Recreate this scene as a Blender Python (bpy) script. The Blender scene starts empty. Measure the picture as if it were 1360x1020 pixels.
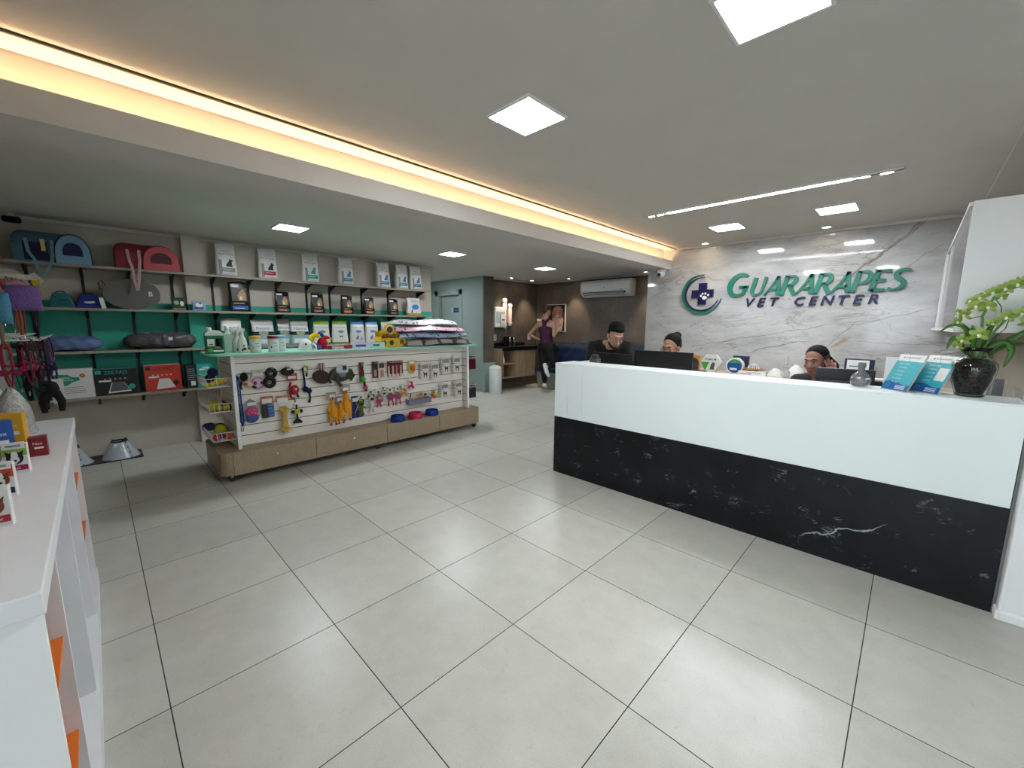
EXPOSURE = 0.0; SKY = 6.5; PANEL = 98.0; LINEAR = 85.0; COVE = 60.0; SPOTK = 4.0
import bpy, bmesh, math, random
from mathutils import Vector, Matrix, Euler
random.seed(7)
SC = bpy.context.scene
COL = SC.collection
U = 0.6/0.65          # all coordinates below are in survey units; one floor tile is 0.65 survey units = 0.60 m
PI = math.pi

# ------------------------------------------------------------------ materials
def lin(c):
    if isinstance(c, str):
        c = c.lstrip('#'); c = tuple(int(c[i:i+2], 16)/255 for i in (0, 2, 4))
    return tuple((x/12.92 if x <= 0.04045 else ((x+0.055)/1.055)**2.4) for x in c) + (1.0,)

MATS = {}
def mat(name, color='#808080', rough=0.5, metal=0.0, var=0.06, scale=30.0, bump=0.0, emit=None, strength=0.0, trans=0.0, alpha=1.0, spec=0.5, ior=1.45, coat=0.0):
    if name in MATS: return MATS[name]
    m = bpy.data.materials.new(name); m.use_nodes = True
    nt = m.node_tree; b = nt.nodes['Principled BSDF']
    c = lin(color)
    b.inputs['Roughness'].default_value = rough; b.inputs['Metallic'].default_value = metal
    b.inputs['IOR'].default_value = ior; b.inputs['Specular IOR Level'].default_value = spec
    b.inputs['Coat Weight'].default_value = coat
    b.inputs['Coat Roughness'].default_value = 0.08
    tc = nt.nodes.new('ShaderNodeTexCoord'); n = nt.nodes.new('ShaderNodeTexNoise')
    n.inputs['Scale'].default_value = scale; n.inputs['Detail'].default_value = 3
    nt.links.new(tc.outputs['Object'], n.inputs['Vector'])
    mr = nt.nodes.new('ShaderNodeMapRange'); mr.inputs['To Min'].default_value = 1-var; mr.inputs['To Max'].default_value = 1+var
    nt.links.new(n.outputs['Fac'], mr.inputs['Value'])
    mx = nt.nodes.new('ShaderNodeVectorMath'); mx.operation = 'SCALE'; mx.inputs[0].default_value = c[:3]
    nt.links.new(mr.outputs['Result'], mx.inputs['Scale'])
    nt.links.new(mx.outputs['Vector'], b.inputs['Base Color'])
    if coat: b.inputs['Coat Roughness'].default_value = 0.12
    if bump:
        bp = nt.nodes.new('ShaderNodeBump'); bp.inputs['Strength'].default_value = bump; bp.inputs['Distance'].default_value = 0.01
        nt.links.new(n.outputs['Fac'], bp.inputs['Height']); nt.links.new(bp.outputs['Normal'], b.inputs['Normal'])
        if coat: nt.links.new(bp.outputs['Normal'], b.inputs['Coat Normal'])
    if emit: b.inputs['Emission Color'].default_value = lin(emit); b.inputs['Emission Strength'].default_value = strength
    b.inputs['Transmission Weight'].default_value = trans; b.inputs['Alpha'].default_value = alpha
    MATS[name] = m
    return m

def C(hexcol, rough=0.5, **k):
    return mat('colour_'+hexcol.lstrip('#')+('_%d' % int(rough*100)) + ''.join('_%s%s' % (a, v) for a, v in sorted(k.items())), hexcol, rough, **k)

class NT:
    def __init__(s, name):
        s.m = bpy.data.materials.new(name); s.m.use_nodes = True; s.t = s.m.node_tree; s.b = s.t.nodes['Principled BSDF']; MATS[name] = s.m
        s.tc = s.t.nodes.new('ShaderNodeTexCoord'); s.geo = s.t.nodes.new('ShaderNodeNewGeometry')
    def node(s, typ, **k):
        n = s.t.nodes.new(typ)
        for a, v in k.items(): setattr(n, a, v)
        return n
    def put(s, sock, v):
        if isinstance(v, bpy.types.NodeSocket): s.t.links.new(v, sock)
        else: sock.default_value = v
    def math(s, op, a, b=None, c=None, clamp=False):
        n = s.node('ShaderNodeMath', operation=op); n.use_clamp = clamp
        s.put(n.inputs[0], a)
        if b is not None: s.put(n.inputs[1], b)
        if c is not None: s.put(n.inputs[2], c)
        return n.outputs[0]
    def noise(s, vec, scale, detail=4, rough=0.5, dist=0.0):
        n = s.node('ShaderNodeTexNoise'); s.put(n.inputs['Vector'], vec)
        n.inputs['Scale'].default_value = scale; n.inputs['Detail'].default_value = detail
        n.inputs['Roughness'].default_value = rough; n.inputs['Distortion'].default_value = dist
        return n.outputs['Fac']
    def map(s, vec, rot=(0, 0, 0), scale=(1, 1, 1), loc=(0, 0, 0)):
        n = s.node('ShaderNodeMapping'); s.put(n.inputs['Vector'], vec)
        n.inputs['Rotation'].default_value = rot; n.inputs['Scale'].default_value = scale; n.inputs['Location'].default_value = loc
        return n.outputs[0]
    def ramp(s, v, stops):
        n = s.node('ShaderNodeValToRGB'); s.put(n.inputs[0], v); cr = n.color_ramp
        while len(cr.elements) < len(stops): cr.elements.new(0.5)
        for e, (p, c) in zip(cr.elements, stops):
            e.position = p; e.color = lin(c) if isinstance(c, str) else (c, c, c, 1)
        return n.outputs[0]
    def mix(s, f, a, b):
        n = s.node('ShaderNodeMix', data_type='RGBA'); s.put(n.inputs[0], f)
        s.put(n.inputs[6], lin(a) if isinstance(a, str) else a); s.put(n.inputs[7], lin(b) if isinstance(b, str) else b)
        return n.outputs[2]
    def sep(s, vec):
        n = s.node('ShaderNodeSeparateXYZ'); s.put(n.inputs[0], vec); return n.outputs
    def bump(s, h, strength=0.2, dist=0.005):
        n = s.node('ShaderNodeBump'); n.inputs['Strength'].default_value = strength; n.inputs['Distance'].default_value = dist
        s.put(n.inputs['Height'], h); s.put(s.b.inputs['Normal'], n.outputs[0])
    def fin(s, col, rough=0.5, spec=0.5):
        s.put(s.b.inputs['Base Color'], col); s.put(s.b.inputs['Roughness'], rough); s.b.inputs['Specular IOR Level'].default_value = spec
        return s.m

# ------------------------------------------------------------------ mesh builder
class MB:
    def __init__(s): s.v = []; s.f = []; s.m = []; s.sm = []; s.mats = []; s.X = Matrix.Identity(4)
    def mi(s, m):
        if m not in s.mats: s.mats.append(m)
        return s.mats.index(m)
    def add(s, vs, fs, m, smooth=False):
        o = len(s.v); s.v += [tuple(s.X @ Vector(p)) for p in vs]
        k = s.mi(m)
        for f in fs: s.f.append(tuple(i+o for i in f)); s.m.append(k); s.sm.append(smooth)
        return s
    def box(s, x0, x1, y0, y1, z0, z1, m):
        if x0 > x1: x0, x1 = x1, x0
        if y0 > y1: y0, y1 = y1, y0
        if z0 > z1: z0, z1 = z1, z0
        v = [(x, y, z) for z in (z0, z1) for y in (y0, y1) for x in (x0, x1)]
        return s.add(v, [(0, 2, 3, 1), (4, 5, 7, 6), (0, 1, 5, 4), (2, 6, 7, 3), (0, 4, 6, 2), (1, 3, 7, 5)], m)
    def rbox(s, x0, x1, y0, y1, z0, z1, r, m, seg=4):
        # box with rounded vertical edges
        pts = []
        for cx, cy, a in ((x1-r, y1-r, 0), (x0+r, y1-r, PI/2), (x0+r, y0+r, PI), (x1-r, y0+r, 1.5*PI)):
            for k in range(seg+1):
                t = a+PI/2*k/seg; pts.append((cx+r*math.cos(t), cy+r*math.sin(t)))
        n = len(pts)
        v = [(x, y, z0) for x, y in pts]+[(x, y, z1) for x, y in pts]
        return s.add(v, [(i, (i+1) % n, n+(i+1) % n, n+i) for i in range(n)]+[tuple(range(n-1, -1, -1)), tuple(range(n, 2*n))], m)
    def poly(s, pts, m): return s.add(pts, [tuple(range(len(pts)))], m)
    def extr(s, pts, y0, y1, m, axis='y', smooth=False):
        # extrude a 2D outline; axis y: pts are (x,z); axis z: (x,y); axis x: (y,z)
        f = {'y': lambda p, t: (p[0], t, p[1]), 'z': lambda p, t: (p[0], p[1], t), 'x': lambda p, t: (t, p[0], p[1])}[axis]
        n = len(pts)
        v = [f(p, y0) for p in pts]+[f(p, y1) for p in pts]
        s.add(v, [(i, (i+1) % n, n+(i+1) % n, n+i) for i in range(n)], m, smooth)
        return s.add(v, [tuple(range(n-1, -1, -1)), tuple(range(n, 2*n))], m)
    def rings(s, R, m, cap=True, closed=False, smooth=True, mf=None):
        n = len(R[0]); o = []
        for r in R: o += list(r)
        fs = []; K = len(R) if closed else len(R)-1
        for k in range(K):
            a = k*n; b = ((k+1) % len(R))*n
            ff = [(a+i, a+(i+1) % n, b+(i+1) % n, b+i) for i in range(n)]
            if mf: s.add(o, ff, mf(k), smooth) if False else fs.append((k, ff))
            else: fs += ff
        if mf:
            base = len(s.v); s.v += [tuple(s.X @ Vector(p)) for p in o]
            for k, ff in fs:
                mi = s.mi(mf(k))
                for f in ff: s.f.append(tuple(i+base for i in f)); s.m.append(mi); s.sm.append(smooth)
            if cap:
                s.f.append(tuple(base+i for i in range(n-1, -1, -1))); s.m.append(s.mi(mf(0))); s.sm.append(False)
                s.f.append(tuple(base+(len(R)-1)*n+i for i in range(n))); s.m.append(s.mi(mf(len(R)-2))); s.sm.append(False)
            return s
        if cap and not closed:
            s.add(o, fs, m, smooth)
            s.add(list(R[0]), [tuple(range(n-1, -1, -1))], m); s.add(list(R[-1]), [tuple(range(n))], m)
            return s
        return s.add(o, fs, m, smooth)
    def tube(s, pts, r, m, seg=8, closed=False, flat=1.0):
        P = [Vector(p) for p in pts]; n = len(P); R = []
        up = Vector((0, 0, 1))
        for i, p in enumerate(P):
            a = P[(i-1) % n] if (closed or i > 0) else p; b = P[(i+1) % n] if (closed or i < n-1) else p
            d = (b-a); d = d.normalized() if d.length > 1e-9 else Vector((0, 0, 1))
            u = up - d*up.dot(d)
            if u.length < 0.05: u = Vector((1, 0, 0)) - d*d.x
            if u.length < 0.05: u = Vector((0, 1, 0))
            u.normalize(); w = d.cross(u); up = u
            rr = r[i] if isinstance(r, (list, tuple)) else r
            R.append([tuple(p + (u*math.cos(2*PI*k/seg)*flat + w*math.sin(2*PI*k/seg))*rr) for k in range(seg)])
        return s.rings(R, m, cap=not closed, closed=closed)
    def cyl(s, p0, p1, r, m, seg=16, r1=None): return s.tube([p0, p1], [r, r if r1 is None else r1], m, seg)
    def lathe(s, prof, m, c=(0, 0, 0), seg=20, cap=False, sx=1, sy=1, mf=None):
        R = [[(c[0]+r*sx*math.cos(2*PI*k/seg), c[1]+r*sy*math.sin(2*PI*k/seg), c[2]+z) for k in range(seg)] for r, z in prof]
        return s.rings(R, m, cap=cap, mf=mf)
    def ell(s, c, r, m, seg=14, rot=None):
        if not isinstance(r, (tuple, list)): r = (r, r, r)
        M = Euler(rot).to_matrix() if rot else Matrix.Identity(3)
        R = []
        nr = max(5, seg//2)
        for i in range(1, nr):
            t = PI*i/nr-PI/2
            R.append([tuple(Vector(c)+M @ Vector((r[0]*math.cos(t)*math.cos(2*PI*k/seg), r[1]*math.cos(t)*math.sin(2*PI*k/seg), r[2]*math.sin(t)))) for k in range(seg)])
        b = tuple(Vector(c)+M @ Vector((0, 0, -r[2]))); tp = tuple(Vector(c)+M @ Vector((0, 0, r[2])))
        n = seg; vs = [p for q in R for p in q]+[b, tp]; fs = []
        for k in range(len(R)-1): fs += [(k*n+i, k*n+(i+1) % n, (k+1)*n+(i+1) % n, (k+1)*n+i) for i in range(n)]
        fs += [(len(vs)-2, (i+1) % n, i) for i in range(n)]+[(len(vs)-1, (len(R)-1)*n+i, (len(R)-1)*n+(i+1) % n) for i in range(n)]
        return s.add(vs, fs, m, True)
    def torus(s, c, R_, r, m, axis='y', seg=20, ss=8, sx=1, sz=1):
        pts = []
        for k in range(seg):
            a = 2*PI*k/seg; u, w = R_*sx*math.cos(a), R_*sz*math.sin(a)
            pts.append({'y': (c[0]+u, c[1], c[2]+w), 'z': (c[0]+u, c[1]+w, c[2]), 'x': (c[0], c[1]+u, c[2]+w)}[axis])
        return s.tube(pts, r, m, ss, closed=True)
    def text(s, body, size, x, y, z, m, align='CENTER', sx=1.0, yf=None, shear=0.0, tilt=None, off=0.0):
        # lettering in the x-z plane facing -y, baseline centre at (x,z)
        key = (body, align, off); T = TXT.get(key)
        if T is None:
            cu = bpy.data.curves.new('t', 'FONT'); cu.body = body; cu.size = 1; cu.align_x = align; cu.resolution_u = 2; cu.offset = off
            ob = bpy.data.objects.new('t', cu); COL.objects.link(ob)
            dg = bpy.context.evaluated_depsgraph_get(); me = ob.evaluated_get(dg).to_mesh()
            T = ([tuple(v.co) for v in me.vertices], [tuple(p.vertices) for p in me.polygons])
            bpy.data.objects.remove(ob); bpy.data.curves.remove(cu); TXT[key] = T
        vs = []
        for a, b, _ in T[0]:
            px, pz = x+(a+shear*b)*size*sx, z+b*size
            vs.append((px, yf(px, pz) if yf else y, pz))
        return s.add(vs, T[1], m)
    def mesh(s, name):
        me = bpy.data.meshes.new(name); me.from_pydata([tuple(c*U for c in p) for p in s.v], [], s.f)
        for m in s.mats: me.materials.append(m)
        me.polygons.foreach_set('material_index', s.m); me.polygons.foreach_set('use_smooth', s.sm)
        me.update(); return me
    def build(s, name, parent=None, loc=(0, 0, 0), rz=0, bevel=0, label=None, fixn=True, rot=None):
        me = s.mesh(name)
        if fixn:
            bm = bmesh.new(); bm.from_mesh(me); bmesh.ops.recalc_face_normals(bm, faces=bm.faces); bm.to_mesh(me); bm.free()
        o = bpy.data.objects.new(name, me); COL.objects.link(o)
        o.location = tuple(c*U for c in loc); o.rotation_euler = rot or (0, 0, rz)
        if parent: o.parent = parent
        if bevel:
            b = o.modifiers.new('Bevel', 'BEVEL'); b.width = bevel*U; b.segments = 2; b.limit_method = 'ANGLE'; b.angle_limit = 0.7
        if label: o['label'] = label
        return o
TXT = {}

def tag(o, label, cat, group=None):
    o['label'] = label; o['category'] = cat
    if group: o['group'] = group
    return o
def thing(name, label, cat, loc=(0, 0, 0), rz=0, group=None, rot=None):
    o = bpy.data.objects.new(name, None); COL.objects.link(o); o.empty_display_size = 0.05
    o.location = tuple(c*U for c in loc); o.rotation_euler = rot or (0, 0, rz)
    return tag(o, label, cat, group)
def struct(name, mb, bevel=0, **k):
    o = mb.build(name, bevel=bevel, **k); o['kind'] = 'structure'; return o
def kids(o): return [c for c in COL.objects if c.parent == o]
def copy_tree(o, parent=None):
    c = o.copy(); COL.objects.link(c)
    if parent: c.parent = parent
    for ch in kids(o): copy_tree(ch, c)
    return c
def clone(o, label, loc, rz=0, group=None, rot=None):
    c = copy_tree(o); c.location = tuple(x*U for x in loc); c.rotation_euler = rot or (0, 0, rz); c['label'] = label
    if group: c['group'] = group
    return c
L90 = PI/2      # goods on the left wall and on the island face +X

# ------------------------------------------------------------------ camera
H = 2.36089666*0.65
yaw, pitch, roll = .774217880, .146928142, .00740448256
F = Vector((-math.sin(yaw)*math.cos(pitch), math.cos(yaw)*math.cos(pitch), -math.sin(pitch)))
r0 = Vector((math.cos(yaw), math.sin(yaw), 0)); u0 = r0.cross(F)
Rv = r0*math.cos(roll)+u0*math.sin(roll); Uv = -r0*math.sin(roll)+u0*math.cos(roll)
cam = bpy.data.cameras.new('camera'); cam.sensor_width = 36; cam.lens = 540.122/1360*36; cam.clip_start = 0.02; cam.clip_end = 100
co = bpy.data.objects.new('camera', cam); COL.objects.link(co)
Mx = Matrix((Rv, Uv, -F)).transposed().to_4x4(); Mx.translation = Vector((0, 0, H*U)); co.matrix_world = Mx
SC.camera = co
SC.view_settings.view_transform = 'Standard'; SC.view_settings.look = 'None'; SC.view_settings.gamma = 1
SC.view_settings.use_curve_mapping = False; SC.view_settings.exposure = EXPOSURE if 'EXPOSURE' in globals() else 0.0

# ------------------------------------------------------------------ special materials
def tile_mat():
    n = NT('floor_tiles'); p = n.geo.outputs['Position']; x, y, z = n.sep(p)
    T = 0.60; ox = -2.0227847*T; oy = 2.1030719*T
    def line(c, o):
        a = n.math('DIVIDE', n.math('SUBTRACT', c, o), T); f = n.math('SUBTRACT', n.math('FRACT', n.math('ADD', a, 50.5)), 0.5)
        return n.math('MULTIPLY', n.math('ABSOLUTE', f), T)
    d = n.math('MINIMUM', line(x, ox), line(y, oy))
    grout = n.math('LESS_THAN', d, 0.0019)
    cell = n.node('ShaderNodeCombineXYZ')
    n.put(cell.inputs[0], n.math('FLOOR', n.math('DIVIDE', n.math('SUBTRACT', x, ox), T))); n.put(cell.inputs[1], n.math('FLOOR', n.math('DIVIDE', n.math('SUBTRACT', y, oy), T)))
    wn = n.node('ShaderNodeTexWhiteNoise'); n.put(wn.inputs['Vector'], cell.outputs[0])
    fine = n.noise(p, 160, 4, 0.7); mid = n.noise(p, 7, 5, 0.6); cl = n.noise(p, 22, 5, 0.6, 1.0)
    v = n.math('ADD', n.math('MULTIPLY', fine, 0.35), n.math('ADD', n.math('MULTIPLY', mid, 0.35), n.math('MULTIPLY', wn.outputs[0], 0.12)))
    base = n.ramp(v, [(0.2, '#a6a69d'), (0.42, '#bab9b0'), (0.62, '#c9c8bf')])
    smudge = n.math('MULTIPLY', n.math('MULTIPLY', n.math('SUBTRACT', cl, 0.60, clamp=True), 8.0, clamp=True), 0.22)
    c = n.mix(smudge, base, '#8d8b82'); c = n.mix(grout, c, '#1c1a17')
    n.bump(n.math('MULTIPLY', n.math('SUBTRACT', 1.0, grout), 1.0), 0.25, 0.002)
    rough = n.math('ADD', n.math('MULTIPLY', mid, 0.16), n.math('ADD', 0.24, n.math('MULTIPLY', grout, 0.4)))
    return n.fin(c, rough, 0.5)

def marble_white():
    n = NT('white_marble_slab'); p = n.geo.outputs['Position']; x, y, z = n.sep(p)
    w1 = n.math('SUBTRACT', n.noise(p, 2.6, 6, 0.6), 0.5); w2 = n.math('SUBTRACT', n.noise(p, 9, 5, 0.6), 0.5)
    wob = n.math('ADD', n.math('MULTIPLY', w1, 0.30), n.math('MULTIPLY', w2, 0.10))
    cloud = n.noise(n.map(p, rot=(0, 0.6, 0), scale=(1, 1, 2.6)), 2.2, 6, 0.62)
    col = n.ramp(cloud, [(0.3, '#9a9b9a'), (0.52, '#adadac'), (0.72, '#babab8')])
    # fine random hair veins, slanting up to the right
    q = n.map(p, rot=(0, 0.5, 0), scale=(0.7, 1, 2.4)); h = n.math('ABSOLUTE', n.math('SUBTRACT', n.noise(q, 2.4, 7, 0.62, 0.6), 0.5))
    hair = n.math('MULTIPLY', n.math('SUBTRACT', 1.0, n.math('DIVIDE', h, 0.020), clamp=True), n.math('MULTIPLY', n.math('SUBTRACT', n.noise(p, 1.7, 3), 0.38, clamp=True), 4.0, clamp=True), clamp=True)
    col = n.mix(n.math('MULTIPLY', hair, 0.75), col, '#6f6c69')
    def vein(x0, z0, x1, z1, wd, colr, amt, wv=1.0):
        nonlocal col
        x0 *= U; x1 *= U; z0 *= U; z1 *= U
        L = math.hypot(x1-x0, z1-z0); ux, uz = (x1-x0)/L, (z1-z0)/L
        t = n.math('ADD', n.math('MULTIPLY', n.math('SUBTRACT', x, x0), ux), n.math('MULTIPLY', n.math('SUBTRACT', z, z0), uz))
        d = n.math('SUBTRACT', n.math('MULTIPLY', n.math('SUBTRACT', x, x0), -uz), n.math('MULTIPLY', n.math('SUBTRACT', z, z0), -ux))
        d = n.math('ABSOLUTE', n.math('ADD', d, n.math('MULTIPLY', wob, wv)))
        wdn = n.math('MULTIPLY', n.noise(p, 6, 4), wd*2)
        k = n.math('SUBTRACT', 1.0, n.math('DIVIDE', d, wdn), clamp=True)
        e = n.math('MULTIPLY', n.math('MULTIPLY', n.math('ADD', t, 0.02), 12.0, clamp=True), n.math('MULTIPLY', n.math('SUBTRACT', L+0.02, t), 12.0, clamp=True))
        col = n.mix(n.math('MULTIPLY', n.math('MULTIPLY', k, e), amt), col, colr)
    for v in VEINS: vein(*v)
    # slab joints
    j = None
    for jx in (-1.80*U, -0.62*U):
        q = n.math('LESS_THAN', n.math('ABSOLUTE', n.math('SUBTRACT', x, jx)), 0.0012)
        j = q if j is None else n.math('MAXIMUM', j, q)
    j = n.math('MAXIMUM', j, n.math('LESS_THAN', n.math('ABSOLUTE', n.math('SUBTRACT', z, 1.24*U)), 0.0012))
    col = n.mix(n.math('MULTIPLY', j, 0.6), col, '#8f8d8a')
    return n.fin(col, 0.06, 0.5)

VEINS = [(-0.02, 2.60, -0.62, 2.02, .020, '#7d6a55', .75, .5), (0.02, 2.60, -0.60, 2.05, .006, '#5a4d42', .9, .5), (0.15, 2.36, -0.35, 1.93, .008, '#8b7864', .6, .5),
         (-2.92, 2.13, -2.35, 2.26, .018, '#a5855f', .75, .5), (-2.35, 2.26, -1.85, 2.10, .014, '#a08564', .6, .5), (-2.92, 2.06, -2.5, 2.20, .005, '#6c5f52', .8, .5),
         (-1.88, 1.30, -0.70, 1.55, .005, '#55524e', .85, .35), (-1.50, 1.20, -0.85, 1.38, .006, '#5c5954', .8, .35), (-0.70, 1.30, -0.48, 1.58, .006, '#5f5b56', .75, .35), (-0.48, 1.56, 0.10, 1.72, .005, '#66625d', .75, .3),
         (-0.66, 1.28, -0.50, 1.42, .030, '#8e7757', .85, .2), (-1.9, 1.15, -1.2, 1.42, .004, '#77736e', .6, .4), (-2.8, 1.62, -2.35, 1.30, .005, '#7c7873', .6, .4), (-2.3, 1.45, -2.0, 1.55, .004, '#807c77', .6, .4),
         (-1.75, 1.52, -1.25, 1.60, .004, '#77736e', .7, .5), (-1.0, 1.62, -.5, 1.78, .003, '#85817c', .7, .5), (-.45, 1.38, .25, 1.34, .004, '#77736e', .7, .4), (-2.0, 1.28, -1.6, 1.36, .004, '#6c6964', .7, .5), (-2.7, 1.95, -2.35, 1.75, .003, '#85817c', .7, .5), (-.3, 1.9, .2, 2.1, .004, '#85817c', .5, .6)]

def marble_black():
    n = NT('black_marble'); p = n.geo.outputs['Position']
    cloud = n.noise(p, 3, 6, 0.6); col = n.ramp(cloud, [(0.35, '#0c0e10'), (0.6, '#16191b'), (0.8, '#23272a')])
    q = n.map(p, rot=(0, -0.45, 0), scale=(0.8, 1, 2.2)); h = n.math('ABSOLUTE', n.math('SUBTRACT', n.noise(q, 3.5, 8, 0.65, 0.8), 0.5))
    msk = n.math('MULTIPLY', n.math('SUBTRACT', n.noise(p, 7.0, 4, 0.7), 0.56, clamp=True), 8, clamp=True)
    k = n.math('MULTIPLY', n.math('SUBTRACT', 1.0, n.math('DIVIDE', h, 0.012), clamp=True), msk)
    col = n.mix(n.math('MULTIPLY', k, 0.8), col, '#a9b4b4')
    x, y, z = n.sep(p)
    x0, z0, x1, z1 = -0.42*U, 0.10*U, 0.02*U, 0.34*U; L = math.hypot(x1-x0, z1-z0); ux, uz = (x1-x0)/L, (z1-z0)/L
    t = n.math('ADD', n.math('MULTIPLY', n.math('SUBTRACT', x, x0), ux), n.math('MULTIPLY', n.math('SUBTRACT', z, z0), uz))
    d = n.math('ABSOLUTE', n.math('ADD', n.math('SUBTRACT', n.math('MULTIPLY', n.math('SUBTRACT', x, x0), -uz), n.math('MULTIPLY', n.math('SUBTRACT', z, z0), -ux)), n.math('MULTIPLY', n.math('SUBTRACT', n.noise(p, 8, 5), 0.5), 0.12)))
    k = n.math('SUBTRACT', 1.0, n.math('DIVIDE', d, n.math('MULTIPLY', n.noise(p, 20, 3), 0.012)), clamp=True)
    e = n.math('MULTIPLY', n.math('MULTIPLY', t, 15.0, clamp=True), n.math('MULTIPLY', n.math('SUBTRACT', L, t), 15.0, clamp=True))
    col = n.mix(n.math('MULTIPLY', n.math('MULTIPLY', k, e), 0.8), col, '#c5cfcf')
    return n.fin(col, 0.32, 0.25)

def cement():
    n = NT('burnt_cement'); p = n.geo.outputs['Position']
    a = n.noise(p, 1.6, 6, 0.6, 0.5); b = n.noise(p, 14, 5, 0.6)
    col = n.ramp(n.math('ADD', n.math('MULTIPLY', a, 0.8), n.math('MULTIPLY', b, 0.2)), [(0.3, '#423d38'), (0.5, '#574f48'), (0.7, '#6c6258')])
    n.bump(b, 0.1); return n.fin(col, 0.55)

def wood(name, c1, c2, c3, axis_scale=(14, 14, 1.2), rough=0.5):
    n = NT(name); p = n.map(n.tc.outputs['Object'], scale=axis_scale)
    a = n.noise(p, 3.0, 6, 0.6, 0.4); col = n.ramp(a, [(0.3, c1), (0.5, c2), (0.72, c3)]); n.bump(a, 0.05)
    return n.fin(col, rough)

def brushed(name, base, dark, sc=(60, 60, 60)):
    n = NT(name); a = n.noise(n.map(n.tc.outputs['Object'], scale=sc), 1.0, 4, 0.7)
    return n.fin(n.ramp(a, [(0.35, dark), (0.6, base)]), 0.5)

def wall_two_tone():
    # painted wall behind the shelves: grey-beige, with a teal band between the lowest shelf and 1.70, white pinstripe
    n = NT('shelf_wall_paint'); p = n.geo.outputs['Position']; x, y, z = n.sep(p)
    nz = n.noise(p, 3, 3); beige = n.ramp(nz, [(0.3, '#c2baad'), (0.7, '#cac3b6')]); teal = n.ramp(nz, [(0.3, '#2ba38d'), (0.7, '#35ab95')])
    band = n.math('MULTIPLY', n.math('GREATER_THAN', z, 0.70*U), n.math('LESS_THAN', z, 1.745*U))
    strip = n.math('MULTIPLY', n.math('MULTIPLY', n.math('GREATER_THAN', z, 1.640*U), n.math('LESS_THAN', z, 1.652*U)), 1.0)
    c = n.mix(band, beige, teal); c = n.mix(strip, c, '#e8ebe6')
    return n.fin(c, 0.55)

def wall_paint(name, a, b, rough=0.6, sc=4):
    n = NT(name); p = n.geo.outputs['Position']
    nz = n.noise(p, sc, 4); f = n.noise(p, 220, 2); n.bump(f, 0.06, 0.002)
    return n.fin(n.ramp(nz, [(0.3, a), (0.7, b)]), rough)

M_FLOOR = tile_mat(); M_MARBLE = marble_white(); M_BLACKM = marble_black(); M_CEMENT = cement()
M_CEIL = wall_paint('ceiling_paint', '#c2beb7', '#c6c2bb', 0.75)
M_WHITEPAINT = wall_paint('white_wall_paint', '#ebeeec', '#eff2f0')
M_GREEN = wall_paint('grey_green_paint', '#8a9892', '#909e98')
M_LEFT = wall_two_tone()
M_BEIGE = wall_paint('beige_wall_paint', '#a39b8c', '#aba394')
M_COUNTER = wall_paint('white_counter_laminate', '#e6efed', '#eaf3f1', 0.35, 2)
M_DESK = wall_paint('white_desk_laminate', '#e2e3e6', '#e8e9ec', 0.4, 9)
M_OAK = wood('ribbed_oak_veneer', '#7f6a50', '#9b8468', '#b0987a')
M_BENCHTOP = wood('pale_wood_worktop', '#a5917a', '#b9a68f', '#cbb9a2', (1.2, 14, 14))
M_TAN = brushed('tan_linen_laminate', '#a8957b', '#917f68', (180, 180, 40))
M_SLAT = wall_paint('slatwall_white', '#ebe6dc', '#f0ebe2', 0.45, 3)
M_SHELF = brushed('grey_oak_shelf', '#a39a8a', '#8b8273', (6, 90, 90))
M_BLACK = C('#0a0a0b', 0.4); M_DKMETAL = C('#1a1a1a', 0.45, metal=0.3)
M_CHROME = mat('chrome', '#c9c9c9', 0.18, 1.0, var=0.02)
M_WHITEP = mat('white_plastic', '#dedfdd', 0.35, var=0.02)
M_WIRE = mat('white_coated_wire', '#e3e1dc', 0.4, var=0.02)
M_PLASTIC = mat('clear_plastic', '#ffffff', 0.08, var=0.0, alpha=0.22, spec=0.8)
M_CLEARBAG = mat('clear_wrapping', '#e9eef2', 0.12, var=0.0, alpha=0.08, spec=1.0, bump=1.0, scale=45)
M_GLASS = mat('clear_glass', '#ffffff', 0.02, var=0.0, trans=1.0, ior=1.45)
M_MINT = mat('mint_back_painted_glass', '#94d8be', 0.30, var=0.02)
def lightmat(name, col, s): return mat(name, col, 0.5, var=0.0, emit=col, strength=s)
# ================================================================== THE SETTING
b = MB(); b.box(-9.0, 3.0, -3.2, 8.3, -0.1, 0.0, M_FLOOR); struct('floor', b)
b = MB(); b.box(-6.65, -6.5, -0.75, 4.47, 0, 2.7, M_LEFT); struct('wall_left', b)
b = MB(); b.box(-6.5, -6.40, 0.84, 1.02, 0, 2.56, M_LEFT); struct('trim_1', b)          # column between the two runs of shelf
b = MB(); b.box(-6.5, -1.0, -0.75, -0.62, 0, 2.7, M_BEIGE); struct('wall_front_left', b)
b = MB(); b.box(-1.12, -1.0, -3.1, -0.62, 0, 2.7, M_BEIGE); struct('wall_entrance_left', b)
b = MB()                                                                                # grey-green wall with the door opening
b.box(-9.0, -8.50, 6.04, 6.16, 0, 2.56, M_GREEN); b.box(-7.60, -6.82, 6.04, 6.16, 0, 2.56, M_GREEN); b.box(-8.50, -7.60, 6.04, 6.16, 2.24, 2.56, M_GREEN)
struct('wall_back_left', b)
b = MB(); b.box(-8.50, -7.60, 6.13, 6.17, 0, 2.24, M_GREEN); d = struct('door_1', b)
b = MB()
for x0, x1, z0, z1 in ((-8.58, -8.46, 0, 2.32), (-7.64, -7.54, 0, 2.32), (-8.58, -7.54, 2.20, 2.32)): b.box(x0, x1, 6.02, 6.12, z0, z1, M_GREEN)
b.build('door_frame', d, bevel=0.004)
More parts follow.
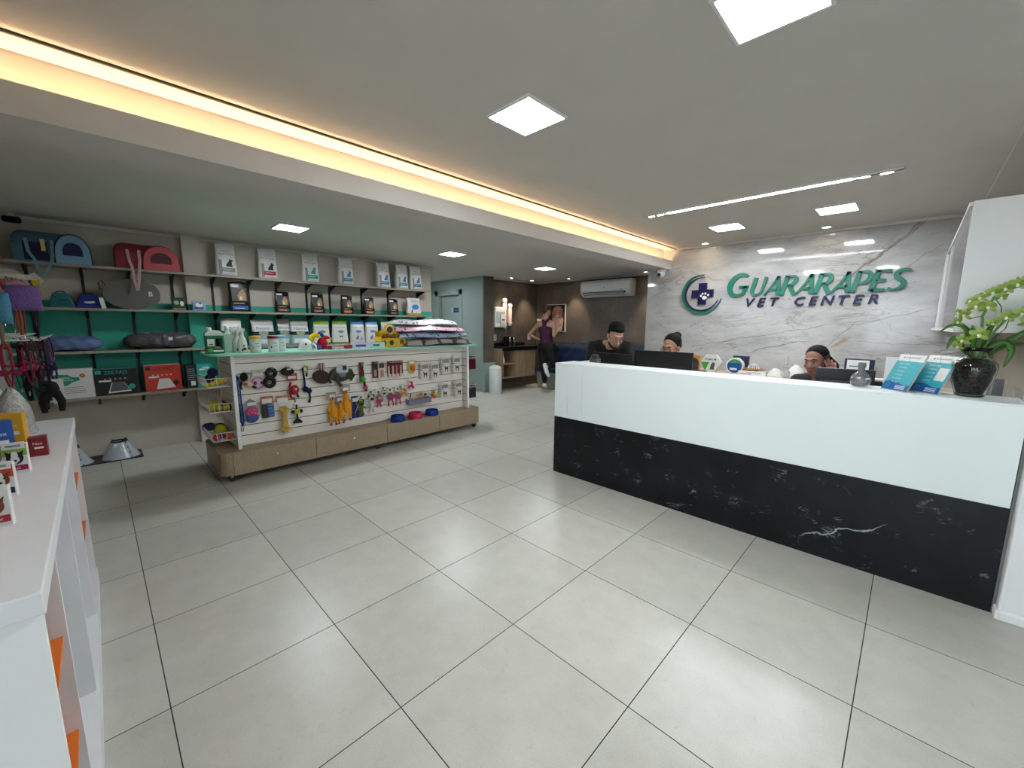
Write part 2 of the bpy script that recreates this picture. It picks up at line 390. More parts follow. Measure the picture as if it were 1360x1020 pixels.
b = MB(); b.tube([(-8.40, 6.11, 1.0), (-8.40, 6.06, 1.0), (-8.28, 6.06, 1.0)], 0.009, M_CHROME); b.build('door_handle', d)
b = MB(); b.box(-9.0, -8.9, 4.47, 6.04, 0, 2.56, M_GREEN); b.box(-9.0, -6.65, 4.40, 4.47, 0, 2.56, M_GREEN); struct('wall_corridor', b)
b = MB(); b.box(-6.82, -6.78, 6.04, 6.33, 0.665, 2.56, M_CEMENT); b.box(-6.95, -6.82, 6.17, 6.33, 0.665, 2.56, M_CEMENT); struct('trim_2', b)
b = MB(); b.box(-6.82, -6.74, 6.025, 6.34, 0, 0.665, M_GREEN); struct('trim_3', b)
b = MB(); b.box(-7.05, -6.93, 6.33, 8.05, 0, 2.56, M_CEMENT); struct('wall_alcove_left', b)
b = MB(); b.box(-7.05, -2.0, 7.97, 8.1, 0, 2.56, M_CEMENT); struct('wall_alcove_back', b)
b = MB(); b.box(-2.93, 0.70, 5.90, 6.04, 0, 2.6, M_MARBLE); struct('wall_back', b)
b = MB(); b.box(-2.93, -2.81, 6.04, 7.97, 0, 2.56, M_CEMENT); struct('wall_alcove_right', b)
b = MB(); b.box(0.56, 0.70, 3.6, 5.90, 0, 2.6, M_BEIGE); struct('wall_right', b)
b = MB(); b.box(0.475, 0.95, 3.20, 3.60, 0.05, 2.6, M_WHITEPAINT); b.box(0.465, 0.95, 3.19, 3.60, 0, 0.06, M_WHITEPAINT); struct('wall_pillar_right', b, bevel=0.012)
b = MB(); b.box(0.95, 2.6, 3.4, 3.55, 0, 2.6, M_WHITEPAINT); struct('wall_right_return', b)
b = MB(); b.box(2.5, 2.62, -3.1, 3.4, 0, 2.6, M_WHITEPAINT); struct('wall_entrance_right', b)
# ceilings
b = MB(); b.box(-2.70, 2.62, -3.1, 6.04, 2.60, 2.70, M_CEIL); struct('ceiling', b)
b = MB(); b.box(-9.0, -2.93, -3.1, 8.1, 2.56, 2.70, M_CEIL); b.box(-2.93, -2.0, 6.04, 8.1, 2.56, 2.7, M_CEIL); struct('ceiling_low', b)
b = MB(); b.box(-2.93, -2.585, -3.0, 5.90, 2.320, 2.345, M_CEIL); b.box(-2.60, -2.585, -3.0, 5.90, 2.345, 2.445, M_CEIL)
b.box(-2.93, -2.715, -3.0, 5.90, 2.345, 2.70, M_CEIL); struct('trim_4', b)                     # dropped beam with the cove trough
b = MB(); b.box(-2.535, -2.523, -3.0, 5.895, 2.590, 2.602, C('#4d473f', .6)); struct('trim_5', b)   # thin dark trim strip in the ceiling beside the cove
M_CROWN = wall_paint('crown_moulding_paint', '#cfccc5', '#d4d1ca')
b = MB(); b.box(-2.50, 0.56, 5.868, 5.90, 2.575, 2.60, M_CROWN); struct('trim_6', b)
b = MB(); b.box(-6.5, -6.455, -0.62, 4.47, 2.525, 2.56, M_CROWN); b.box(-6.455, -1.0, -0.62, -0.575, 2.525, 2.56, M_CROWN); struct('trim_7', b)
b = MB(); b.box(-6.93, -6.89, 6.33, 7.97, 2.53, 2.56, M_CROWN); b.box(-6.93, -2.93, 7.93, 7.97, 2.53, 2.56, M_CROWN); struct('trim_8', b)
b = MB(); b.box(0.30, 0.312, 3.3, 5.87, 2.592, 2.602, M_CROWN); struct('trim_9', b)
b = MB(); b.box(0.515, 0.56, 3.6, 5.87, 2.55, 2.60, C('#8b7f72', .6)); struct('trim_10', b)
b = MB(); b.box(0.462, 0.474, 3.262, 3.30, 0, 1.145, C('#6d6f70', .45)); struct('trim_11', b)      # grey strip between counter and pillar
# glazed shopfront behind the camera
b = MB(); FR = C('#d9dad8', .4)
for x in (-1.0, 0.10, 1.25, 2.40): b.box(x, x+0.06, -3.06, -3.0, 0, 2.45, FR)
b.box(-1.0, 2.5, -3.06, -3.0, 2.40, 2.60, FR); b.box(-1.0, 2.5, -3.06, -3.0, 0, 0.06, FR); w = struct('window_1', b)
b = MB(); b.box(-0.95, 2.45, -3.032, -3.028, 0.06, 2.40, M_PLASTIC); b.build('pane', w)
b = MB(); b.box(-1.1, 2.6, -9, -3.2, -0.12, -0.02, C('#a9a69e', .8)); struct('ground', b)

# ================================================================== DAYLIGHT AND LAMPS
W = bpy.data.worlds.new('World'); SC.world = W; W.use_nodes = True
bg = W.node_tree.nodes['Background']; bg.inputs[0].default_value = (0.80, 0.90, 1.0, 1); bg.inputs[1].default_value = SKY
po = bpy.data.lights.new('daylight_portal', 'AREA'); po.shape = 'RECTANGLE'; po.size = 3.4*U; po.size_y = 2.34*U; po.cycles.is_portal = True
pl = bpy.data.objects.new('daylight_portal', po); COL.objects.link(pl); pl.location = (0.75*U, -3.1*U, 1.2*U)
pl.rotation_euler = Vector((0, 1, 0)).to_track_quat('-Z', 'Y').to_euler()

LM = lightmat('led_panel_light', '#f4faff', PANEL); LML = lightmat('linear_led_light', '#f4f8ff', LINEAR); LMW = lightmat('warm_led_strip', '#ffd3a1', COVE)
LMS = lightmat('spot_lamp_light', '#ffe6c4', 60.0)
PN = [('ceiling_panel_light', 'square LED ceiling panel at the top edge of the photo, nearest of all', (-0.45, 1.68, 2.6)),
      ('', 'square LED ceiling panel in the middle of the main ceiling, left of the nearest one', (-1.55, 1.68, 2.6)),
      ('', 'square LED ceiling panel above the emblem end of the wall sign', (-1.575, 4.95, 2.6)),
      ('', 'square LED ceiling panel above the lettering, right of its twin near the marble wall', (-0.62, 4.87, 2.6)),
      ('', 'square LED panel in the low ceiling nearest the shelf wall left end', (-5.0, 1.62, 2.56)),
      ('', 'square LED panel in the low ceiling above the far end of the toy display', (-5.03, 3.85, 2.56)),
      ('', 'square LED panel in the low ceiling before the coffee corner', (-5.02, 5.99, 2.56))]
t0 = None
for nm, lab, loc in PN:
    if t0 is None:
        t0 = thing('ceiling_panel_light', lab, 'ceiling light', loc, group='square LED ceiling panels')
        b = MB(); s = .150; q = .138
        for a in ((-s, s, -s, -q), (-s, s, q, s), (-s, -q, -q, q), (q, s, -q, q)): b.box(*a, -0.012, 0.0, M_WHITEP)
        b.build('frame', t0)
        b = MB(); b.box(-q, q, -q, q, -0.010, -0.002, LM); b.build('diffuser', t0)
    else: clone(t0, lab, loc)
clone(t0, 'unseen square LED panel added behind the shelf wall end to brighten the corridor', (-7.75, 4.95, 2.56))  # added lamp, hidden behind the shelf wall, to brighten the grey-green door wall
# recessed track: linear lamp with two pairs of spots
t = thing('linear_ceiling_light', 'long slim white linear LED light recessed in the ceiling above the reception counter', 'ceiling light', (-1.10, 3.95, 2.6))
b = MB(); b.box(-0.94, 0.94, -0.03, -0.022, -0.012, 0, M_WHITEP); b.box(-0.94, 0.94, 0.022, 0.03, -0.012, 0, M_WHITEP); b.box(-0.94, -0.935, -.03, .03, -0.012, 0, M_WHITEP); b.box(0.935, 0.94, -.03, .03, -0.012, 0, M_WHITEP)
b.box(-0.935, 0.935, -0.022, 0.022, -0.003, 0, M_DKMETAL); b.build('channel', t)
b = MB(); b.box(-0.70, 0.66, -0.022, 0.022, -0.012, -0.003, LML); b.build('diffuser', t)
for x in (-0.86, -0.77, 0.73, 0.85):
    b = MB(); b.lathe([(0.034, 0), (0.036, -0.014), (0.030, -0.016)], M_CHROME, seg=14, sx=1.2 if x > 0 else 1, sy=0.55); b.lathe([(0.030, -0.0155), (0.001, -0.0155)], LMS, seg=14, sx=1.2 if x > 0 else 1, sy=0.55)
    b.build('spot_lamp', t, loc=(x, 0, 0))
def spot(loc, aim, power, size=70, blend=0.6, col=(1, .78, .55)):
    l = bpy.data.lights.new('spot', 'SPOT'); l.energy = power; l.spot_size = math.radians(size); l.spot_blend = blend; l.color = col; l.shadow_soft_size = 0.03
    o = bpy.data.objects.new('spot', l); COL.objects.link(o); o.location = tuple(c*U for c in loc); d = Vector(aim)-Vector(loc); o.rotation_euler = d.to_track_quat('-Z', 'Y').to_euler()
DL = [('small round downlight in front of the marble wall above the emblem', (-2.08, 5.74, 2.6), 1.2),
      ('small round downlight in front of the marble wall above the lettering', (-0.795, 5.67, 2.6), 1.2),
      ('small round downlight above the cup dispensers in the coffee corner', (-6.60, 6.71, 2.56), 17),
      ('small round downlight near the inner corner of the coffee alcove', (-6.60, 7.40, 2.56), 17),
      ('small round downlight above the dog picture', (-5.72, 7.67, 2.56), 17),
      ('small round downlight at the right end of the air conditioner', (-3.87, 7.67, 2.56), 17)]
t0 = None
for lab, loc, pw in DL:
    if t0 is None:
        t0 = thing('recessed_downlight', lab, 'downlight', loc, group='small round ceiling downlights')
        b = MB(); b.lathe([(0.052, 0), (0.055, -0.008), (0.040, -0.010), (0.036, -0.003)], M_WHITEP, seg=20); b.build('trim_ring', t0)
        b = MB(); b.lathe([(0.036, -0.004), (0.001, -0.004)], LMS, seg=20); b.build('lamp', t0)
    else: clone(t0, lab, loc)
    ax, ay = loc[0]-(.22 if loc[0] < -6.3 else 0), loc[1]+(.20 if loc[1] > 7.3 or loc[1] < 6 and loc[1] > 5.5 else 0)
    spot((loc[0], loc[1], loc[2]-0.02), (ax, ay, 1.3), pw*SPOTK, 62, 0.8)
b = MB(); b.box(-2.68, -2.655, -2.9, 5.85, 2.345, 2.352, LMW)
tag(b.build('led_strip'), 'warm white LED strip hidden in the ceiling cove above the beam', 'led strip')

# cameras and alarm on ceilings
t = thing('security_camera', 'white dome security camera on the beam where it meets the marble wall', 'camera', (-2.68, 5.80, 2.32))
b = MB(); b.lathe([(0.001, 0), (0.062, 0), (0.066, -0.02), (0.058, -0.035)], M_WHITEP); b.build('base', t)
b = MB(); b.ell((0, -0.01, -0.06), 0.052, M_WHITEP, 18); b.build('housing', t)
b = MB(); b.ell((-0.012, -0.048, -0.072), (0.030, 0.022, 0.026), M_BLACK, 14); b.build('lens', t)
t = thing('security_camera', 'small black security camera in the ceiling corner above the shelves', 'camera', (-6.38, -0.45, 2.56))
b = MB(); b.box(-0.02, 0.02, -0.02, 0.02, -0.03, 0, M_WHITEP); b.build('bracket', t)
b = MB(); b.tube([(-0.02, -0.045, -0.055), (0.05, 0.045, -0.065)], 0.032, M_BLACK, 14); b.build('housing', t)

# ================================================================== RECEPTION COUNTER
t = thing('reception_counter', 'long white reception counter with a black marble base', 'counter', (-1.055, 3.262, 0))
b = MB(); b.box(-1.515, 1.515, 0, 0.04, 0.0, 0.595, M_BLACKM); b.box(-1.515, -1.475, 0.04, 0.60, 0.0, 0.595, M_BLACKM); b.build('marble_base', t)
b = MB()
xs = [-1.515, -1.352, -1.178, 1.515]
for a, c in zip(xs, xs[1:]): b.box(a+0.0012, c-0.0012, -0.004, 0.04, 0.597, 1.135, M_COUNTER)
b.box(-1.515, -1.475, 0.04, 0.60, 0.597, 1.135, M_COUNTER)
b.build('front_panel', t, bevel=0.002)
b = MB()
for a, c in zip(xs, xs[1:]): b.box(a+0.001, c-0.001, -0.006, 0.31, 1.135, 1.147, M_COUNTER)
b.build('counter_top', t, bevel=0.002)
b = MB(); b.box(-1.475, 1.515, 0.04, 0.80, 0.74, 0.77, M_BENCHTOP); b.box(1.515, 1.61, 0.345, 0.80, 0.74, 0.77, M_BENCHTOP); b.box(-1.475, 1.515, 0.27, 0.31, 0.77, 1.135, M_COUNTER); b.box(-1.45, -1.41, 0.31, 0.78, 0, 0.74, M_COUNTER); b.box(1.43, 1.47, 0.31, 0.78, 0, 0.74, M_COUNTER)
b.build('desk_surface', t)

# back counter of the reception
t = thing('back_counter', 'low wooden worktop along the foot of the marble wall', 'worktop', (-1.15, 5.90, 0))
b = MB(); b.box(-1.74, 1.69, -0.45, 0, 0.90, 0.935, M_BENCHTOP); b.build('worktop', t, bevel=0.003)
b = MB()
for k in range(6): b.box(-1.70+k*0.57, -1.70+k*0.57+0.56, -0.42, -0.002, 0.0, 0.90, M_COUNTER)
b.build('cabinet', t)

# ================================================================== WHITE WALL CABINET AT THE RIGHT
t = thing('wall_cabinet', 'long white wall cabinet with a glazed side, right of the marble wall', 'cabinet', (0.35, 4.72, 1.505))
GF = C('#b9bcbc', .4)
b = MB(); b.box(-0.185, 0.124, -1.17, -1.145, 0.0, 0.735, M_WHITEP); b.build('end_panel', t)
b = MB(); b.box(-0.20, 0.20, -1.145, 1.16, 0.715, 0.735, M_WHITEP); b.build('top_panel', t)
b = MB(); b.extr([(-0.185, -1.145), (0.20, -1.145), (0.20, 1.16), (-0.205, 1.16), (-0.235, 1.0), (-0.225, 0.6), (-0.19, 0.2)], 0.0, 0.022, M_WHITEP, axis='z'); b.build('bottom_shelf', t)
b = MB(); b.box(-0.205, -0.175, 1.03, 1.16, 0.022, 0.715, M_WHITEP); b.build('side_post', t)
b = MB(); b.box(-0.195, -0.178, 0.52, 0.58, 0.022, 0.715, GF); b.build('side_post', t)
b = MB(); b.box(0.185, 0.20, -1.12, 1.16, 0.022, 0.715, C('#7f8384', .3)); b.build('back_panel', t)
b = MB(); b.box(-0.190, -0.185, -1.145, 1.03, 0.022, 0.715, M_PLASTIC); b.build('glass_door', t, label='clear glass side door')

# ================================================================== ISLAND DISPLAY
IS = thing('toy_display_gondola', 'double sided slatwall display with a tan base and mint glass top, hung with pet toys', 'display stand', (-4.90, 2.36, 0))
# local: x -> world X, y -> world Y (no rotation)
def I(x, y, z): return (x+4.90, y-2.36, z)
bx0, bx1, by0, by1 = -0.39, 0.40, -1.65, 1.60
b = MB(); b.rbox(bx0, bx1-0.012, by0, by1, 0.07, 0.295, 0.10, M_TAN, 6); b.build('base', IS, bevel=0.003)
ys = [-1.55, -0.79, 0.05, 0.83, 1.50]
for y0, y1 in zip(ys, ys[1:]):
    b = MB(); b.box(bx1-0.014, bx1, y0+0.003, y1-0.003, 0.072, 0.293, M_TAN); dr = b.build('drawer_front', IS)
    b = MB(); y = (y0+y1)/2; b.cyl((bx1, y, 0.215), (bx1+0.012, y, 0.215), 0.014, M_CHROME, 12); b.build('lock', dr, label='small round chrome lock')
for y in (by0+0.09, -0.05, by1-0.10):
    for x in (bx1-0.07, bx0+0.07):
        b = MB(); b.cyl((x-0.012, y, 0.032), (x+0.012, y, 0.032), 0.032, C('#2b2724', .5), 16); b.box(x-0.016, x+0.016, y-0.012, y+0.012, 0.04, 0.07, M_CHROME); b.build('caster', IS)
# slatwall boards with real grooves (both long sides)
zs = [0.295+i*0.104 for i in range(9)]+[1.21]
def slat(x0, x1, y0, y1, name):
    m = MB()
    for z0, z1 in zip(zs, zs[1:]):
        m.box(x0, x1, y0, y1, z0+0.004, z1-0.004, M_SLAT)
    dx = 0.006 if (x1-x0) < (y1-y0) else 0; dy = 0.006 if dx == 0 else 0
    m.box(x0+dx, x1-dx, y0+dy, y1-dy, zs[0], zs[-1], C('#45423c', .7)); m.build(name, IS)
slat(0.16, 0.19, -1.44, 1.40, 'slatwall'); slat(-0.19, -0.16, -1.44, 1.40, 'slatwall')
slat(-0.30, 0.28, -1.475, -1.45, 'end_slatwall'); slat(-0.30, 0.28, 1.41, 1.435, 'end_slatwall')
for y in (-1.475, 1.41):
    for x in (0.28, -0.30):
        b = MB(); b.box(x, x+0.02, y-0.003, y+0.028, 0.295, 1.212, M_WHITEPAINT); b.build('upright', IS)
b = MB(); b.rbox(-0.33, 0.335, -1.63, 1.62, 1.213, 1.230, 0.10, M_MINT, 6); b.build('glass_top', IS, label='mint green glass top')
b = MB(); b.box(-0.29, 0.29, -1.44, 1.41, 1.200, 1.213, M_WHITEPAINT); b.build('top_board', IS)

# ================================================================== WALL SHELVES
for k, (z, lab) in enumerate(((2.105, 'topmost grey wood wall shelf, holding the carriers and big white food bags'), (1.665, 'second grey wood wall shelf from the top, with the row of small black food bags'),
                              (1.215, 'third grey wood wall shelf from the top, at the packed pet beds'), (0.725, 'lowest grey wood wall shelf, holding the packs of training pads'))):
    t = thing('wall_shelf', lab, 'shelf', (-6.35, 1.85, z), group='grey wood wall shelves')
    b = MB()
    b.box(-0.15, 0.15, -2.42, -1.005, -0.025, 0, M_SHELF); b.box(-0.045, 0.15, -1.005, -0.825, -0.025, 0, M_SHELF); b.box(-0.15, 0.15, -0.825, 2.42, -0.025, 0, M_SHELF); b.build('board', t)
    for y in (-0.42, -0.03, 0.34, 0.72, 1.12, 1.52, 1.86, 2.26, 2.60, 3.11, 3.58, 4.16):
        b = MB(); yy = y-1.85
        b.extr([(-0.135, -0.025), (0.10, -0.025), (0.10, -0.035), (-0.10, -0.10), (-0.135, -0.11)], yy-0.009, yy+0.009, M_BLACK); b.build('bracket', t)
for i, y in enumerate((-0.42, -0.03, 0.34, 0.72, 1.12, 1.52, 1.86, 2.26, 2.60, 3.11, 3.58, 4.16)):
    b = MB(); b.box(-0.0, 0.014, -0.013, 0.013, 0, 1.535, M_BLACK)
    names = ['at the room corner', 'under the blue carrier', 'left of the pink carrier', 'just left of the wall column', 'just right of the wall column', 'beside the biggest black food bag', 'between the first and second small black bags',
             'between the second and third small black bags', 'right of the third small black bag', 'by the fourth small black bag', 'by the last small black bag', 'beside the white and blue bag at the end']
    tag(b.build('shelf_rail', loc=(-6.4995, y, 0.6)), 'thin black upright shelf rail ' + names[i], 'shelf rail', 'black shelf rails')

# ================================================================== FOREGROUND DESK DISPLAY
t = thing('white_display_unit', 'white open fronted display unit in the left foreground with orange shelves', 'display unit', (-2.245, -0.37, 0))
X0, X1, Y0, Y1 = -1.055, 1.045, -0.24, 0.245
b = MB(); b.box(X0, X1+0.015, Y0, Y1+0.002, 0.950, 1.0, M_DESK); b.build('top', t, bevel=0.003)
b = MB(); b.box(X1-0.018, X1, Y0, Y1-0.004, 0.0, 0.950, M_WHITEPAINT); b.build('end_panel', t)
b = MB(); b.box(X0, X0+0.018, Y0, Y1-0.004, 0.0, 0.950, M_DESK); b.build('end_panel', t)
for x in (0.68, 0.10, -0.50):
    b = MB(); b.box(x-0.009, x+0.009, Y0+0.02, Y1-0.006, 0.08, 0.950, M_DESK); b.build('divider', t)
b = MB(); b.box(X0, X1, Y0, Y0+0.02, 0, 0.950, M_DESK); b.build('back_panel', t)
b = MB(); b.box(X0+0.018, X1-0.018, Y0+0.02, Y1+0.002, 0.0, 0.10, M_DESK); b.build('base_shelf', t, label='white bottom shelf and plinth')
ORG = C('#dd6f1e', .45)
for x0, x1 in ((0.69, 1.026), (-1.036, -0.51), ):
    for z in (0.69, 0.40):
        b = MB(); b.box(x0, x1, Y0+0.02, Y1-0.015, z-0.012, z, ORG); b.build('shelf', t, label='orange shelf board')
# ================================================================== GOODS: helpers
def interp(xs, ys, t):
    for i in range(len(xs)-1):
        if t <= xs[i+1]:
            k = (t-xs[i])/(xs[i+1]-xs[i]); return ys[i]+(ys[i+1]-ys[i])*k
    return ys[-1]
class Bag(MB):
    """pouch with a flat bottom, puffed body and sealed top; local front faces -y, base centre at origin"""
    def __init__(s, w, h, d, base, bands=(), topw=1.0, lean=0.0, wav=0.006):
        super().__init__(); s.w, s.h, s.d, s.lean = w, h, d, lean
        s.zf = [0, .04, .2, .4, .6, .75, .86, .94, 1.0]; s.df = [.78, .92, 1, .98, .86, .62, .34, .12, .05]; s.wf = [1.0, 1.03, 1.01, .97, .93, .92, .93, .95*topw, .95*topw]
        cuts = sorted(set([0, .04, .2, .4, .6, .75, .86, .94, 1.0]+[z for bd in bands for z in bd[:2]]))
        R = []; n = 20
        for z in cuts:
            a, c = w/2*interp(s.zf, s.wf, z), d/2*interp(s.zf, s.df, z); q = []
            for k in range(n):
                t = 2*PI*(k+.5)/n; e = 0.42
                x = a*math.copysign(abs(math.cos(t))**e, math.cos(t)); y = c*math.copysign(abs(math.sin(t))**e, math.sin(t))
                q.append((x+w*.012*math.sin(z*7+w*500+h*300)*(1 if z > .1 else 0), y+lean*z*h, z*h+(wav*math.sin(x*60+w*99) if z > .9 else 0)))
            R.append(q)
        def mf(k):
            zc = (cuts[k]+cuts[k+1])/2
            for z0, z1, m in bands:
                if z0 <= zc <= z1: return m
            return base
        s.rings(R, base, mf=mf)
    def yf(s, x, z):
        f = max(0, min(1, z/s.h)); a = s.w/2*interp(s.zf, s.wf, f); c = s.d/2*interp(s.zf, s.df, f); p = 2/0.42
        u = min(.999, abs(x)/a); return -c*(1-u**p)**(1/p)+s.lean*z-0.0018
    def patch(s, x0, x1, z0, z1, m, nx=4, nz=3, lift=0.0):
        v = [(x0+(x1-x0)*i/nx, s.yf(x0+(x1-x0)*i/nx, z0+(z1-z0)*j/nz)-lift, z0+(z1-z0)*j/nz) for j in range(nz+1) for i in range(nx+1)]
        f = [(j*(nx+1)+i, j*(nx+1)+i+1, (j+1)*(nx+1)+i+1, (j+1)*(nx+1)+i) for j in range(nz) for i in range(nx)]
        return s.add(v, f, m)
    def disc(s, cx, cz, rx, rz, m, lift=.001, n=14):
        v = [(cx, s.yf(cx, cz)-lift, cz)]+[(cx+rx*math.cos(2*PI*k/n), s.yf(cx+rx*math.cos(2*PI*k/n), cz+rz*math.sin(2*PI*k/n))-lift, cz+rz*math.sin(2*PI*k/n)) for k in range(n)]
        return s.add(v, [(0, 1+k, 1+(k+1) % n) for k in range(n)], m)
    def shape(s, pts, m, lift=.001):
        cx = sum(p[0] for p in pts)/len(pts); cz = sum(p[1] for p in pts)/len(pts)
        v = [(cx, s.yf(cx, cz)-lift, cz)]+[(x, s.yf(x, z)-lift, z) for x, z in pts]; n = len(pts)
        return s.add(v, [(0, 1+k, 1+(k+1) % n) for k in range(n)], m)
    def txt(s, body, size, x, z, m, **k): return s.text(body, size, x, 0, z, m, yf=lambda a, b: s.yf(a, b)-.0012, **k)
    def sitting_dog(s, cx, z, k, m):
        P = [(-.5, 0), (.45, 0), (.4, .15), (.25, .2), (.35, .5), (.3, .8), (.5, .9), (.5, 1.05), (.25, 1.15), (.1, 1.3), (0, 1.12), (-.1, .85), (-.35, .5), (-.5, .25)]
        return s.shape([(cx+x*k, z+y*k) for x, y in P], m, .0014)

class Flat(Bag):
    """box whose front lettering lies on the plane y=-d/2"""
    def __init__(s, w, h, d, base, side=None, r=0):
        MB.__init__(s); s.w, s.h, s.d = w, h, d
        s.box(-w/2, w/2, -d/2, d/2, 0, h, side or base)
        s.box(-w/2+.0005, w/2-.0005, -d/2-.0008, -d/2, 0.0005, h-.0005, base)
    def yf(s, x, z): return -s.d/2-.0018

def onwall(mb, name, label, cat, y, z, group=None, x=-6.33, rz=L90, **k):
    return tag(mb.build(name, loc=(x, y, z), rz=rz, **k), label, cat, group)

SILV = C('#c9c7c4', .35); WHT = C('#e4e4e1', .4); INK = C('#2b2f33', .6); RED = C('#b22a2e', .5); TEALC = C('#2b9c92', .45); NAVY = C('#1d2350', .5); GRN = C('#7fae2b', .4); BLU = C('#2e82bd', .4)
GREYT = C('#8a8c8e', .5); BLK = C('#141414', .35); GOLD = C('#c9a36a', .4); CREAM = C('#ddd3bf', .45)
FOIL = mat('white_foil_pouch', '#dcdcda', 0.25, var=0.03, scale=40, bump=.25)
FOILB = mat('black_foil_pouch', '#17181a', 0.22, var=0.05, scale=40, bump=.3)

# ---- big white food bags, top shelf
lo = [('leftmost big white dog food bag on the top shelf, grey lower label', 1.26, INK, GREYT), ('second big white food bag on the top shelf, with a red lower band', 1.73, RED, RED),
      ('third big white food bag on the top shelf, with a green lower print', 2.28, RED, TEALC), ('fourth big white food bag on the top shelf, standing alone before the group of three', 2.80, INK, C('#4d7f9a')),
      ('left bag of the group of three big white food bags at the top shelf end', 3.42, RED, C('#3c7fae')), ('middle bag of the three big white food bags close together on the top shelf', 3.76, INK, C('#3c88a8')),
      ('big white food bag at the far right end of the top shelf', 4.03, INK, C('#3b7aa5'))]
for i, (lab, y, tc, lc) in enumerate(lo):
    m = Bag(.225, .405, .11, FOIL, bands=[(0.0, .04, C('#9aa5a8', .4))], lean=0.03)
    m.txt('ROYAL CANIN', .026, 0, .262, tc, sx=.95); m.patch(-.05, .05, .315, .318, INK); m.patch(-.03, .03, .295, .298, RED)
    m.sitting_dog(.03, .12, .075, INK if i < 2 else lc); m.patch(-.085, .085, .055, .105, lc); m.txt('MEDIUM', .022, 0, .075, WHT)
    m.patch(-.085, -.05, .02, .20, GREYT, lift=-.0006); m.patch(-.06, .08, .02, .035, SILV)
    onwall(m, 'pet_food_bag', lab, 'pet food bag', y, 2.105, 'big white food bags on the top shelf')

# ---- small black bags, second shelf
def black_bag(w, h, lc):
    m = Bag(w, h, .085, FOILB, lean=0.02)
    k = h/.28
    m.patch(-w*.36, w*.02, h*.83, h*.92, WHT); m.patch(-w*.36, w*.36, h*.36, h*.80, C('#4a4643', .5)); m.shape([(-w*.05, h*.38), (w*.30, h*.38), (w*.30, h*.6), (w*.2, h*.78), (w*.05, h*.7), (-w*.1, h*.55)], C('#b08d62', .6))
    m.shape([(w*.0, h*.40), (w*.12, h*.40), (w*.1, h*.55), (w*.0, h*.5)], C('#e3d6bf', .6)); m.patch(-w*.36, w*.36, h*.07, h*.20, lc, lift=.0005); m.patch(-w*.3, w*.2, h*.27, h*.30, GOLD)
    m.patch(-w*.25, w*.2, h*.11, h*.13, WHT, lift=.001)
    return m
for lab, y, w, h, lc in (('largest black dog food bag with a blue label, left on the second shelf', 1.37, .235, .375, C('#2459a8')), ('small black food bag on the second shelf, next right of the largest black bag', 1.88, .19, .285, C('#7c4a43')),
                     ('small black food bag on the second shelf, third black bag from the left', 2.35, .185, .285, C('#8a4348')), ('small black food bag with an orange label, fourth black bag from the left', 2.79, .185, .28, C('#c1694a')),
                     ('small black food bag with an orange label, fifth black bag from the left', 3.15, .18, .27, C('#bd6a50')), ('last small black food bag on the second shelf, beside the white and blue bag', 3.58, .185, .265, C('#5a3b39'))):
    onwall(black_bag(w, h, lc), 'dog_food_bag', lab, 'pet food bag', y, 1.665, 'black food bags on the second shelf')
m = Bag(.27, .30, .10, FOIL, bands=[(0, .14, C('#b99a45', .4))], lean=.02); m.shape([(-.07, .15), (-.02, .19), (.05, .19), (.09, .15), (.05, .11), (-.03, .10)], C('#2f86c8', .4)); m.txt('Pro Cat', .035, 0, .235, C('#39566b'))
m.sitting_dog(-.06, .05, .04, INK); onwall(m, 'pet_food_bag', 'white pet food bag with a blue blob print, right end of the second shelf', 'pet food bag', 3.98, 1.665)
# small pouches left
m = Bag(.125, .145, .06, C('#2c4b2c', .35), bands=[(0, .18, C('#8b8f7c', .4))]); m.disc(-.02, .09, .025, .025, C('#a9b58c')); m.disc(.03, .08, .018, .03, WHT); onwall(m, 'treat_pouch', 'small dark green treat pouch left of the wall column', 'treat pouch', .745, 1.665)
m = Bag(.14, .12, .07, mat('pale_blue_foil', '#8db4d4', .2, bump=.3, var=.08, scale=40)); m.disc(0, .07, .035, .028, C('#e9eef3')); m.disc(.01, .09, .015, .01, RED); m.patch(-.05, .04, .02, .045, C('#3a5d8f')); onwall(m, 'treat_pouch', 'small shiny pale blue pouch in front of the wall column', 'treat pouch', .94, 1.665)

# ---- third shelf bags (behind the island)
def tb(w, h, base, top, name, col, **k):
    m = Bag(w, h, .09, base, bands=[(.86, 1, top)]+k.get('bands', []), lean=.02); m.txt(name, w*.16, 0, h*.66, col); return m
W1 = mat('silver_matte_pouch', '#b5b2ab', .35, bump=.2, scale=40)
def natural(w=.27, h=.345):
    m = Bag(w, h, .10, C('#d9dcdd', .35), bands=[(.80, 1, W1), (.42, .56, C('#1b1d1f', .4)), (0, .42, C('#8fb0b4', .4))], lean=.02)
    m.txt('Natural', .055, 0, h*.64, C('#35557a')); m.disc(0, h*.50, .06, .03, C('#9aa583')); m.patch(-.09, .09, .03, .09, C('#d7dcda')); return m
lb = [('leftmost silver topped food bag on the third shelf, behind the green jug', 1.25, natural(.24, .36)), ('second silver topped food bag on the third shelf, behind the wipes tubs', 1.61, natural(.28, .34)),
      ('silver topped food bag on the third shelf, partly behind its right neighbour', 1.885, natural(.17, .355)), ('silver topped food bag on the third shelf, right of the overlapped one', 2.08, natural(.25, .335))]
for lab, y, m in lb: onwall(m, 'pet_food_bag', lab, 'pet food bag', y, 1.215, 'silver topped food bags on the third shelf', x=-6.33 if y != 1.885 else -6.38)
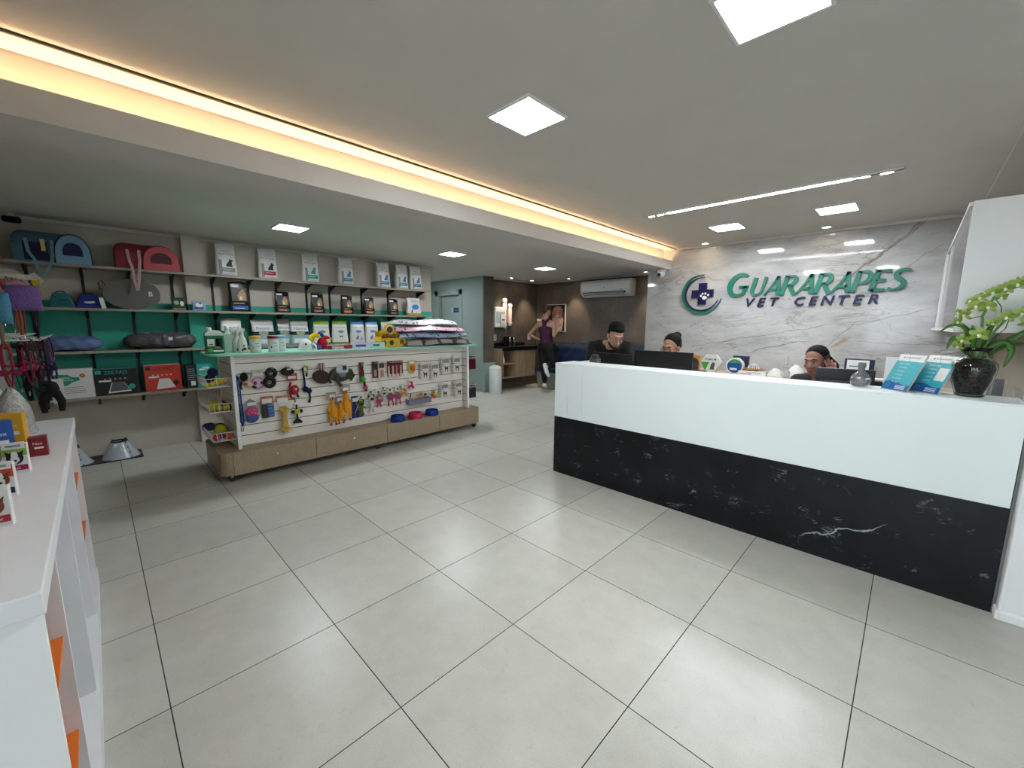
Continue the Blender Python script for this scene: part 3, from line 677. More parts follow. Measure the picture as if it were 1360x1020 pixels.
for lab, y, kind in (('left one of the two green topped white food bags', 2.385, 0), ('right one of the two green topped white food bags', 2.66, 0), ('left one of the two blue topped white food bags', 2.94, 1), ('right one of the two blue topped white food bags', 3.18, 1)):
    c = BLU if kind else GRN; w = .235 if not kind else .225
    m = Bag(w, .345, .09, FOIL, bands=[(.84, 1, c)]+([] if kind else [(0, .07, c)]), lean=.02)
    m.txt('ROYAL CANIN', .025, 0, .235, C('#9a5560')); m.shape([(-.05, .19), (0, .205), (.06, .19), (.03, .165), (-.02, .16)], C('#4f9d5f') if not kind else C('#4b9bd0'))
    if kind: m.sitting_dog(-.02, .06, .05, C('#6e6a66')); m.patch(.02, .08, .04, .09, C('#9ec3df'))
    else: m.disc(-.012, .11, .012, .013, INK); m.disc(.014, .11, .012, .013, INK)
    onwall(m, 'pet_food_bag', lab, 'pet food bag', y, 1.215, 'green and blue topped bags on the third shelf')
m = Bag(.22, .34, .09, CREAM, lean=.02); m.txt('Natural', .04, 0, .25, C('#8f7c62')); onwall(m, 'pet_food_bag', 'cream coloured food bag at the end of the third shelf, behind the yellow snack box', 'pet food bag', 3.46, 1.215)

# ---- training pads on the lowest shelf
m = Bag(.31, .315, .16, FOIL, topw=.98, wav=.004); m.df = m.df
m = Flat(.315, .31, .15, FOIL)
m.shape([(-.15, .235), (-.11, .26), (-.03, .25), (.0, .225), (.05, .22), (.055, .19), (-.0, .17), (-.05, .135), (-.1, .155), (-.13, .19)], C('#1e8d78', .5)); m.txt('Tapetes', .030, -.065, .212, WHT); m.txt('Higiênicos', .026, -.045, .187, WHT)
m.disc(.075, .235, .022, .022, C('#c8573f')); m.txt('30', .018, .075, .228, WHT)
for z in (.115, .095, .075, .055): m.patch(-.12, .11-z*.3, z, z+.006, GREYT)
onwall(m, 'training_pad_pack', 'white pack of training pads with a green cloud label on the lowest shelf', 'training pads', -.205, .725, bevel=.02, x=-6.30)
for lab, y, base, ink, pad, w, h in (('black pack of training pads on the lowest shelf', .125, C('#101214', .35), TEALC, C('#55585c'), .35, .29), ('red pack of training pads on the lowest shelf', .52, C('#c23a2c', .35), C('#3a1512'), C('#dfe0dc'), .325, .305)):
    m = Flat(w, h, .16, base, side=W1 if base is not C('#101214', .35) else TEALC)
    m.txt('ZEE.PAD', .050, .0, h*.80, ink); m.patch(-w*.46, -w*.33, h*.82, h*.95, TEALC if ink is TEALC else C('#26100f'))
    for k in range(5): m.disc(-.09+k*.04, h*.62, .010, .010, GREYT if ink is TEALC else C('#e0a79c'))
    a = [(-w*.22, h*.08), (w*.32, h*.12), (w*.16, h*.48), (-w*.12, h*.48)]
    m.add([(x, m.yf(x, z)-.001, z) for x, z in a], [(0, 1, 2, 3)], WHT); a = [(x*.88+.003, z*.88+.018) for x, z in a]; m.add([(x, m.yf(x, z)-.002, z) for x, z in a], [(0, 1, 2, 3)], pad)
    m.patch(-w*.40, -w*.12, h*.52, h*.58, WHT, lift=.001); m.disc(w*.34, h*.30, .028, .03, TEALC if ink is TEALC else C('#2a1512'), lift=.003)
    onwall(m, 'training_pad_pack', lab, 'training pads', y, .725, bevel=.008, x=-6.30)
m = Flat(.095, .28, .14, C('#232629', .4))
for k in range(6): m.patch(-.035, .035, .10+k*.026, .108+k*.026, GREYT)
m.patch(-.01, .035, .03, .085, WHT); onwall(m, 'supplement_box', 'narrow dark box standing beside the teal box on the lowest shelf', 'box', .785, .725)
m = Flat(.145, .285, .13, C('#23a39d', .4)); m.shape([(-.05, .225), (0, .25), (.05, .255), (.055, .235), (.0, .215), (-.045, .21)], WHT); m.txt('Super', .03, 0, .228, INK, lift=0) if False else m.txt('Super', .03, 0, .228, INK)
for k in range(3): m.patch(-.045, .03, .14-k*.02, .146-k*.02, C('#bfe4df'))
m.shape([(.0, .06), (.05, .09), (.055, .04), (.01, .02)], WHT); onwall(m, 'training_pad_pack', 'teal pack on the lowest shelf, mostly in front of the wall column', 'training pads', .915, .725)

# ---- packed pet beds on the third shelf
def bundle(L, h, d, cloth, seed, wrap=True):
    rnd = random.Random(seed); m = MB(); R = []
    n = 22
    for i in range(19):
        t = i/18; x = -L/2+L*t; e = (1-abs(2*t-1)**3.5)**.45 if 0 < i < 18 else .04
        q = []
        for k in range(n):
            a = 2*PI*k/n; w = 1+.08*math.sin(5*a+x*30+seed)+.07*math.sin(3*a-x*55)+.07*rnd.uniform(-1, 1)
            q.append((x, d/2*e*w*math.copysign(abs(math.cos(a))**.7, math.cos(a)), h/2+h/2*max(.25, e)*w*.97*math.copysign(abs(math.sin(a))**.8, math.sin(a))))
        R.append([(p[0], p[1], max(.003, p[2])) for p in q])
    m.rings(R, cloth); return m, R
def packed(name, lab, loc, L, h, d, cloth, seed, label_at=None):
    t = thing(name, lab, 'pet bed', loc, L90)
    m, R = bundle(L, h, d, cloth, seed); m.build('bed_roll', t)
    w = MB(); R2 = [[(p[0]*1.03, p[1]*1.05, p[2]*1.04+(.0 if p[2] > .01 else -.002)) for p in q] for q in R]; w.rings(R2, M_CLEARBAG); w.build('plastic_wrap', t, label='clear shiny plastic wrapping')
    if label_at:
        s = MB(); x, z = label_at; s.box(x-.045, x+.045, -d/2*.95-.002, -d/2*.95, z-.02, z+.015, WHT); s.build('price_label', t)
    return t
packed('packed_pet_bed', 'blue pet bed packed in clear plastic on the third shelf at left', (-6.34, -.17, 1.215), .46, .16, .24, mat('blue_fleece', '#3f68a0', .7, var=.25, scale=22, bump=.9, coat=.9), 3)
packed('packed_pet_bed', 'black pet bed packed in clear plastic on the third shelf', (-6.34, .55, 1.215), .66, .19, .25, mat('dark_plum_fleece', '#100d12', .7, var=.3, scale=22, bump=1.0, coat=.5), 8, (.10, .12))

# ---- carriers on the top shelf
def tunnel(L, h, d, n=16):
    def ring(x, k=1.0):
        P = []
        for i in range(n+1):
            a = PI*i/n; P.append((x, -d/2*k*math.cos(a)*1.0, max(0.0, (h*(.42+.58*math.sin(a)) if 0 < i < n else 0.0))*k))
        return P
    return ring
def carrier(name, lab, y, body, front, dark, window, strap, L, h, d, straps, tag_=False, FC=.26, FR_=.24):
    # long tunnel carrier lying along the shelf; its opening end faces the room on the right
    t = thing(name, lab, 'pet carrier', (-6.34, y, 2.105), L90)
    b = MB(); r = .09
    # body: rounded box running along x
    P = [(-d/2, 0), (-d/2, h*.55), (-d/2+.03, h*.8), (-d/2+.09, h*.96), (-.02, h), (.04, h), (d/2-.05, h*.95), (d/2, h*.7), (d/2, 0)]
    R = []
    for i, (xx, k) in enumerate(((-L/2, .80), (-L/2+.02, .93), (-L/2+.06, 1), (L*.16, 1), (L*.22, .99), (L*.26, .97))): R.append([(xx, p[0]*(.9+.1*k), p[1]*k) for p in P])
    b.rings(R, body); b.build('body', t, bevel=.004)
    # bulging front end with the D-shaped door
    f = MB(); D = []
    cx = L*FC; n = 18
    def Dsh(k, y_):
        q = []
        for i in range(n+1):
            a = PI*i/n; q.append((cx+L*FR_*k*math.cos(a), y_, h*1.02*k*(abs(math.sin(a))**.62)*.93+h*.03*(1-k)+(0.0 if i in (0, n) else .0)))
        return q+[(cx-L*FR_*k*.96, y_, h*.045*(1-k)), (cx+L*FR_*k*.96, y_, h*.045*(1-k))]
    f.rings([Dsh(1, d/2), Dsh(1.0, d*.1), Dsh(1.0, -d/2-.012), Dsh(.97, -d/2-.024)], front); f.build('front_end', t)
    e = MB(); q = Dsh(1.005, -d/2-.008); e.tube([p for p in q[:n+1]], .006, dark, 6); e.build('piping', t)
    w = MB(); o = []
    for i in range(n+1):
        a = PI*i/n; o.append((cx+L*FR_*.56*math.cos(a), h*.26+h*.42*(abs(math.sin(a))**.6)))
    w.extr(o, -d/2-.030, -d/2-.022, window); w.build('mesh_window', t, label='dark mesh window')
    if window is not M_BLACK:
        s = MB(); s.box(-L*.36, -L*.06, -d/2-.004, -d/2+.001, h*.05, h*.62, dark); s.build('side_pocket', t)
    for (x0, x1, drop) in straps:
        s = MB(); pts = [(x0, -d/2-.004, h*.72), (x0+.01, -d/2-.008, h*.3), (x0+(x1-x0)*.25, -d/2-.03, 0.02), (x0+(x1-x0)*.35, -d/2-.03, -drop*.6), ((x0+x1)/2, -d/2-.032, -drop), (x0+(x1-x0)*.7, -d/2-.03, -drop*.6), (x1-.01, -d/2-.03, 0.02), (x1, -d/2-.008, h*.3), (x1, -d/2-.004, h*.72)]
        for a, c in zip(pts, pts[1:]):
            s.add([(a[0]-.013, a[1], a[2]), (a[0]+.013, a[1], a[2]), (c[0]+.013, c[1], c[2]), (c[0]-.013, c[1], c[2]), (a[0]-.013, a[1]-.003, a[2]), (a[0]+.013, a[1]-.003, a[2]), (c[0]+.013, c[1]-.003, c[2]), (c[0]-.013, c[1]-.003, c[2])], [(0, 1, 2, 3), (4, 5, 6, 7), (0, 4, 7, 3), (1, 5, 6, 2)], strap)
        s.build('strap', t)
    if tag_:
        s = MB(); s.box(-.075, -.045, -d/2-.012, -d/2-.008, h*.35, h*.72, C('#d9c07a')); s.build('paper_tag', t, label='yellow paper tag')
    return t
carrier('pet_carrier', 'light blue fabric pet carrier at the left end of the top shelf', -.205, C('#4f7288', .8, bump=.2, scale=300), C('#7ba0bd', .8, bump=.2, scale=300), C('#17223a', .8), C('#10174a', .7), C('#6f93a8', .8), .53, .30, .27, [(-.17, .0, .14)], True)
carrier('pet_carrier', 'pink fabric pet carrier on the top shelf with a strap hanging down', .51, C('#8e3439', .8, bump=.2, scale=300), C('#c55a62', .8, bump=.2, scale=300), C('#7c2a30', .8), C('#5b3238', .7), C('#c49a9f', .8), .54, .28, .27, [(-.17, -.075, .24)], False, .20, .30)

# ---- second shelf left: small bags and bowls
def trapbag(name, lab, y, w, h, c, c2, logo):
    t = thing(name, lab, 'pet bag', (-6.33, y, 1.665), L90)
    m = MB(); R = []
    for z, k in ((0, 1.0), (.15, 1.02), (.7, .72), (.95, .60), (1, .56)): R.append([(x*w/2*k, yy*.07*k, z*h) for x, yy in ((-1, -.8), (-.9, -1), (.9, -1), (1, -.8), (1, .8), (.9, 1), (-.9, 1), (-1, .8))])
    m.rings(R, c, smooth=False); m.build('body', t, bevel=.005)
    m = MB(); m.tube([(-w*.2, 0, h-.004), (-w*.12, 0, h+.012), (w*.12, 0, h+.012), (w*.2, 0, h-.004)], .006, c2); m.build('handle', t)
    m = MB()
    if logo: m.extr([(-.035, .068), (.035, .075), (.045, .06), (.0, .048), (-.04, .055)], -.073, -.062, WHT)
    else:
        m.tube([(-.02, -.067, .085), (.0, -.068, .075), (.012, -.067, .086), (.022, -.068, .072), (.038, -.067, .082)], .004, INK, 6)
    m.build('emblem', t)
trapbag('pet_pouch', 'small teal bag left on the second shelf', -.20, .19, .15, C('#226a72', .6), C('#16323a', .6), False)
trapbag('pet_pouch', 'small royal blue bag with a white emblem on the second shelf', .0, .21, .145, C('#162a7c', .5), C('#0f1a4a', .5), True)
m = MB(); m.box(-.018, .018, -.002, .002, 0, .11, WHT); tag(m.build('price_tag', loc=(-6.235, .105, 1.667), rot=(0, -.12, L90)), 'white hanging price tag leaning between the blue bag and the grey oval bag', 'price tag')
t = thing('oval_pet_bag', 'grey oval carrier bag standing on the second shelf with a white letter on it', 'pet bag', (-6.30, .345, 1.665), L90)
m = MB(); m.extr([(.235*math.cos(a)*1.0, .165+.163*math.copysign(abs(math.sin(a))**.8, math.sin(a))) for a in [2*PI*k/32 for k in range(32)]], -.05, .05, C('#6c6964', .85, bump=.3, scale=200)); m.build('body', t, bevel=.018)
m = MB(); m.text('B', .07, .15, -.053, .15, WHT, off=.02); m.build('letter', t)
m = MB(); m.tube([(-.20, .0, .24), (-.235, 0, .30), (-.26, 0, .27), (-.25, 0, .20)], .010, C('#55524e', .8), 6, flat=.5); m.build('handle', t)

# ---- cones on a black mat
t = thing('recovery_cone', 'translucent plastic recovery cone on the black mat, right one', 'recovery cone', (-6.30, .08, .012))
def cone(t):
    m = MB(); m.lathe([(.165, 0), (.160, .004), (.070, .175), (.066, .18), (.063, .175), (.155, .006), (.160, 0)], mat('frosted_plastic', '#c3ced6', .25, var=.05, alpha=.75, spec=.7), seg=28); m.build('cone', t)
    m = MB(); m.torus((0, 0, .178), .066, .008, M_BLACK, axis='z', seg=24)
    for a in (0.4, 2.2, 4.0): m.ell((.07*math.cos(a), .07*math.sin(a), .187), (.022, .012, .010), M_BLACK, 8)
    m.build('neck_rim', t)
    m = MB(); m.box(.085, .088, -.05, -.02, .10, .165, WHT); m.box(.115, .118, .0, .03, .08, .125, WHT); m.build('label_tag', t)
    m = MB()
    for k in range(4): m.ell((.06+.1*k/3+.012, .05+.035*k/3, .165-.15*k/3), (.010, .006, .008), M_BLACK, 8)
    m.build('snap_fastener', t)
cone(t); clone(t, 'translucent plastic recovery cone on the black mat, left one beside the white display unit', (-6.28, -.30, .012))
t['group'] = 'recovery cones'; [o.__setitem__('group', 'recovery cones') for o in COL.objects if o.name.startswith('recovery_cone') and 'label' in o]
m = MB(); m.box(-.20, .16, -.38, .38, 0, .012, M_BLACK); tag(m.build('floor_mat', loc=(-6.30, -.12, 0)), 'flat black mat on the floor under the plastic cones', 'mat')
# ================================================================== ON THE ISLAND TOP
ZT = 1.230
def at(name, lab, cat, x, y, z, rz=L90, group=None, rot=None): return thing(name, lab, cat, (x, y, z), rz, group, rot)
GJ = C('#1c7a49', .2, alpha=.93, spec=.7); MILK = mat('milky_plastic', '#cfe6db', .25, var=.03, alpha=.85)
# green cleaner jug with handle
t = at('cleaner_jug', 'large translucent green cleaner jug at the left end of the glass top', 'jug', -4.78, .80, ZT)
m = MB()
m.rbox(-.075, .075, -.045, .045, 0, .05, .02, GJ); m.rbox(-.075, .0, -.045, .045, .05, .15, .02, GJ); m.rbox(.055, .075, -.03, .03, .05, .15, .008, GJ); m.rbox(-.075, .075, -.045, .045, .145, .175, .02, GJ); m.build('body', t, bevel=.006)
m = MB(); m.add([(x*k, y*k2, z) for z, k, k2 in ((.173, 1, 1), (.20, .9, .85), (.222, .45, .5)) for x, y in ((-.075, -.042), (.075, -.042), (.075, .042), (-.075, .042))], [(a*4+i, a*4+(i+1) % 4, (a+1)*4+(i+1) % 4, (a+1)*4+i) for a in (0, 1) for i in range(4)]+[(8, 9, 10, 11)], MILK); m.build('shoulder', t, label='pale milky plastic shoulder')
m = MB(); m.lathe([(.022, .0), (.022, .03), (.018, .034), (.001, .034)], M_WHITEP, c=(-.035, 0, .215)); m.build('cap', t)
m = MB(); m.box(-.062, -.008, -.0475, -.0455, .075, .14, WHT); m.box(-.05, -.02, -.0485, -.0474, .085, .095, INK); m.box(-.02, .06, -.0475, -.0455, .02, .035, C('#e9ece5')); m.ell((-.04, -.0455, .035), (.02, .002, .02), C('#5ea847'), 12); m.build('label', t, label='white printed label')
t = at('cleaner_bottle', 'tall milky white jug standing behind the green cleaner jug', 'jug', -4.90, .93, ZT); m = MB(); m.rbox(-.05, .05, -.04, .04, 0, .19, .02, MILK); m.build('body', t, bevel=.01)
m = MB(); m.lathe([(.03, .19), (.016, .225), (.016, .24)], MILK); m.lathe([(.02, .235), (.02, .262), (.001, .262)], M_WHITEP); m.build('cap', t)
# spray bottles
def spray(lab, x, y, k=1.0, col='#e9e6df'):
    t = at('spray_bottle', lab, 'spray bottle', x, y, ZT, L90+.2, 'white spray bottles on the glass top'); Wm = C(col, .3)
    m = MB(); m.lathe([(.001, 0), (.040, 0), (.042, .01), (.042, .09), (.034, .13), (.018, .165), (.014, .18)], Wm, sy=.7, seg=20); m.build('body', t)
    m = MB(); m.cyl((0, 0, .178), (0, 0, .205), .017, Wm, 14); m.extr([(-.05, .21), (-.052, .228), (-.01, .245), (.028, .24), (.028, .215), (.012, .205), (-.02, .208)], -.012, .012, Wm); m.tube([(-.02, 0, .21), (-.032, 0, .18), (-.03, 0, .165)], .004, Wm, 6); m.build('trigger_head', t)
    m = MB()
    for a in range(-3, 4): pass
    v = []; n = 8
    for z in (.018, .10):
        for i in range(n+1): a = PI+PI*(.15+.7*i/n); v.append((.0425*math.cos(a), .0425*.7*math.sin(a)*1.02-.0006, z))
    m.add(v, [(i, i+1, n+2+i, n+1+i) for i in range(n)], C('#efeee9')); m.ell((0, -.031, .07), (.012, .002, .008), INK, 8); m.ell((.004, -.031, .04), (.020, .003, .014), C('#7b2430'), 10); m.ell((-.014, -.030, .028), (.008, .003, .012), INK, 8); m.build('label', t)
spray('front one of two white spray bottles right of the green jug', -4.74, 1.02); spray('rear one of two white spray bottles, half hidden by the front one', -4.86, 1.0)
# wipes tubs
for lab, x, y, lid, b2 in (('white tub of wipes with a yellow lid', -4.75, 1.135, '#d9b52b', '#d8c04a'), ('white tub of wipes with a dark red lid', -4.74, 1.295, '#8e2230', '#a7404a'), ('white tub of wipes with a light blue lid', -4.82, 1.385, '#62b3d3', '#8d5a68')):
    t = at('wipes_tub', lab, 'tub', x, y, ZT, L90, 'tubs of wipes on the glass top')
    m = MB(); m.lathe([(.001, 0), (.047, 0), (.050, .006), (.050, .135), (.046, .142)], C('#dbe3e0', .35), seg=24); m.build('body', t)
    m = MB(); m.lathe([(.052, .135), (.053, .158), (.046, .164), (.001, .166)], C(lid, .35), seg=24); m.build('lid', t)
    m = MB(); v = []; n = 8
    for z in (.02, .12):
        for i in range(n+1): a = PI+PI*(.2+.6*i/n); v.append((.0508*math.cos(a), .0508*math.sin(a), z))
    m.add(v, [(i, i+1, n+2+i, n+1+i) for i in range(n)], C('#e4ebe8')); m.ell((-.028, -.040, .05), (.010, .004, .014), C(b2), 10); m.box(-.012, .02, -.0525, -.051, .085, .092, C('#6f8f8d')); m.box(-.008, .022, -.0525, -.051, .06, .065, C('#6f8f8d')); m.build('label', t)
# white cap-shaped item
t = at('plush_hood', 'small white dome shaped plastic scoop on the glass top', 'scoop', -4.76, 1.62, ZT)
m = MB(); m.lathe([(.082, 0), (.080, .012), (.070, .06), (.055, .095), (.03, .118), (.001, .125)], mat('frosted_white', '#dfe6e6', .25, alpha=.9, var=.03), seg=20, sy=.8); m.build('dome', t)
m = MB(); m.tube([(.055, -.03, .08), (.085, -.045, .05), (.095, -.03, .01)], .012, M_WHITEP); m.build('handle', t); m = MB(); m.ell((-.02, -.06, .07), (.010, .006, .012), INK, 8); m.build('button', t); t.name = 'plastic_scoop'
# plush parrot like toy
t = at('plush_toy', 'plush toy in red, yellow, blue and purple on the glass top', 'plush toy', -4.77, 1.79, ZT)
PY, PB, PR, PP = C('#e3b81f', .9), C('#1d3ba0', .9), C('#b5131f', .9), C('#6c3f93', .9)
m = MB(); m.ell((0.01, 0, .07), (.055, .05, .07), PR, 14); m.tube([(.02, 0, .12), (.06, -.01, .14), (.085, -.01, .13)], [.03, .02, .012], PR); m.tube([(.03, -.03, .05), (.045, -.05, .02)], .018, PR); m.build('body', t)
m = MB(); m.tube([(-.02, 0, .15), (-.06, 0, .165), (-.10, 0, .14), (-.105, 0, .095)], [.022, .03, .032, .028], PY, 10); m.build('yellow_wing', t)
m = MB(); m.tube([(-.03, .01, .19), (.0, .0, .175), (.03, 0, .14)], [.014, .022, .018], PB, 10); m.build('blue_crest', t)
m = MB(); m.ell((-.045, -.02, .035), (.048, .035, .035), PP, 12); m.build('purple_foot', t)
m = MB(); m.ell((.10, -.01, .12), (.022, .016, .012), PY, 10, (0, .6, 0)); m.build('beak', t)
# flat packs
def flatpack(name, lab, cat, x, y, w, d, h, c, ink, rz=0.0, z=ZT, bev=.004, extra=None):
    m = MB(); m.box(-w/2, w/2, -d/2, d/2, 0, h, c); m.box(-w*.42, w*.1, -d/2-.001, -d/2, h*.3, h*.7, ink); m.box(-w*.4, w*.25, -d*.3, d*.3, h, h+.0008, ink)
    if extra: extra(m)
    return tag(m.build(name, loc=(x, y, z), rz=L90+rz, bevel=bev), lab, cat)
flatpack('treat_packet', 'flat red and white treat packet lying left of the purple box on the glass top', 'packet', -4.79, 1.99, .27, .13, .045, C('#a33340', .3), WHT, .1)
flatpack('price_holder', 'white folded card lying at the front edge of the glass top', 'card', -4.63, 1.93, .12, .05, .012, WHT, C('#b9c2c0'))
flatpack('price_holder', 'second white folded card at the front edge, before the purple box', 'card', -4.63, 2.16, .12, .05, .012, WHT, C('#b9c2c0'))
flatpack('medicine_box', 'white and purple flat box on the glass top', 'box', -4.76, 2.26, .24, .11, .065, C('#d6d2e4', .35), C('#5a3fb0'))
flatpack('medicine_box', 'white flat box with teal printing on the glass top, left of the yellow snack display', 'box', -4.74, 2.44, .17, .10, .068, C('#cfe4e0', .35), C('#27807f'))
# yellow snack display
t = at('snack_display', 'yellow cardboard snack display box with round emblem', 'display box', -4.78, 2.655, ZT)
YL = C('#d9b21a', .5); m = MB(); m.box(-.17, .17, -.08, -.075, 0, .115, YL); m.box(-.17, .17, .075, .08, 0, .2, YL); m.box(-.17, -.165, -.08, .08, 0, .13, YL); m.box(.165, .17, -.08, .08, 0, .13, YL); m.box(-.165, .165, -.075, .075, 0, .005, YL)
m.extr([(-.15, .115), (.12, .115), (.12, .20), (.08, .20), (.05, .27), (-.01, .295), (-.07, .27), (-.10, .21), (-.15, .20)], .0, .006, YL); m.build('carton', t)
m = MB(); m.torus((-.01, -.004, .22), .048, .006, C('#e9dfae')); m.lathe([(.044, 0), (.001, 0)], C('#4a3f2c')); m2 = MB(); m2.extr([(-.01+.044*math.cos(2*PI*k/20), .22+.044*math.sin(2*PI*k/20)) for k in range(20)], -.006, -.001, C('#4a3f2c')); m2.build('emblem', t); m2 = MB()
m2.extr([(-.03+.034*math.cos(2*PI*k/6), .058+.034*math.sin(2*PI*k/6)) for k in range(6)], -.083, -.0795, C('#3a3326')); m2.build('print', t); m2 = MB(); m2.extr([(.09, .04), (.14, .035), (.15, .08), (.11, .10), (.085, .08)], -.083, -.0795, C('#7f3324')); m2.build('print', t); m2 = MB(); m2.extr([(-.15, .05), (-.12, .02), (-.10, .06), (-.13, .09)], -.083, -.0795, C('#3a3326')); m2.build('print', t)
m = MB(); m.torus((-.01, -.007, .22), .047, .006, C('#e9dfae')); m.build('ring', t)
for k in range(5):
    m = MB(); m.tube([(-.12+k*.055, -.02, .01), (-.115+k*.055, -.03, .15+.015*(k % 2))], .018, C('#8f4226', .6), 10); m.build('snack_stick', t)
# stacked cushions on the far end
def cushion(name, lab, x, y, z, L, D, h, c1, c2, seed, rz=0.0):
    rnd = random.Random(seed); m = MB(); nx, ny = 26, 14; top = []; bot = []
    for j in range(ny+1):
        for i in range(nx+1):
            u, v = i/nx*2-1, j/ny*2-1; e = max(0, (1-abs(u)**6))**.4*max(0, (1-abs(v)**4))**.45
            wv = .10*math.sin(u*9+seed*2+v*2)+.07*math.sin(v*7+seed+u*13)+.05*math.sin(u*21+v*5+seed)
            px, py = L/2*u*(1-.05*v*v), D/2*v*(1-.06*u*u)
            zc = h*.20+.008*math.sin(u*4+seed)
            top.append((px, py, zc+h*.74*e*(1+wv))); bot.append((px, py, max(0.002, zc-h*.20*e*(1+.3*wv))))
    n = nx+1; off = len(top)
    f = [(j*n+i, j*n+i+1, (j+1)*n+i+1, (j+1)*n+i) for j in range(ny) for i in range(nx)]
    g = [tuple(off+q for q in reversed(a)) for a in f]
    m.add(top+bot, [], c1); base = len(m.v)-2*off
    for a in f: m.f.append(tuple(base+q for q in a)); m.m.append(m.mi(c1)); m.sm.append(True)
    for a in g: m.f.append(tuple(base+q for q in a)); m.m.append(m.mi(c2)); m.sm.append(True)
    edge = [j*n for j in range(ny+1)]; edges = list(range(0, n))+[j*n+nx for j in range(1, ny+1)]+[ny*n+i for i in range(nx-1, -1, -1)]+[j*n for j in range(ny-1, 0, -1)]
    for a, b_ in zip(edges, edges[1:]+edges[:1]): m.f.append((base+a, base+b_, base+off+b_, base+off+a)); m.m.append(m.mi(c2)); m.sm.append(True)
    return tag(m.build(name, loc=(x, y, z), rz=L90+rz), lab, 'pet cushion', 'pet cushions stacked on the glass top')
def dotted(name, a, b_, dot):
    n = NT(name); v = n.node('ShaderNodeTexVoronoi'); n.put(v.inputs['Vector'], n.tc.outputs['Object']); v.inputs['Scale'].default_value = 22
    k = n.math('LESS_THAN', v.outputs['Distance'], 0.30); nz = n.noise(n.tc.outputs['Object'], 9, 4); base = n.ramp(nz, [(.35, a), (.65, b_)])
    n.bump(nz, .6, .03); n.b.inputs['Coat Weight'].default_value = .7; n.b.inputs['Coat Roughness'].default_value = .15
    return n.fin(n.mix(k, base, dot), .6)
D1 = dotted('pink_print_cushion', '#cf9aa9', '#e0b4c0', '#39333c'); D2 = dotted('white_print_cushion', '#c9c8cb', '#e0dfe2', '#4b4550'); D3 = dotted('blue_print_cushion', '#9fa9c8', '#c2c9de', '#4a5068')
def striped():
    n = NT('flower_print_cushion'); x, y, z = n.sep(n.tc.outputs['Object']); a = n.noise(n.tc.outputs['Object'], 12, 3)
    k = n.math('GREATER_THAN', n.math('SINE', n.math('ADD', n.math('MULTIPLY', x, 26), n.math('MULTIPLY', a, 4))), .75); k2 = n.math('GREATER_THAN', n.noise(n.tc.outputs['Object'], 30, 2), .6)
    c = n.mix(k, '#d8d3cc', '#7a444c'); c = n.mix(n.math('MULTIPLY', k2, k), c, '#b34d57'); n.b.inputs['Coat Weight'].default_value = .6; return n.fin(c, .6)
D4 = striped(); CB = C('#2a2b33', .6)
cushion('pet_cushion', 'bottom cushion of the stack, white with dark red printed bands', -4.90, 3.36, ZT, 1.22, .50, .095, D4, CB, 1)
cushion('pet_cushion', 'second cushion from the bottom of the stack, greyish blue print', -4.90, 3.31, ZT+.094, 1.18, .48, .095, D3, CB, 4)
cushion('pet_cushion', 'third cushion from the bottom of the stack, pink with dark dots', -4.90, 3.28, ZT+.188, 1.12, .48, .088, D1, CB, 2)
cushion('pet_cushion', 'topmost cushion of the stack, crumpled white with small dark dots', -4.91, 3.24, ZT+.275, .98, .40, .080, D2, D2, 6)

# ================================================================== HUNG ON THE ISLAND (long side; local front faces -y, origin at the slatwall face, goods hang at y<0)
HX = -4.738   # face of the slatwall
def hook(y, z, L=.13):
    m = MB(); m.tube([(.162, 0, 0), (.19+L-.02, 0, 0), (.19+L, 0, .012)], .0028, M_WIRE, 6); m.box(.190, .193, -.012, .012, -.018, .014, M_WIRE)
    m.build('hook', IS, loc=(0, y-2.36, z))
def hung(name, lab, cat, y, z, group=None, h=True, L=.13, out=.06):
    """z: height of the hook; the thing's origin is on the hook"""
    if h: hook(y, z, L)
    return thing(name, lab, cat, (HX+out, y, z), L90, group)
def card(t, w, h, c, ink=None, hole=True, z0=0.0, y=0.0, nm='header_card'):
    m = MB(); m.box(-w/2, w/2, y-.0015, y+.0015, z0-h, z0+.012, c)
    if ink: m.box(-w*.38, w*.38, y-.0025, y-.0014, z0-h*.65, z0-h*.25, ink)
    return m.build(nm, t)
ROPEB = C('#163a8c', .8, bump=.5, scale=300)
# blue leads
for k, (y, z, l) in enumerate(((.905, 1.02, .56), (.94, 1.01, .56))):
    t = hung('dog_lead', ('left' if k == 0 else 'right')+' one of two royal blue dog leads hanging at the left end of the slatwall', 'dog lead', y, z, 'royal blue dog leads')
    m = MB()
    for s in (-1, 1): m.tube([(0, 0, .004), (s*.010, -.004, -.05), (s*.014, -.006+.006*s, -.25), (s*.012+.01, -.004, -l+.10), (0.01, 0, -l+.06)], .012, ROPEB, 6, flat=.5)
    m.build('webbing', t); m = MB(); m.tube([(.01, 0, -l+.06), (.014, 0, -l+.03), (.006, 0, -l), (-.006, 0, -l+.01), (-.004, 0, -l+.04)], .004, M_CHROME, 6); m.build('clip', t)
# black plush with pink
t = hung('plush_toy', 'black and cream plush toy hanging left of the pink collar disc', 'plush toy', 1.0, 1.045)
m = MB(); m.ell((-.005, 0, -.05), (.036, .025, .045), C('#141414', .95), 12); m.tube([(.02, 0, -.10), (.06, -.01, -.15), (.09, -.01, -.165)], .012, C('#15172a', .9)); m.tube([(-.03, 0, -.09), (-.04, 0, -.15), (-.03, -.01, -.17)], .008, BLK); m.build('body', t)
m = MB(); m.ell((.02, -.02, -.12), (.045, .03, .03), C('#d6b39c', .9), 12, (0, .5, 0)); m.ell((.0, -.045, -.115), (.014, .01, .012), C('#a8532f'), 8); m.build('muzzle', t)
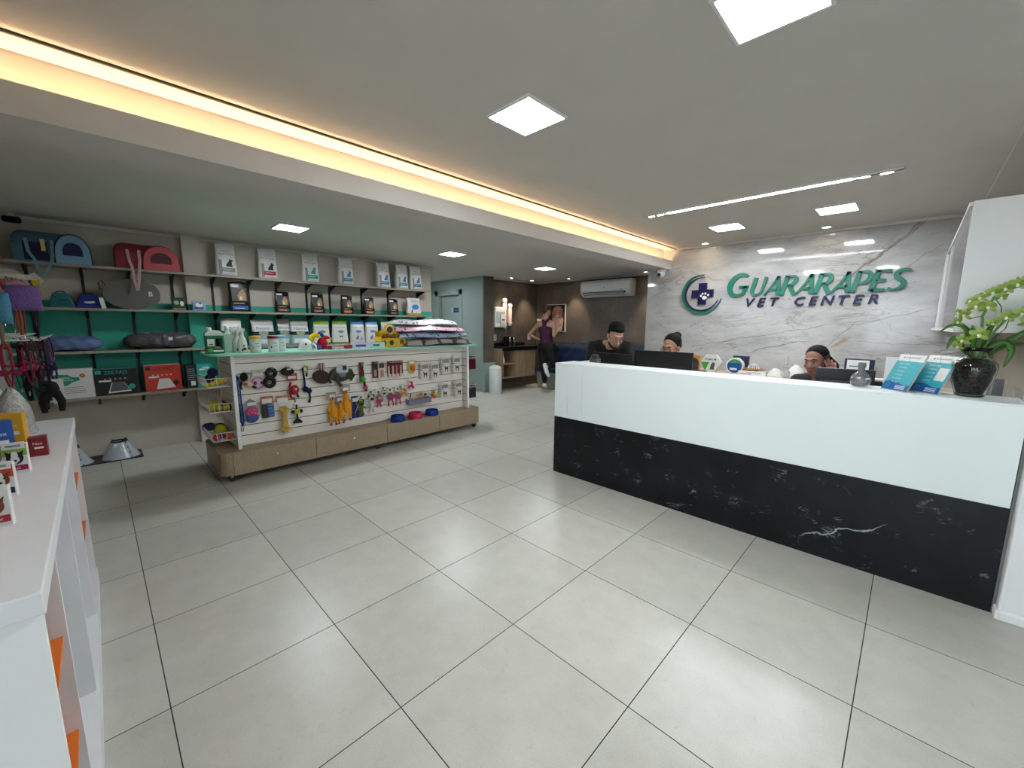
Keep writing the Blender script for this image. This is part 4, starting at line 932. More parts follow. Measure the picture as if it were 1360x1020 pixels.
# disc on card
def disc_pack(lab, y, z, ring, inner, rr=.075):
    t = hung('toy_ring_pack', lab, 'packed toy', y, z, out=.05)
    m = MB(); m.extr([(rr*math.cos(2*PI*k/28), -.06-rr*.85+rr*math.sin(2*PI*k/28)) for k in range(28)], -.012, -.004, ring); m.box(-.05, .05, -.010, -.005, -.075, .012, C('#b9c9b4')); m.build('backing_disc', t)
    m = MB(); m.torus((0, -.014, -.06-rr*.85), rr*.72, .007, inner); m.ell((-.03, -.016, -.065-rr*.8), (.016, .006, .020), C('#5a2b3c'), 10); m.ell((.03, -.016, -.065-rr*.8), (.014, .006, .017), C('#5a2b3c'), 10); m.build('printed_ring', t)
    m = MB(); m.box(-.04, .045, -.019, -.016, -.05, -.028, WHT); m.build('price_label', t)
disc_pack('pink and grey round toy pack beside the black plush toy', 1.115, 1.05, C('#c2bcc2', .35), C('#cf6f9b'))
TY = C('#121212', .45, bump=.6, scale=120)
def tyre(lab, y, z, sz=1.0, hk=True, nm='tyre_toy'):
    t = hung(nm, lab, 'dog toy', y, z, h=hk, group='black rubber tyre toys'); m = MB(); m.torus((0, -.01, -.045*sz), .036*sz, .019*sz, TY, seg=24, ss=10); m.build('tyre', t); return t
tyre('upper of two black tyre shaped rubber toys', 1.235, 1.065, 1.05); tyre('lower of two black tyre shaped rubber toys', 1.215, .975, 1.15, False)
t = hung('rubber_ball', 'black oval rubber toy hanging right of the two tyre toys', 'dog toy', 1.385, 1.07, out=.07); m = MB(); m.ell((0, 0, -.05), (.066, .03, .045), C('#101010', .25), 20); m.build('body', t); m = MB(); m.box(-.01, .03, -.032, -.028, -.03, -.018, WHT); m.build('label', t)
# brush hanger card packs lower row
def blister(name, lab, cat, y, z, w, h, cc, parts, hc='#cfc4b6', hh=.06, ink=WHT):
    t = hung(name, lab, cat, y, z, out=.05)
    m = MB(); m.box(-w/2, w/2, -.001, .001, -h, .012, C(cc, .5)); m.build('backing_card', t)
    m = MB(); m.box(-w*.40, w*.40, -.0035, -.0012, -hh, -.012, ink); m.build('header_print', t)
    for nm, fn in parts:
        q = MB(); fn(q); q.build(nm, t)
    return t
PK = C('#c43d74', .5); PKL = C('#d98fb0', .5)
def p1(q): q.ell((.005, -.02, -.125), (.058, .02, .05), PK, 16); [q.ell((a, -.040, b_), (.008, .004, .008), PKL, 8) for a, b_ in ((-.02, -.11), (.02, -.10), (0, -.13), (.03, -.14), (-.03, -.14))]
def p2(q): q.ell((.005, -.02, -.19), (.055, .018, .045), C('#3f4f8d'), 16)
t = hung('packed_toy_ball', 'round clear pack with a pink bumpy toy over a blue one, lower left', 'packed toy', 1.03, .765, out=.05)
m = MB(); m.extr([(.085*math.cos(2*PI*k/26), -.125+.118*math.sin(2*PI*k/26)) for k in range(26)], -.004, .0, C('#a9b9bb', .3, alpha=.7)); m.build('round_backing', t)
for nm, fn in (('pink_half', p1), ('blue_half', p2)): q = MB(); fn(q); q.build(nm, t)
m = MB(); m.box(-.03, .05, -.022, -.018, -.06, -.03, WHT); m.build('price_label', t)
def rolls(q):
    for k in range(4): q.cyl((-.005, -.022, -.085-k*.034), (.052, -.022, -.085-k*.034), .0155, C('#4a7cb5', .5), 14)
def side(q): q.box(-.052, -.012, -.035, -.002, -.205, -.07, C('#23262b'))
blister('waste_bag_pack', 'orange headed pack of blue waste bag rolls on the lower left', 'packed goods', 1.18, .765, .115, .21, '#b3612b', [('bag_roll', rolls), ('carton_side', side)])
t = blister('knotted_bone_toy', 'long clear pack holding a yellow rubber bone with orange header', 'packed toy', 1.325, .755, .13, .05, '#c58a5a', [])
m = MB(); YR = C('#d3a512', .5); m.tube([(0, -.03, -.16), (0, -.03, -.32)], .026, YR, 12)
for z in (-.135, -.34):
    for a in range(6): m.ell((.030*math.cos(a*PI/3), -.03+.015*math.sin(a*PI/3), z+.022*math.sin(a*PI/3)), .022, YR, 10)
for k in range(5): m.torus((0, -.03, -.18-k*.03), .027, .006, YR, axis='z', seg=16, ss=6)
m.build('bone', t, label='yellow rubber bone')
m = MB(); m.rbox(-.062, .062, -.062, -.001, -.375, -.05, .02, M_CLEARBAG); m.build('clear_sleeve', t)
# retractable lead (red)
t = hung('retractable_lead', 'red packed retractable dog lead below its red header card', 'dog lead', 1.43, .985, out=.06)
card(t, .10, .07, C('#a3322e'), WHT); m = MB(); m.ell((.012, -.02, -.165), (.045, .022, .055), C('#ad1622', .2), 18); m.tube([(-.02, -.02, -.08), (-.034, -.02, -.13), (-.030, -.02, -.24), (0, -.02, -.26)], .012, C('#9a1420', .3)); m.build('housing', t)
m = MB(); m.ell((.02, -.043, -.155), (.01, .003, .012), C('#f0d8d6'), 8); m.build('button', t); m = MB(); m.tube([(0.0, -.02, -.24), (.01, -.02, -.30)], .006, C('#7d1820')); m.tube([(.03, -.02, -.2), (.045, -.02, -.25)], .012, BLK); m.build('cord', t)
t = hung('rope_ball_toy', 'small black knot toy with a yellow ball below the red lead', 'dog toy', 1.455, .655, out=.05)
m = MB(); m.ell((0, -.015, -.075), .030, C('#c9c52e', .7), 14); m.build('ball', t); m = MB(); [m.ell((s*.04, -.015, -.075), (.02, .018, .022), C('#14182e', .8), 10) for s in (-1, 1)]
m.tube([(0, -.012, 0), (0, -.012, -.05)], .008, BLK); m.tube([(0, -.012, -.10), (0, -.012, -.16)], .010, BLK)
for a in (-.04, -.015, .015, .04): m.tube([(0, -.012, -.15), (a, -.014, -.20)], [.008, .014], C('#161616', .9), 6)
m.build('rope', t)
# blue knotted rope
t = hung('rope_toy', 'navy blue knotted rope toy with a loop handle', 'dog toy', 1.565, 1.06, out=.05); RB = C('#14204f', .9, bump=.6, scale=250)
m = MB(); m.tube([(0.012, -.01, -.11), (.02, -.01, -.02), (.0, -.01, .006), (-.022, -.01, -.02), (-.014, -.01, -.11), (-.01, -.01, -.22)], .010, RB, 8); m.ell((-.005, -.01, -.25), (.032, .025, .034), RB, 12); m.ell((.03, -.01, -.27), (.03, .025, .03), RB, 12)
m.tube([(.03, -.01, -.28), (.035, -.01, -.35), (.02, -.01, -.40)], [.012, .010, .018], RB, 8); m.build('rope', t); card(t, .035, .07, C('#b6b23a'), WHT, z0=-.0, y=-.024, nm='tag')
# brown disc
t = hung('flying_disc', 'brown rubber flying disc hanging by a striped label', 'dog toy', 1.735, 1.075, out=.05)
m = MB(); m.extr([(-.005+.095*math.cos(2*PI*k/28), -.145+.075*math.sin(2*PI*k/28)-.12*.095*math.cos(2*PI*k/28)) for k in range(28)], -.026, -.006, C('#38190f', .6)); m.build('disc', t, bevel=.007)
m = MB(); m.box(-.03, .045, -.004, -.001, -.08, .012, C('#b9a79b')); m.box(-.02, -.002, -.005, -.003, -.07, .005, C('#8e2f4d')); m.box(.012, .026, -.005, -.003, -.08, .010, C('#5c5a60')); m.build('label_card', t)
# camouflage harness cluster
t = hung('dog_harness', 'camouflage dog harness with a silver and black tag', 'dog harness', 1.955, 1.055, out=.06)
CAM = mat('camouflage_cloth', '#4b4a3c', .9, var=.75, scale=28, bump=.4)
m = MB(); m.tube([(-.01, -.01, -.03), (-.09, -.02, -.06), (-.15, -.02, -.15), (-.13, -.02, -.20)], [.02, .035, .03, .025], CAM, 8, flat=.5); m.tube([(.01, -.01, -.03), (.08, -.02, -.07), (.14, -.02, -.13), (.10, -.02, -.19)], [.02, .035, .03, .028], CAM, 8, flat=.5)
m.tube([(-.08, -.03, -.10), (-.05, -.03, -.2), (-.02, -.03, -.24)], .030, CAM, 8, flat=.6); m.ell((-.085, -.015, -.11), (.06, .02, .07), CAM, 10); m.ell((.085, -.015, -.11), (.055, .02, .065), CAM, 10); m.ell((-.01, -.012, -.16), (.09, .015, .035), CAM, 10); m.build('straps', t)
m = MB(); m.extr([(.075*math.cos(PI*k/12), -.055+.06*math.sin(PI*k/12)) for k in range(13)]+[(-.06, -.09), (.06, -.09)], -.048, -.040, C('#c4c7c8', .3)); m.box(.0, .045, -.050, -.047, -.06, -.01, INK); m.extr([(-.05, -.09), (.05, -.09), (.03, -.14), (-.03, -.14)], -.048, -.040, C('#6c7690', .4)); m.build('header_tag', t)
# rubber chickens
CH = C('#e0950f', .45); CHR = C('#9c2a26', .5)
def chicken(lab, y, z, k=1.0, rz=0):
    t = thing('rubber_chicken', lab, 'dog toy', (HX+.065, y, z), L90+rz, 'orange rubber chickens')
    hook(y, z+.0)
    m = MB(); m.box(-.055*k, .055*k, -.002, .001, -.06, .012, C('#8f8b88', .5)); m.box(-.02, .045, -.0035, -.002, -.05, -.015, WHT); m.build('header_card', t)
    m = MB(); m.tube([(0, -.02, -.05*k), (0, -.022, -.09*k), (.002, -.025, -.14*k), (.0, -.03, -.19*k), (-.002, -.03, -.25*k), (0, -.028, -.29*k)], [.014*k, .022*k, .026*k, .044*k, .050*k, .030*k], CH, 12); m.build('body', t)
    for s in (-1, 1):
        m = MB(); m.tube([(s*.028*k, -.03, -.24*k), (s*.040*k, -.032, -.31*k), (s*.030*k, -.03, -.36*k)], [.024*k, .018*k, .010*k], CH, 10); m.build('leg', t)
        m = MB(); m.tube([(s*.030*k, -.03, -.355*k), (s*.034*k, -.034, -.385*k)], [.010*k, .016*k], CHR, 8); m.build('foot', t)
        m = MB(); m.ell((s*.046*k, -.028, -.19*k), (.015*k, .014, .040*k), CH, 8); m.build('wing', t)
    m = MB(); m.ell((0, -.038, -.06*k), (.008, .012, .02), CHR, 8); m.build('comb', t)
chicken('left orange rubber chicken hanging low on the slatwall', 1.825, .735, .95)
chicken('middle orange rubber chicken, partly behind the two others', 1.915, .68, .80)
chicken('right orange rubber chicken, hanging highest of the three', 1.985, .80, 1.05)
# blue pack with scissors
def sc(q):
    q.tube([(-.03, -.012, -.20), (.015, -.014, -.09)], .005, M_CHROME, 6); q.tube([(.04, -.012, -.20), (-.005, -.014, -.09)], .005, M_CHROME, 6); q.torus((.005, -.012, -.075), .018, .005, M_CHROME, seg=14, ss=6)
    q.torus((.05, -.012, -.23), .016, .007, C('#1f4fa8'), seg=14, ss=6); q.torus((-.035, -.012, -.23), .016, .006, C('#1f4fa8'), seg=14, ss=6)
blister('nail_clipper_pack', 'dark blue pack with silver clippers right of the rubber chickens', 'packed goods', 2.125, .655, .125, .255, '#27265f', [('clippers', sc)], hh=.055)
# tall brown strap with green ball
t = hung('ball_launcher_toy', 'brown strap toy with a bright green ball', 'dog toy', 2.20, 1.055, out=.06)
m = MB(); m.box(-.028, .030, -.006, .0, -.22, .01, C('#57241c', .6)); m.tube([(.02, -.01, -.2), (.035, -.01, -.30), (.045, -.01, -.34)], .016, C('#5d1f1c', .7), 8); m.build('strap', t); m = MB(); m.ell((-.005, -.035, -.19), .036, C('#3f9f2f', .5), 16); m.build('ball', t, label='bright green ball')
m = MB(); m.box(.018, .056, -.022, -.018, -.085, -.012, WHT); m.box(.0, .03, -.014, -.010, -.03, .0, C('#8e8a2e')); m.build('tag', t)
t = hung('spiky_ball_toy', 'small hot pink spiky ball toy below the green ball', 'dog toy', 2.235, .80, out=.07); m = MB(); m.ell((0, 0, -.04), .024, PK, 12)
for k in range(16):
    a = k*2.4; zz = 1-2*(k+.5)/16; r_ = math.sqrt(1-zz*zz); d = Vector((r_*math.cos(a), r_*math.sin(a), zz)); m.tube([Vector((0, 0, -.04))+d*.02, Vector((0, 0, -.04))+d*.036], [.008, .004], PK, 5)
m.build('ball', t)
# row of small plush toys with white tags
def plush(lab, y, z, body, face, ears, tagc='#dfe3d5', k=1.0, long_=0.0, leg=True):
    k *= 1.15
    t = hung('plush_toy', lab, 'plush toy', y, z, 'small tagged plush toys on the slatwall', out=.055)
    Bc, Fc, Ec = C(body, .95), C(face, .95), C(ears, .95)
    m = MB(); m.box(-.026*k, .026*k, -.004, -.001, -.055, .012, C(tagc)); m.box(-.012*k, .012*k, -.0055, -.004, -.035, -.01, INK); m.box(-.026*k, .026*k, -.0055, -.004, -.055, -.042, C('#6c8f33')); m.build('tag', t)
    m = MB(); m.ell((0, -.015, -.085*k), (.032*k, .026*k, .030*k), Bc, 12); m.ell((0, -.012, -.135*k), (.026*k, .022*k, .032*k+long_), Bc, 12)
    if leg:
        for s in (-1, 1): m.tube([(s*.015*k, -.012, -.155*k-long_), (s*.024*k, -.014, -.195*k-long_)], .010*k, Bc, 8); m.tube([(s*.02*k, -.012, -.12*k), (s*.048*k, -.014, -.145*k)], .009*k, Bc, 8)
    m.build('body', t)
    m = MB(); m.ell((0, -.036*k, -.09*k), (.020*k, .010, .016*k), Fc, 10); m.build('muzzle', t)
    for s in (-1, 1):
        m = MB(); m.ell((s*.028*k, -.012, -.062*k), (.012*k, .008, .018*k), Ec, 8); m.build('ear', t)
plush('green and black plush toy with a white tag, lower row left of the spotted one', 2.175, .665, '#5f6b2c', '#24221d', '#3c3a30', k=.95, long_=.03)
plush('white plush toy with black patches and white tag in the lower row', 2.305, .715, '#d3cfc8', '#2a2728', '#222222', k=1.0, long_=.05)
plush('pink and white plush toy in the lower row, right of the black and white one', 2.405, .705, '#b94a6e', '#d8d4cf', '#d9d5cf', k=.9, long_=.01)
plush('light grey plush toy with a dark nose, upper of the lower row', 2.47, .745, '#c6c3bd', '#3a3836', '#8f8a86', k=.8, long_=.02)
def flam(lab, y, z, c):
    t = hung('ring_plush_toy', lab, 'plush toy', y, z, 'ring shaped plush toys', out=.055); m = MB(); m.box(-.028, .028, -.004, -.001, -.06, .012, C('#dfe3d5')); m.box(-.028, .028, -.0055, -.004, -.075, -.058, C('#6c8f33')); m.box(-.01, .012, -.0055, -.004, -.035, -.01, INK); m.build('tag', t)
    m = MB(); m.torus((0, -.015, -.11), .034, .014, C(c, .95), seg=20, ss=8); m.ell((.0, -.02, -.11), (.022, .014, .024), C('#6a6f8f', .95), 10); m.build('ring', t)
    for s in (-1, 1):
        m = MB(); m.tube([(s*.02, -.015, -.14), (s*.035, -.015, -.20), (s*.03, -.02, -.225)], [.009, .008, .012], C(c, .95), 8); m.build('leg', t)
flam('ring shaped plush toy, dark pink and grey, left one', 2.565, .715, '#a53352'); flam('ring shaped plush toy, pink and red, right one', 2.67, .715, '#b8465c')
def flower(lab, y, z, petal, core, tg=True):
    t = hung('flower_plush_toy', lab, 'plush toy', y, z, 'flower shaped plush toys', out=.075)
    m = MB(); m.box(-.025, .025, .012, .015, -.055, .012, C('#dfe3d5')); m.box(-.025, .025, .010, .012, -.06, -.045, C('#6c8f33')); m.build('tag', t)
    m = MB()
    for k in range(6): m.ell((.036*math.cos(k*PI/3+.3), -.01, -.10+.036*math.sin(k*PI/3+.3)), .019, C(petal[k % 2], .95), 10)
    m.build('petals', t); m = MB(); m.ell((0, -.02, -.10), (.024, .018, .024), C(core, .95), 12); m.ell((-.008, -.038, -.095), .004, INK, 6); m.ell((.008, -.038, -.095), .004, INK, 6); m.build('face', t)
flower('flower shaped plush toy with white petals and an orange face', 2.755, .735, ('#e6e2da', '#d9762c'), '#d99a2b')
flower('flower shaped plush toy with white petals and a pink face, hanging higher', 2.86, .82, ('#e6e2da', '#c93271'), '#c93271')
# upper row right
def grip(lab, y, z, w, h, c, n=2, group=None, dog=False, out=.05, L=.16, name='accessory_card', hk=True):
    """a hook with several cards hanging one behind another: each card is a thing"""
    if hk: hook(y, z, L)
    for k in range(n):
        t = thing(name, lab[k], 'carded accessory', (HX+out+k*.022, y+(.006*k), z), L90+.03*(k-1), group)
        m = MB(); m.box(-w/2, w/2, -.0015, .0015, -h, .012, C(c, .45)); m.build('card', t, bevel=.001)
        m = MB(); m.box(-w*.40, w*.40, -.0030, -.0016, -h*.30, -h*.06, C('#d9cfc6') if c != '#dcd8d0' else C('#8f8a84')); m.box(-w*.42, -w*.30, -.0030, -.0016, -h*.42, -h*.36, INK)
        if dog: m.extr([(-.02, -h*.9), (-.024, -h*.62), (-.035, -h*.52), (-.02, -h*.5), (-.01, -h*.6), (.02, -h*.6), (.03, -h*.52), (.034, -h*.6), (.026, -h*.9), (.018, -h*.9), (.016, -h*.72), (-.008, -h*.72), (-.012, -h*.9)], -.0034, -.0018, C('#3a3634'))
        m.build('print', t)
for k, (y, z, w, h, c, lab) in enumerate(((2.38, 1.05, .075, .19, '#3a3136', 'dark carded accessory with a white tag, left of the cream card'), (2.455, 1.05, .085, .20, '#d8cbb8', 'cream and dark carded accessory on the upper row'))):
    t = hung('accessory_card', lab, 'carded accessory', y, z, out=.05+.02*k); m = MB(); m.box(-w/2, w/2, -.0015, .0015, -h, .012, C(c)); m.build('card', t); m = MB(); m.box(-w*.35, -w*.05, -.010, -.0015, -.07, -.01, INK); m.box(w*.05, w*.35, -.010, -.0015, -.07, -.01, INK); m.box(-w*.2, w*.3, -.0028, -.0014, -h*.9, -h*.45, C('#b57f74')); m.build('print', t)
MAR = '#6e1724'
for k, y in enumerate((2.57, 2.625, 2.68, 2.735)):
    t = hung('maroon_pack', ['leftmost', 'second', 'third', 'rightmost'][k]+' of four dark red carded packs on the upper row', 'carded accessory', y, 1.045, 'dark red carded packs', out=.045+.006*(k % 2))
    m = MB(); m.box(-.028, .028, -.0015, .0015, -.185, .012, C(MAR)); m.build('card', t)
    m = MB(); m.box(-.018, .002, -.012, -.0015, -.17, -.05, C('#c9b9a9') if k != 2 else C('#d07a86')); m.box(-.02, .022, -.0155, -.0016, -.185, -.155, C('#d8cdc4')); m.build('content', t)
t = hung('squeaky_fruit_pack', 'yellow card with an orange rubber ball', 'packed toy', 2.90, 1.04, out=.05); m = MB(); m.extr([(-.055, 0), (.055, .005), (.06, -.08), (.03, -.16), (-.03, -.165), (-.06, -.12)], -.002, .002, C('#cbb548')); m.build('card', t); m = MB(); m.ell((0, -.02, -.09), (.042, .022, .038), C('#dd6a1f', .4), 14); m.build('ball', t); m = MB(); m.box(-.035, .035, -.004, -.002, -.035, -.005, WHT); m.build('print', t)
G = 'dog accessory cards hanging at the right end of the slatwall'
def stack(name, labs, y, z, w, h, c, dog=True, group=G):
    grip(labs, y, z, w, h, c, n=len(labs), dog=dog, name=name, group=group)
def labs(where, n): return [['rearmost', 'second from the back', 'third from the back', 'front'][i+4-n] + ' white card of the ' + where for i in range(n)]
stack('accessory_card', labs('left hook in the upper middle cluster', 3), 3.06, .99, .13, .20, '#dcd8d0')
stack('accessory_card', labs('right hook in the upper middle cluster', 3), 3.22, .98, .13, .20, '#dcd8d0')
stack('accessory_card', labs('topmost left hook near the right upright', 3), 3.41, 1.05, .125, .21, '#dcd8d0')
stack('accessory_card', labs('topmost right hook beside the right upright', 3), 3.60, 1.05, .125, .21, '#dcd8d0')
stack('accessory_card', labs('lower left hook near the right upright', 3), 3.38, .69, .13, .20, '#dcd8d0')
stack('accessory_card', labs('lower right hook beside the right upright', 4), 3.61, .69, .13, .20, '#dcd8d0')
# acrylic tray with small toys
t = thing('acrylic_tray', 'small clear tray with a wire front holding small rubber toys', 'tray', (HX+.0, 2.97, .52), L90)
m = MB(); m.box(-.17, .17, -.13, -.001, -.05, -.045, C('#8f93ab', .2, alpha=.6)); m.box(-.17, .17, -.13, -.127, -.05, .02, C('#8f93ab', .2, alpha=.6)); m.box(-.17, -.167, -.13, -.001, -.05, .02, C('#8f93ab', .2, alpha=.6)); m.box(.167, .17, -.13, -.001, -.05, .02, C('#8f93ab', .2, alpha=.6)); m.build('tray', t)
m = MB(); [m.cyl((-.16+.02*k, -.133, .02), (-.16+.02*k, -.133, .045), .0018, M_WIRE, 5) for k in range(17)]; m.tube([(-.17, -.133, .046), (.17, -.133, .046)], .003, M_WIRE, 6); m.build('wire_edge', t)
def small(name, lab, y, z, fn):
    t = thing(name, lab, 'dog toy', (HX+.075, y, z), L90); m = MB(); fn(m); m.build('body', t); return t
tt = small('carrot_toy', 'small orange and green rubber toy lying in the tray', 2.95, .475, lambda m: (m.tube([(-.07, 0, .05), (.07, -.01, .10)], [.022, .032], C('#c8691f', .5), 10), m.ell((.0, -.02, .045), (.05, .02, .022), C('#6f9a2c', .5), 10)))
tt = small('bird_toy', 'pale yellow rubber bird toy at the left of the tray', 2.86, .475, lambda m: (m.ell((0, 0, .03), (.04, .03, .03), C('#bdb574', .5), 12), m.ell((.01, -.01, .07), .022, C('#c9c18a', .5), 10), m.tube([(-.02, 0, .06), (.0, 0, .14)], [.012, .006], C('#5d6f6c', .5), 8)))
tt = small('blue_toy', 'small dark blue rubber toy at the right of the tray', 3.08, .475, lambda m: (m.ell((0, 0, .05), (.028, .03, .05), C('#1c2c66', .5), 12), m.ell((0, -.0, .10), .02, C('#1c2c66', .5), 10)))
t = hung('rubber_toy_pack', 'small pink and yellow rubber toys in a pack right of the tray', 'packed toy', 3.23, .63, out=.06)
for nm, c, p in (('pink_piece', '#c9466c', (-.03, -.01, -.075)), ('yellow_piece', '#cdb833', (.04, -.01, -.085)), ('green_piece', '#7ea23a', (-.01, -.01, -.04)), ('orange_piece', '#cf6a3a', (.0, -.012, -.105))):
    m = MB(); m.ell(p, (.034, .018, .024), C(c, .6), 10); m.build(nm, t)
# food bowls on the base
def bowl(lab, y, c):
    t = thing('pet_bowl', lab, 'pet bowl', (-4.592, y, .295), L90, 'plastic pet bowls on the tan base')
    m = MB(); m.lathe([(.088, 0), (.093, .004), (.084, .07), (.080, .075), (.076, .072), (.066, .03), (.03, .022), (.001, .022)], c, seg=32); m.build('bowl', t); return t
BB = C('#16328f', .25, alpha=.92); 
bowl('leftmost royal blue plastic pet bowl on the tan base', 2.61, BB); bowl('bright pink plastic pet bowl between the two blue ones', 2.87, C('#c92a5c', .25)); bowl('rightmost royal blue plastic pet bowl on the tan base', 3.13, C('#142c84', .25))

# ---- end cap baskets
def basket(lab, z, x0=-5.17, x1=-4.66):
    t = thing('wire_basket', lab, 'wire basket', ((x0+x1)/2, .885, z), 0, 'white wire baskets on the display end')
    w = (x1-x0)/2; d = .20; h = .085; m = MB(); r = .0032
    for zz, g in ((h, 1.0), (0, .92)): m.tube([(-w*g, 0, zz), (-w*g, -d*g, zz), (w*g, -d*g, zz), (w*g, 0, zz)], r*1.3, M_WIRE, 6, closed=True)
    for k in range(15): x = -w+2*w*k/14; m.tube([(x, -d, h), (x*.92, -d*.92, 0), (x*.92, -.002, 0), (x, -.002, h)], r*.8, M_WIRE, 5)
    for k in range(5):
        y = -d*k/5
        for s in (-1, 1): m.tube([(s*w, y, h), (s*w*.92, y*.92, 0)], r*.8, M_WIRE, 5)
    for k in range(1, 5): m.tube([(-w*.92, -d*.92*k/5, 0), (w*.92, -d*.92*k/5, 0)], r*.8, M_WIRE, 5)
    m.build('wire_frame', t)
    m = MB(); m.box(-w, w, -.002, .0, .02, .05, M_WIRE); m.build('mounting_strip', t)
    return t
basket('top white wire basket on the left end of the display, with a yellow toy', .915); basket('middle white wire basket on the left end, with tennis balls', .670); basket('lowest white wire basket on the left end, with mixed balls', .385)
TB = C('#c6c92a', .95, bump=.5, scale=200)
def ball(lab, x, y, z, r, c, name='tennis_ball', group='tennis balls in the middle basket'):
    m = MB(); m.ell((0, 0, 0), r, c, 18); o = m.build(name, loc=(x, y, z)); tag(o, lab, 'ball', group); return o
for k in range(3): ball(['leftmost', 'middle', 'rightmost'][k]+' yellow tennis ball in the middle wire basket, front row', -4.73, .72+.058*k, .675+.035, .030, TB)
for k in range(4): ball(['tennis ball behind the front row, at the left back', 'tennis ball behind the front row, second', 'tennis ball behind the front row, third', 'tennis ball at the far back of the basket'][k], -4.82-.07*k, .76+.03*(k % 2), .675+.035, .030, TB)
m = MB(); m.box(-.20, .19, -.18, .0, 0, .003, C('#b03a28')); m.box(-.20, .19, .0-.004, 0, 0, .055, C('#b03a28')); tag(m.build('card_liner', loc=(-4.91, .875, .674)), 'red card liner under the tennis balls in the middle basket', 'card')
ball('pink rubber ball in the lowest basket', -4.72, .735, .42, .032, C('#d13f77', .4), 'rubber_ball', 'balls in the lowest basket'); ball('orange rubber ball in the lowest basket', -4.715, .83, .42, .032, C('#e0562a', .4), 'rubber_ball', 'balls in the lowest basket')
ball('purple rubber ball between the pink and orange ones', -4.78, .785, .42, .030, C('#4a2f7a', .5), 'rubber_ball', 'balls in the lowest basket'); ball('big yellow green ball heaped in the lowest basket', -4.87, .80, .455, .06, C('#a9ab20', .7), 'rubber_ball', 'balls in the lowest basket')
ball('dark olive ball at the back of the lowest basket', -4.99, .81, .45, .055, C('#4b5a1d', .7), 'rubber_ball', 'balls in the lowest basket')
t = thing('dumbbell_toy', 'dark blue dumbbell toy sticking out of the lowest basket', 'dog toy', (-5.02, .72, .47)); NV = C('#1a1c4e', .5); m = MB(); m.tube([(-.05, 0, .0), (.10, .0, .02)], .018, NV, 10); m.build('bar', t)
for x, z in ((-.07, -.01), (.12, .03)): m = MB(); m.ell((x, 0, z), .042, NV, 14); m.build('end_ball', t)
t = thing('dumbbell_toy', 'dark blue dumbbell toy standing in the top basket', 'dog toy', (-5.0, .78, .96)); m = MB(); m.tube([(-.06, 0, .0), (.10, .0, .07)], .02, NV, 10); m.build('bar', t)
for x, z in ((-.07, 0), (.12, .08)): m = MB(); m.ell((x, 0, z), .045, C('#20225a', .5), 14); m.build('end_ball', t)
t = thing('rubber_snake_toy', 'yellow long rubber toy lying in the top basket', 'dog toy', (-4.75, .80, .935)); m = MB(); m.tube([(.03, -.12, .0), (.02, -.05, .012), (.03, .0, .03), (.02, .05, .045)], [.012, .022, .03, .02], C('#d3bb1c', .5), 10); m.build('body', t)
# ---- right end hooks with packs
for z, c, nm, lab in ((1.0, '#7a2630', 'dark red', 'upper'), (.56, '#4c4a58', 'dark grey', 'lower')):
    m = MB(); m.tube([(.14, 1.435, z+.045), (.14, 1.70, z+.045), (.14, 1.71, z+.055)], .003, M_WIRE, 6); m.box(.115, .165, 1.436, 1.440, z+.02, z+.06, M_WIRE); m.build('hook', IS)
    for k in range(6):
        m = MB(); m.box(-.05, .05, -.002, .002, -.185, .012, C(c)); m.box(-.05, .05, -.0026, .0026, -.03, .0, C('#c9c3c0')); 
        tag(m.build('hanging_pack', loc=(-4.76, 3.84+k*.036, z+.034), rz=.05*((k % 3)-1)), ['nearest to the display', 'second out', 'third out', 'fourth out', 'fifth out', 'outermost'][k]+' '+nm+' pack on the '+lab+' right end hook', 'hanging pack', nm+' packs on the right end hook')
# ================================================================== WALL SIGN
SG = thing('wall_sign', 'raised green and navy clinic lettering with a round cross emblem on the marble wall', 'sign', (-1.12, 5.90, 1.95))
SGN = C('#196b59', .4); SNV = C('#0f1042', .35)
def stroke(m, pts, ws, mt, y0=-.03, y1=-.005):
    """flat ribbon following pts with widths ws (horizontal-vertical outline), extruded"""
    n = len(pts); Lf = []; Rt = []
    for i, p in enumerate(pts):
        a = pts[max(0, i-1)]; c = pts[min(n-1, i+1)]; dx, dz = c[0]-a[0], c[1]-a[1]; L = math.hypot(dx, dz) or 1; nx, nz = -dz/L, dx/L; w = ws[i] if isinstance(ws, (list, tuple)) else ws
        Lf.append((p[0]+nx*w/2, p[1]+nz*w/2)); Rt.append((p[0]-nx*w/2, p[1]-nz*w/2))
    for i in range(n-1):
        q = [Lf[i], Lf[i+1], Rt[i+1], Rt[i]]; v = [(x, y0, z) for x, z in q]+[(x, y1, z) for x, z in q]
        f = [(0, 1, 2, 3), (7, 6, 5, 4), (0, 4, 5, 1), (3, 2, 6, 7)]
        if i == 0: f.append((0, 3, 7, 4))
        if i == n-2: f.append((1, 5, 6, 2))
        m.add(v, f, mt)
def arc(cx, cz, rx, rz, a0, a1, n=16): return [(cx+rx*math.cos(math.radians(a0+(a1-a0)*i/n)), cz+rz*math.sin(math.radians(a0+(a1-a0)*i/n))) for i in range(n+1)]
def lerp(a, b, n): return [a+(b-a)*i/n for i in range(n+1)]
T1, T2 = .20, .10
def g_A(): return [([(.02, 0), (.27, .5), (.46, 1.0)], [.10, .11, .14]), ([(.42, 1.0), (.56, .5), (.68, 0)], [.16, .20, .24]), ([(.20, .30), (.58, .30)], .12)]
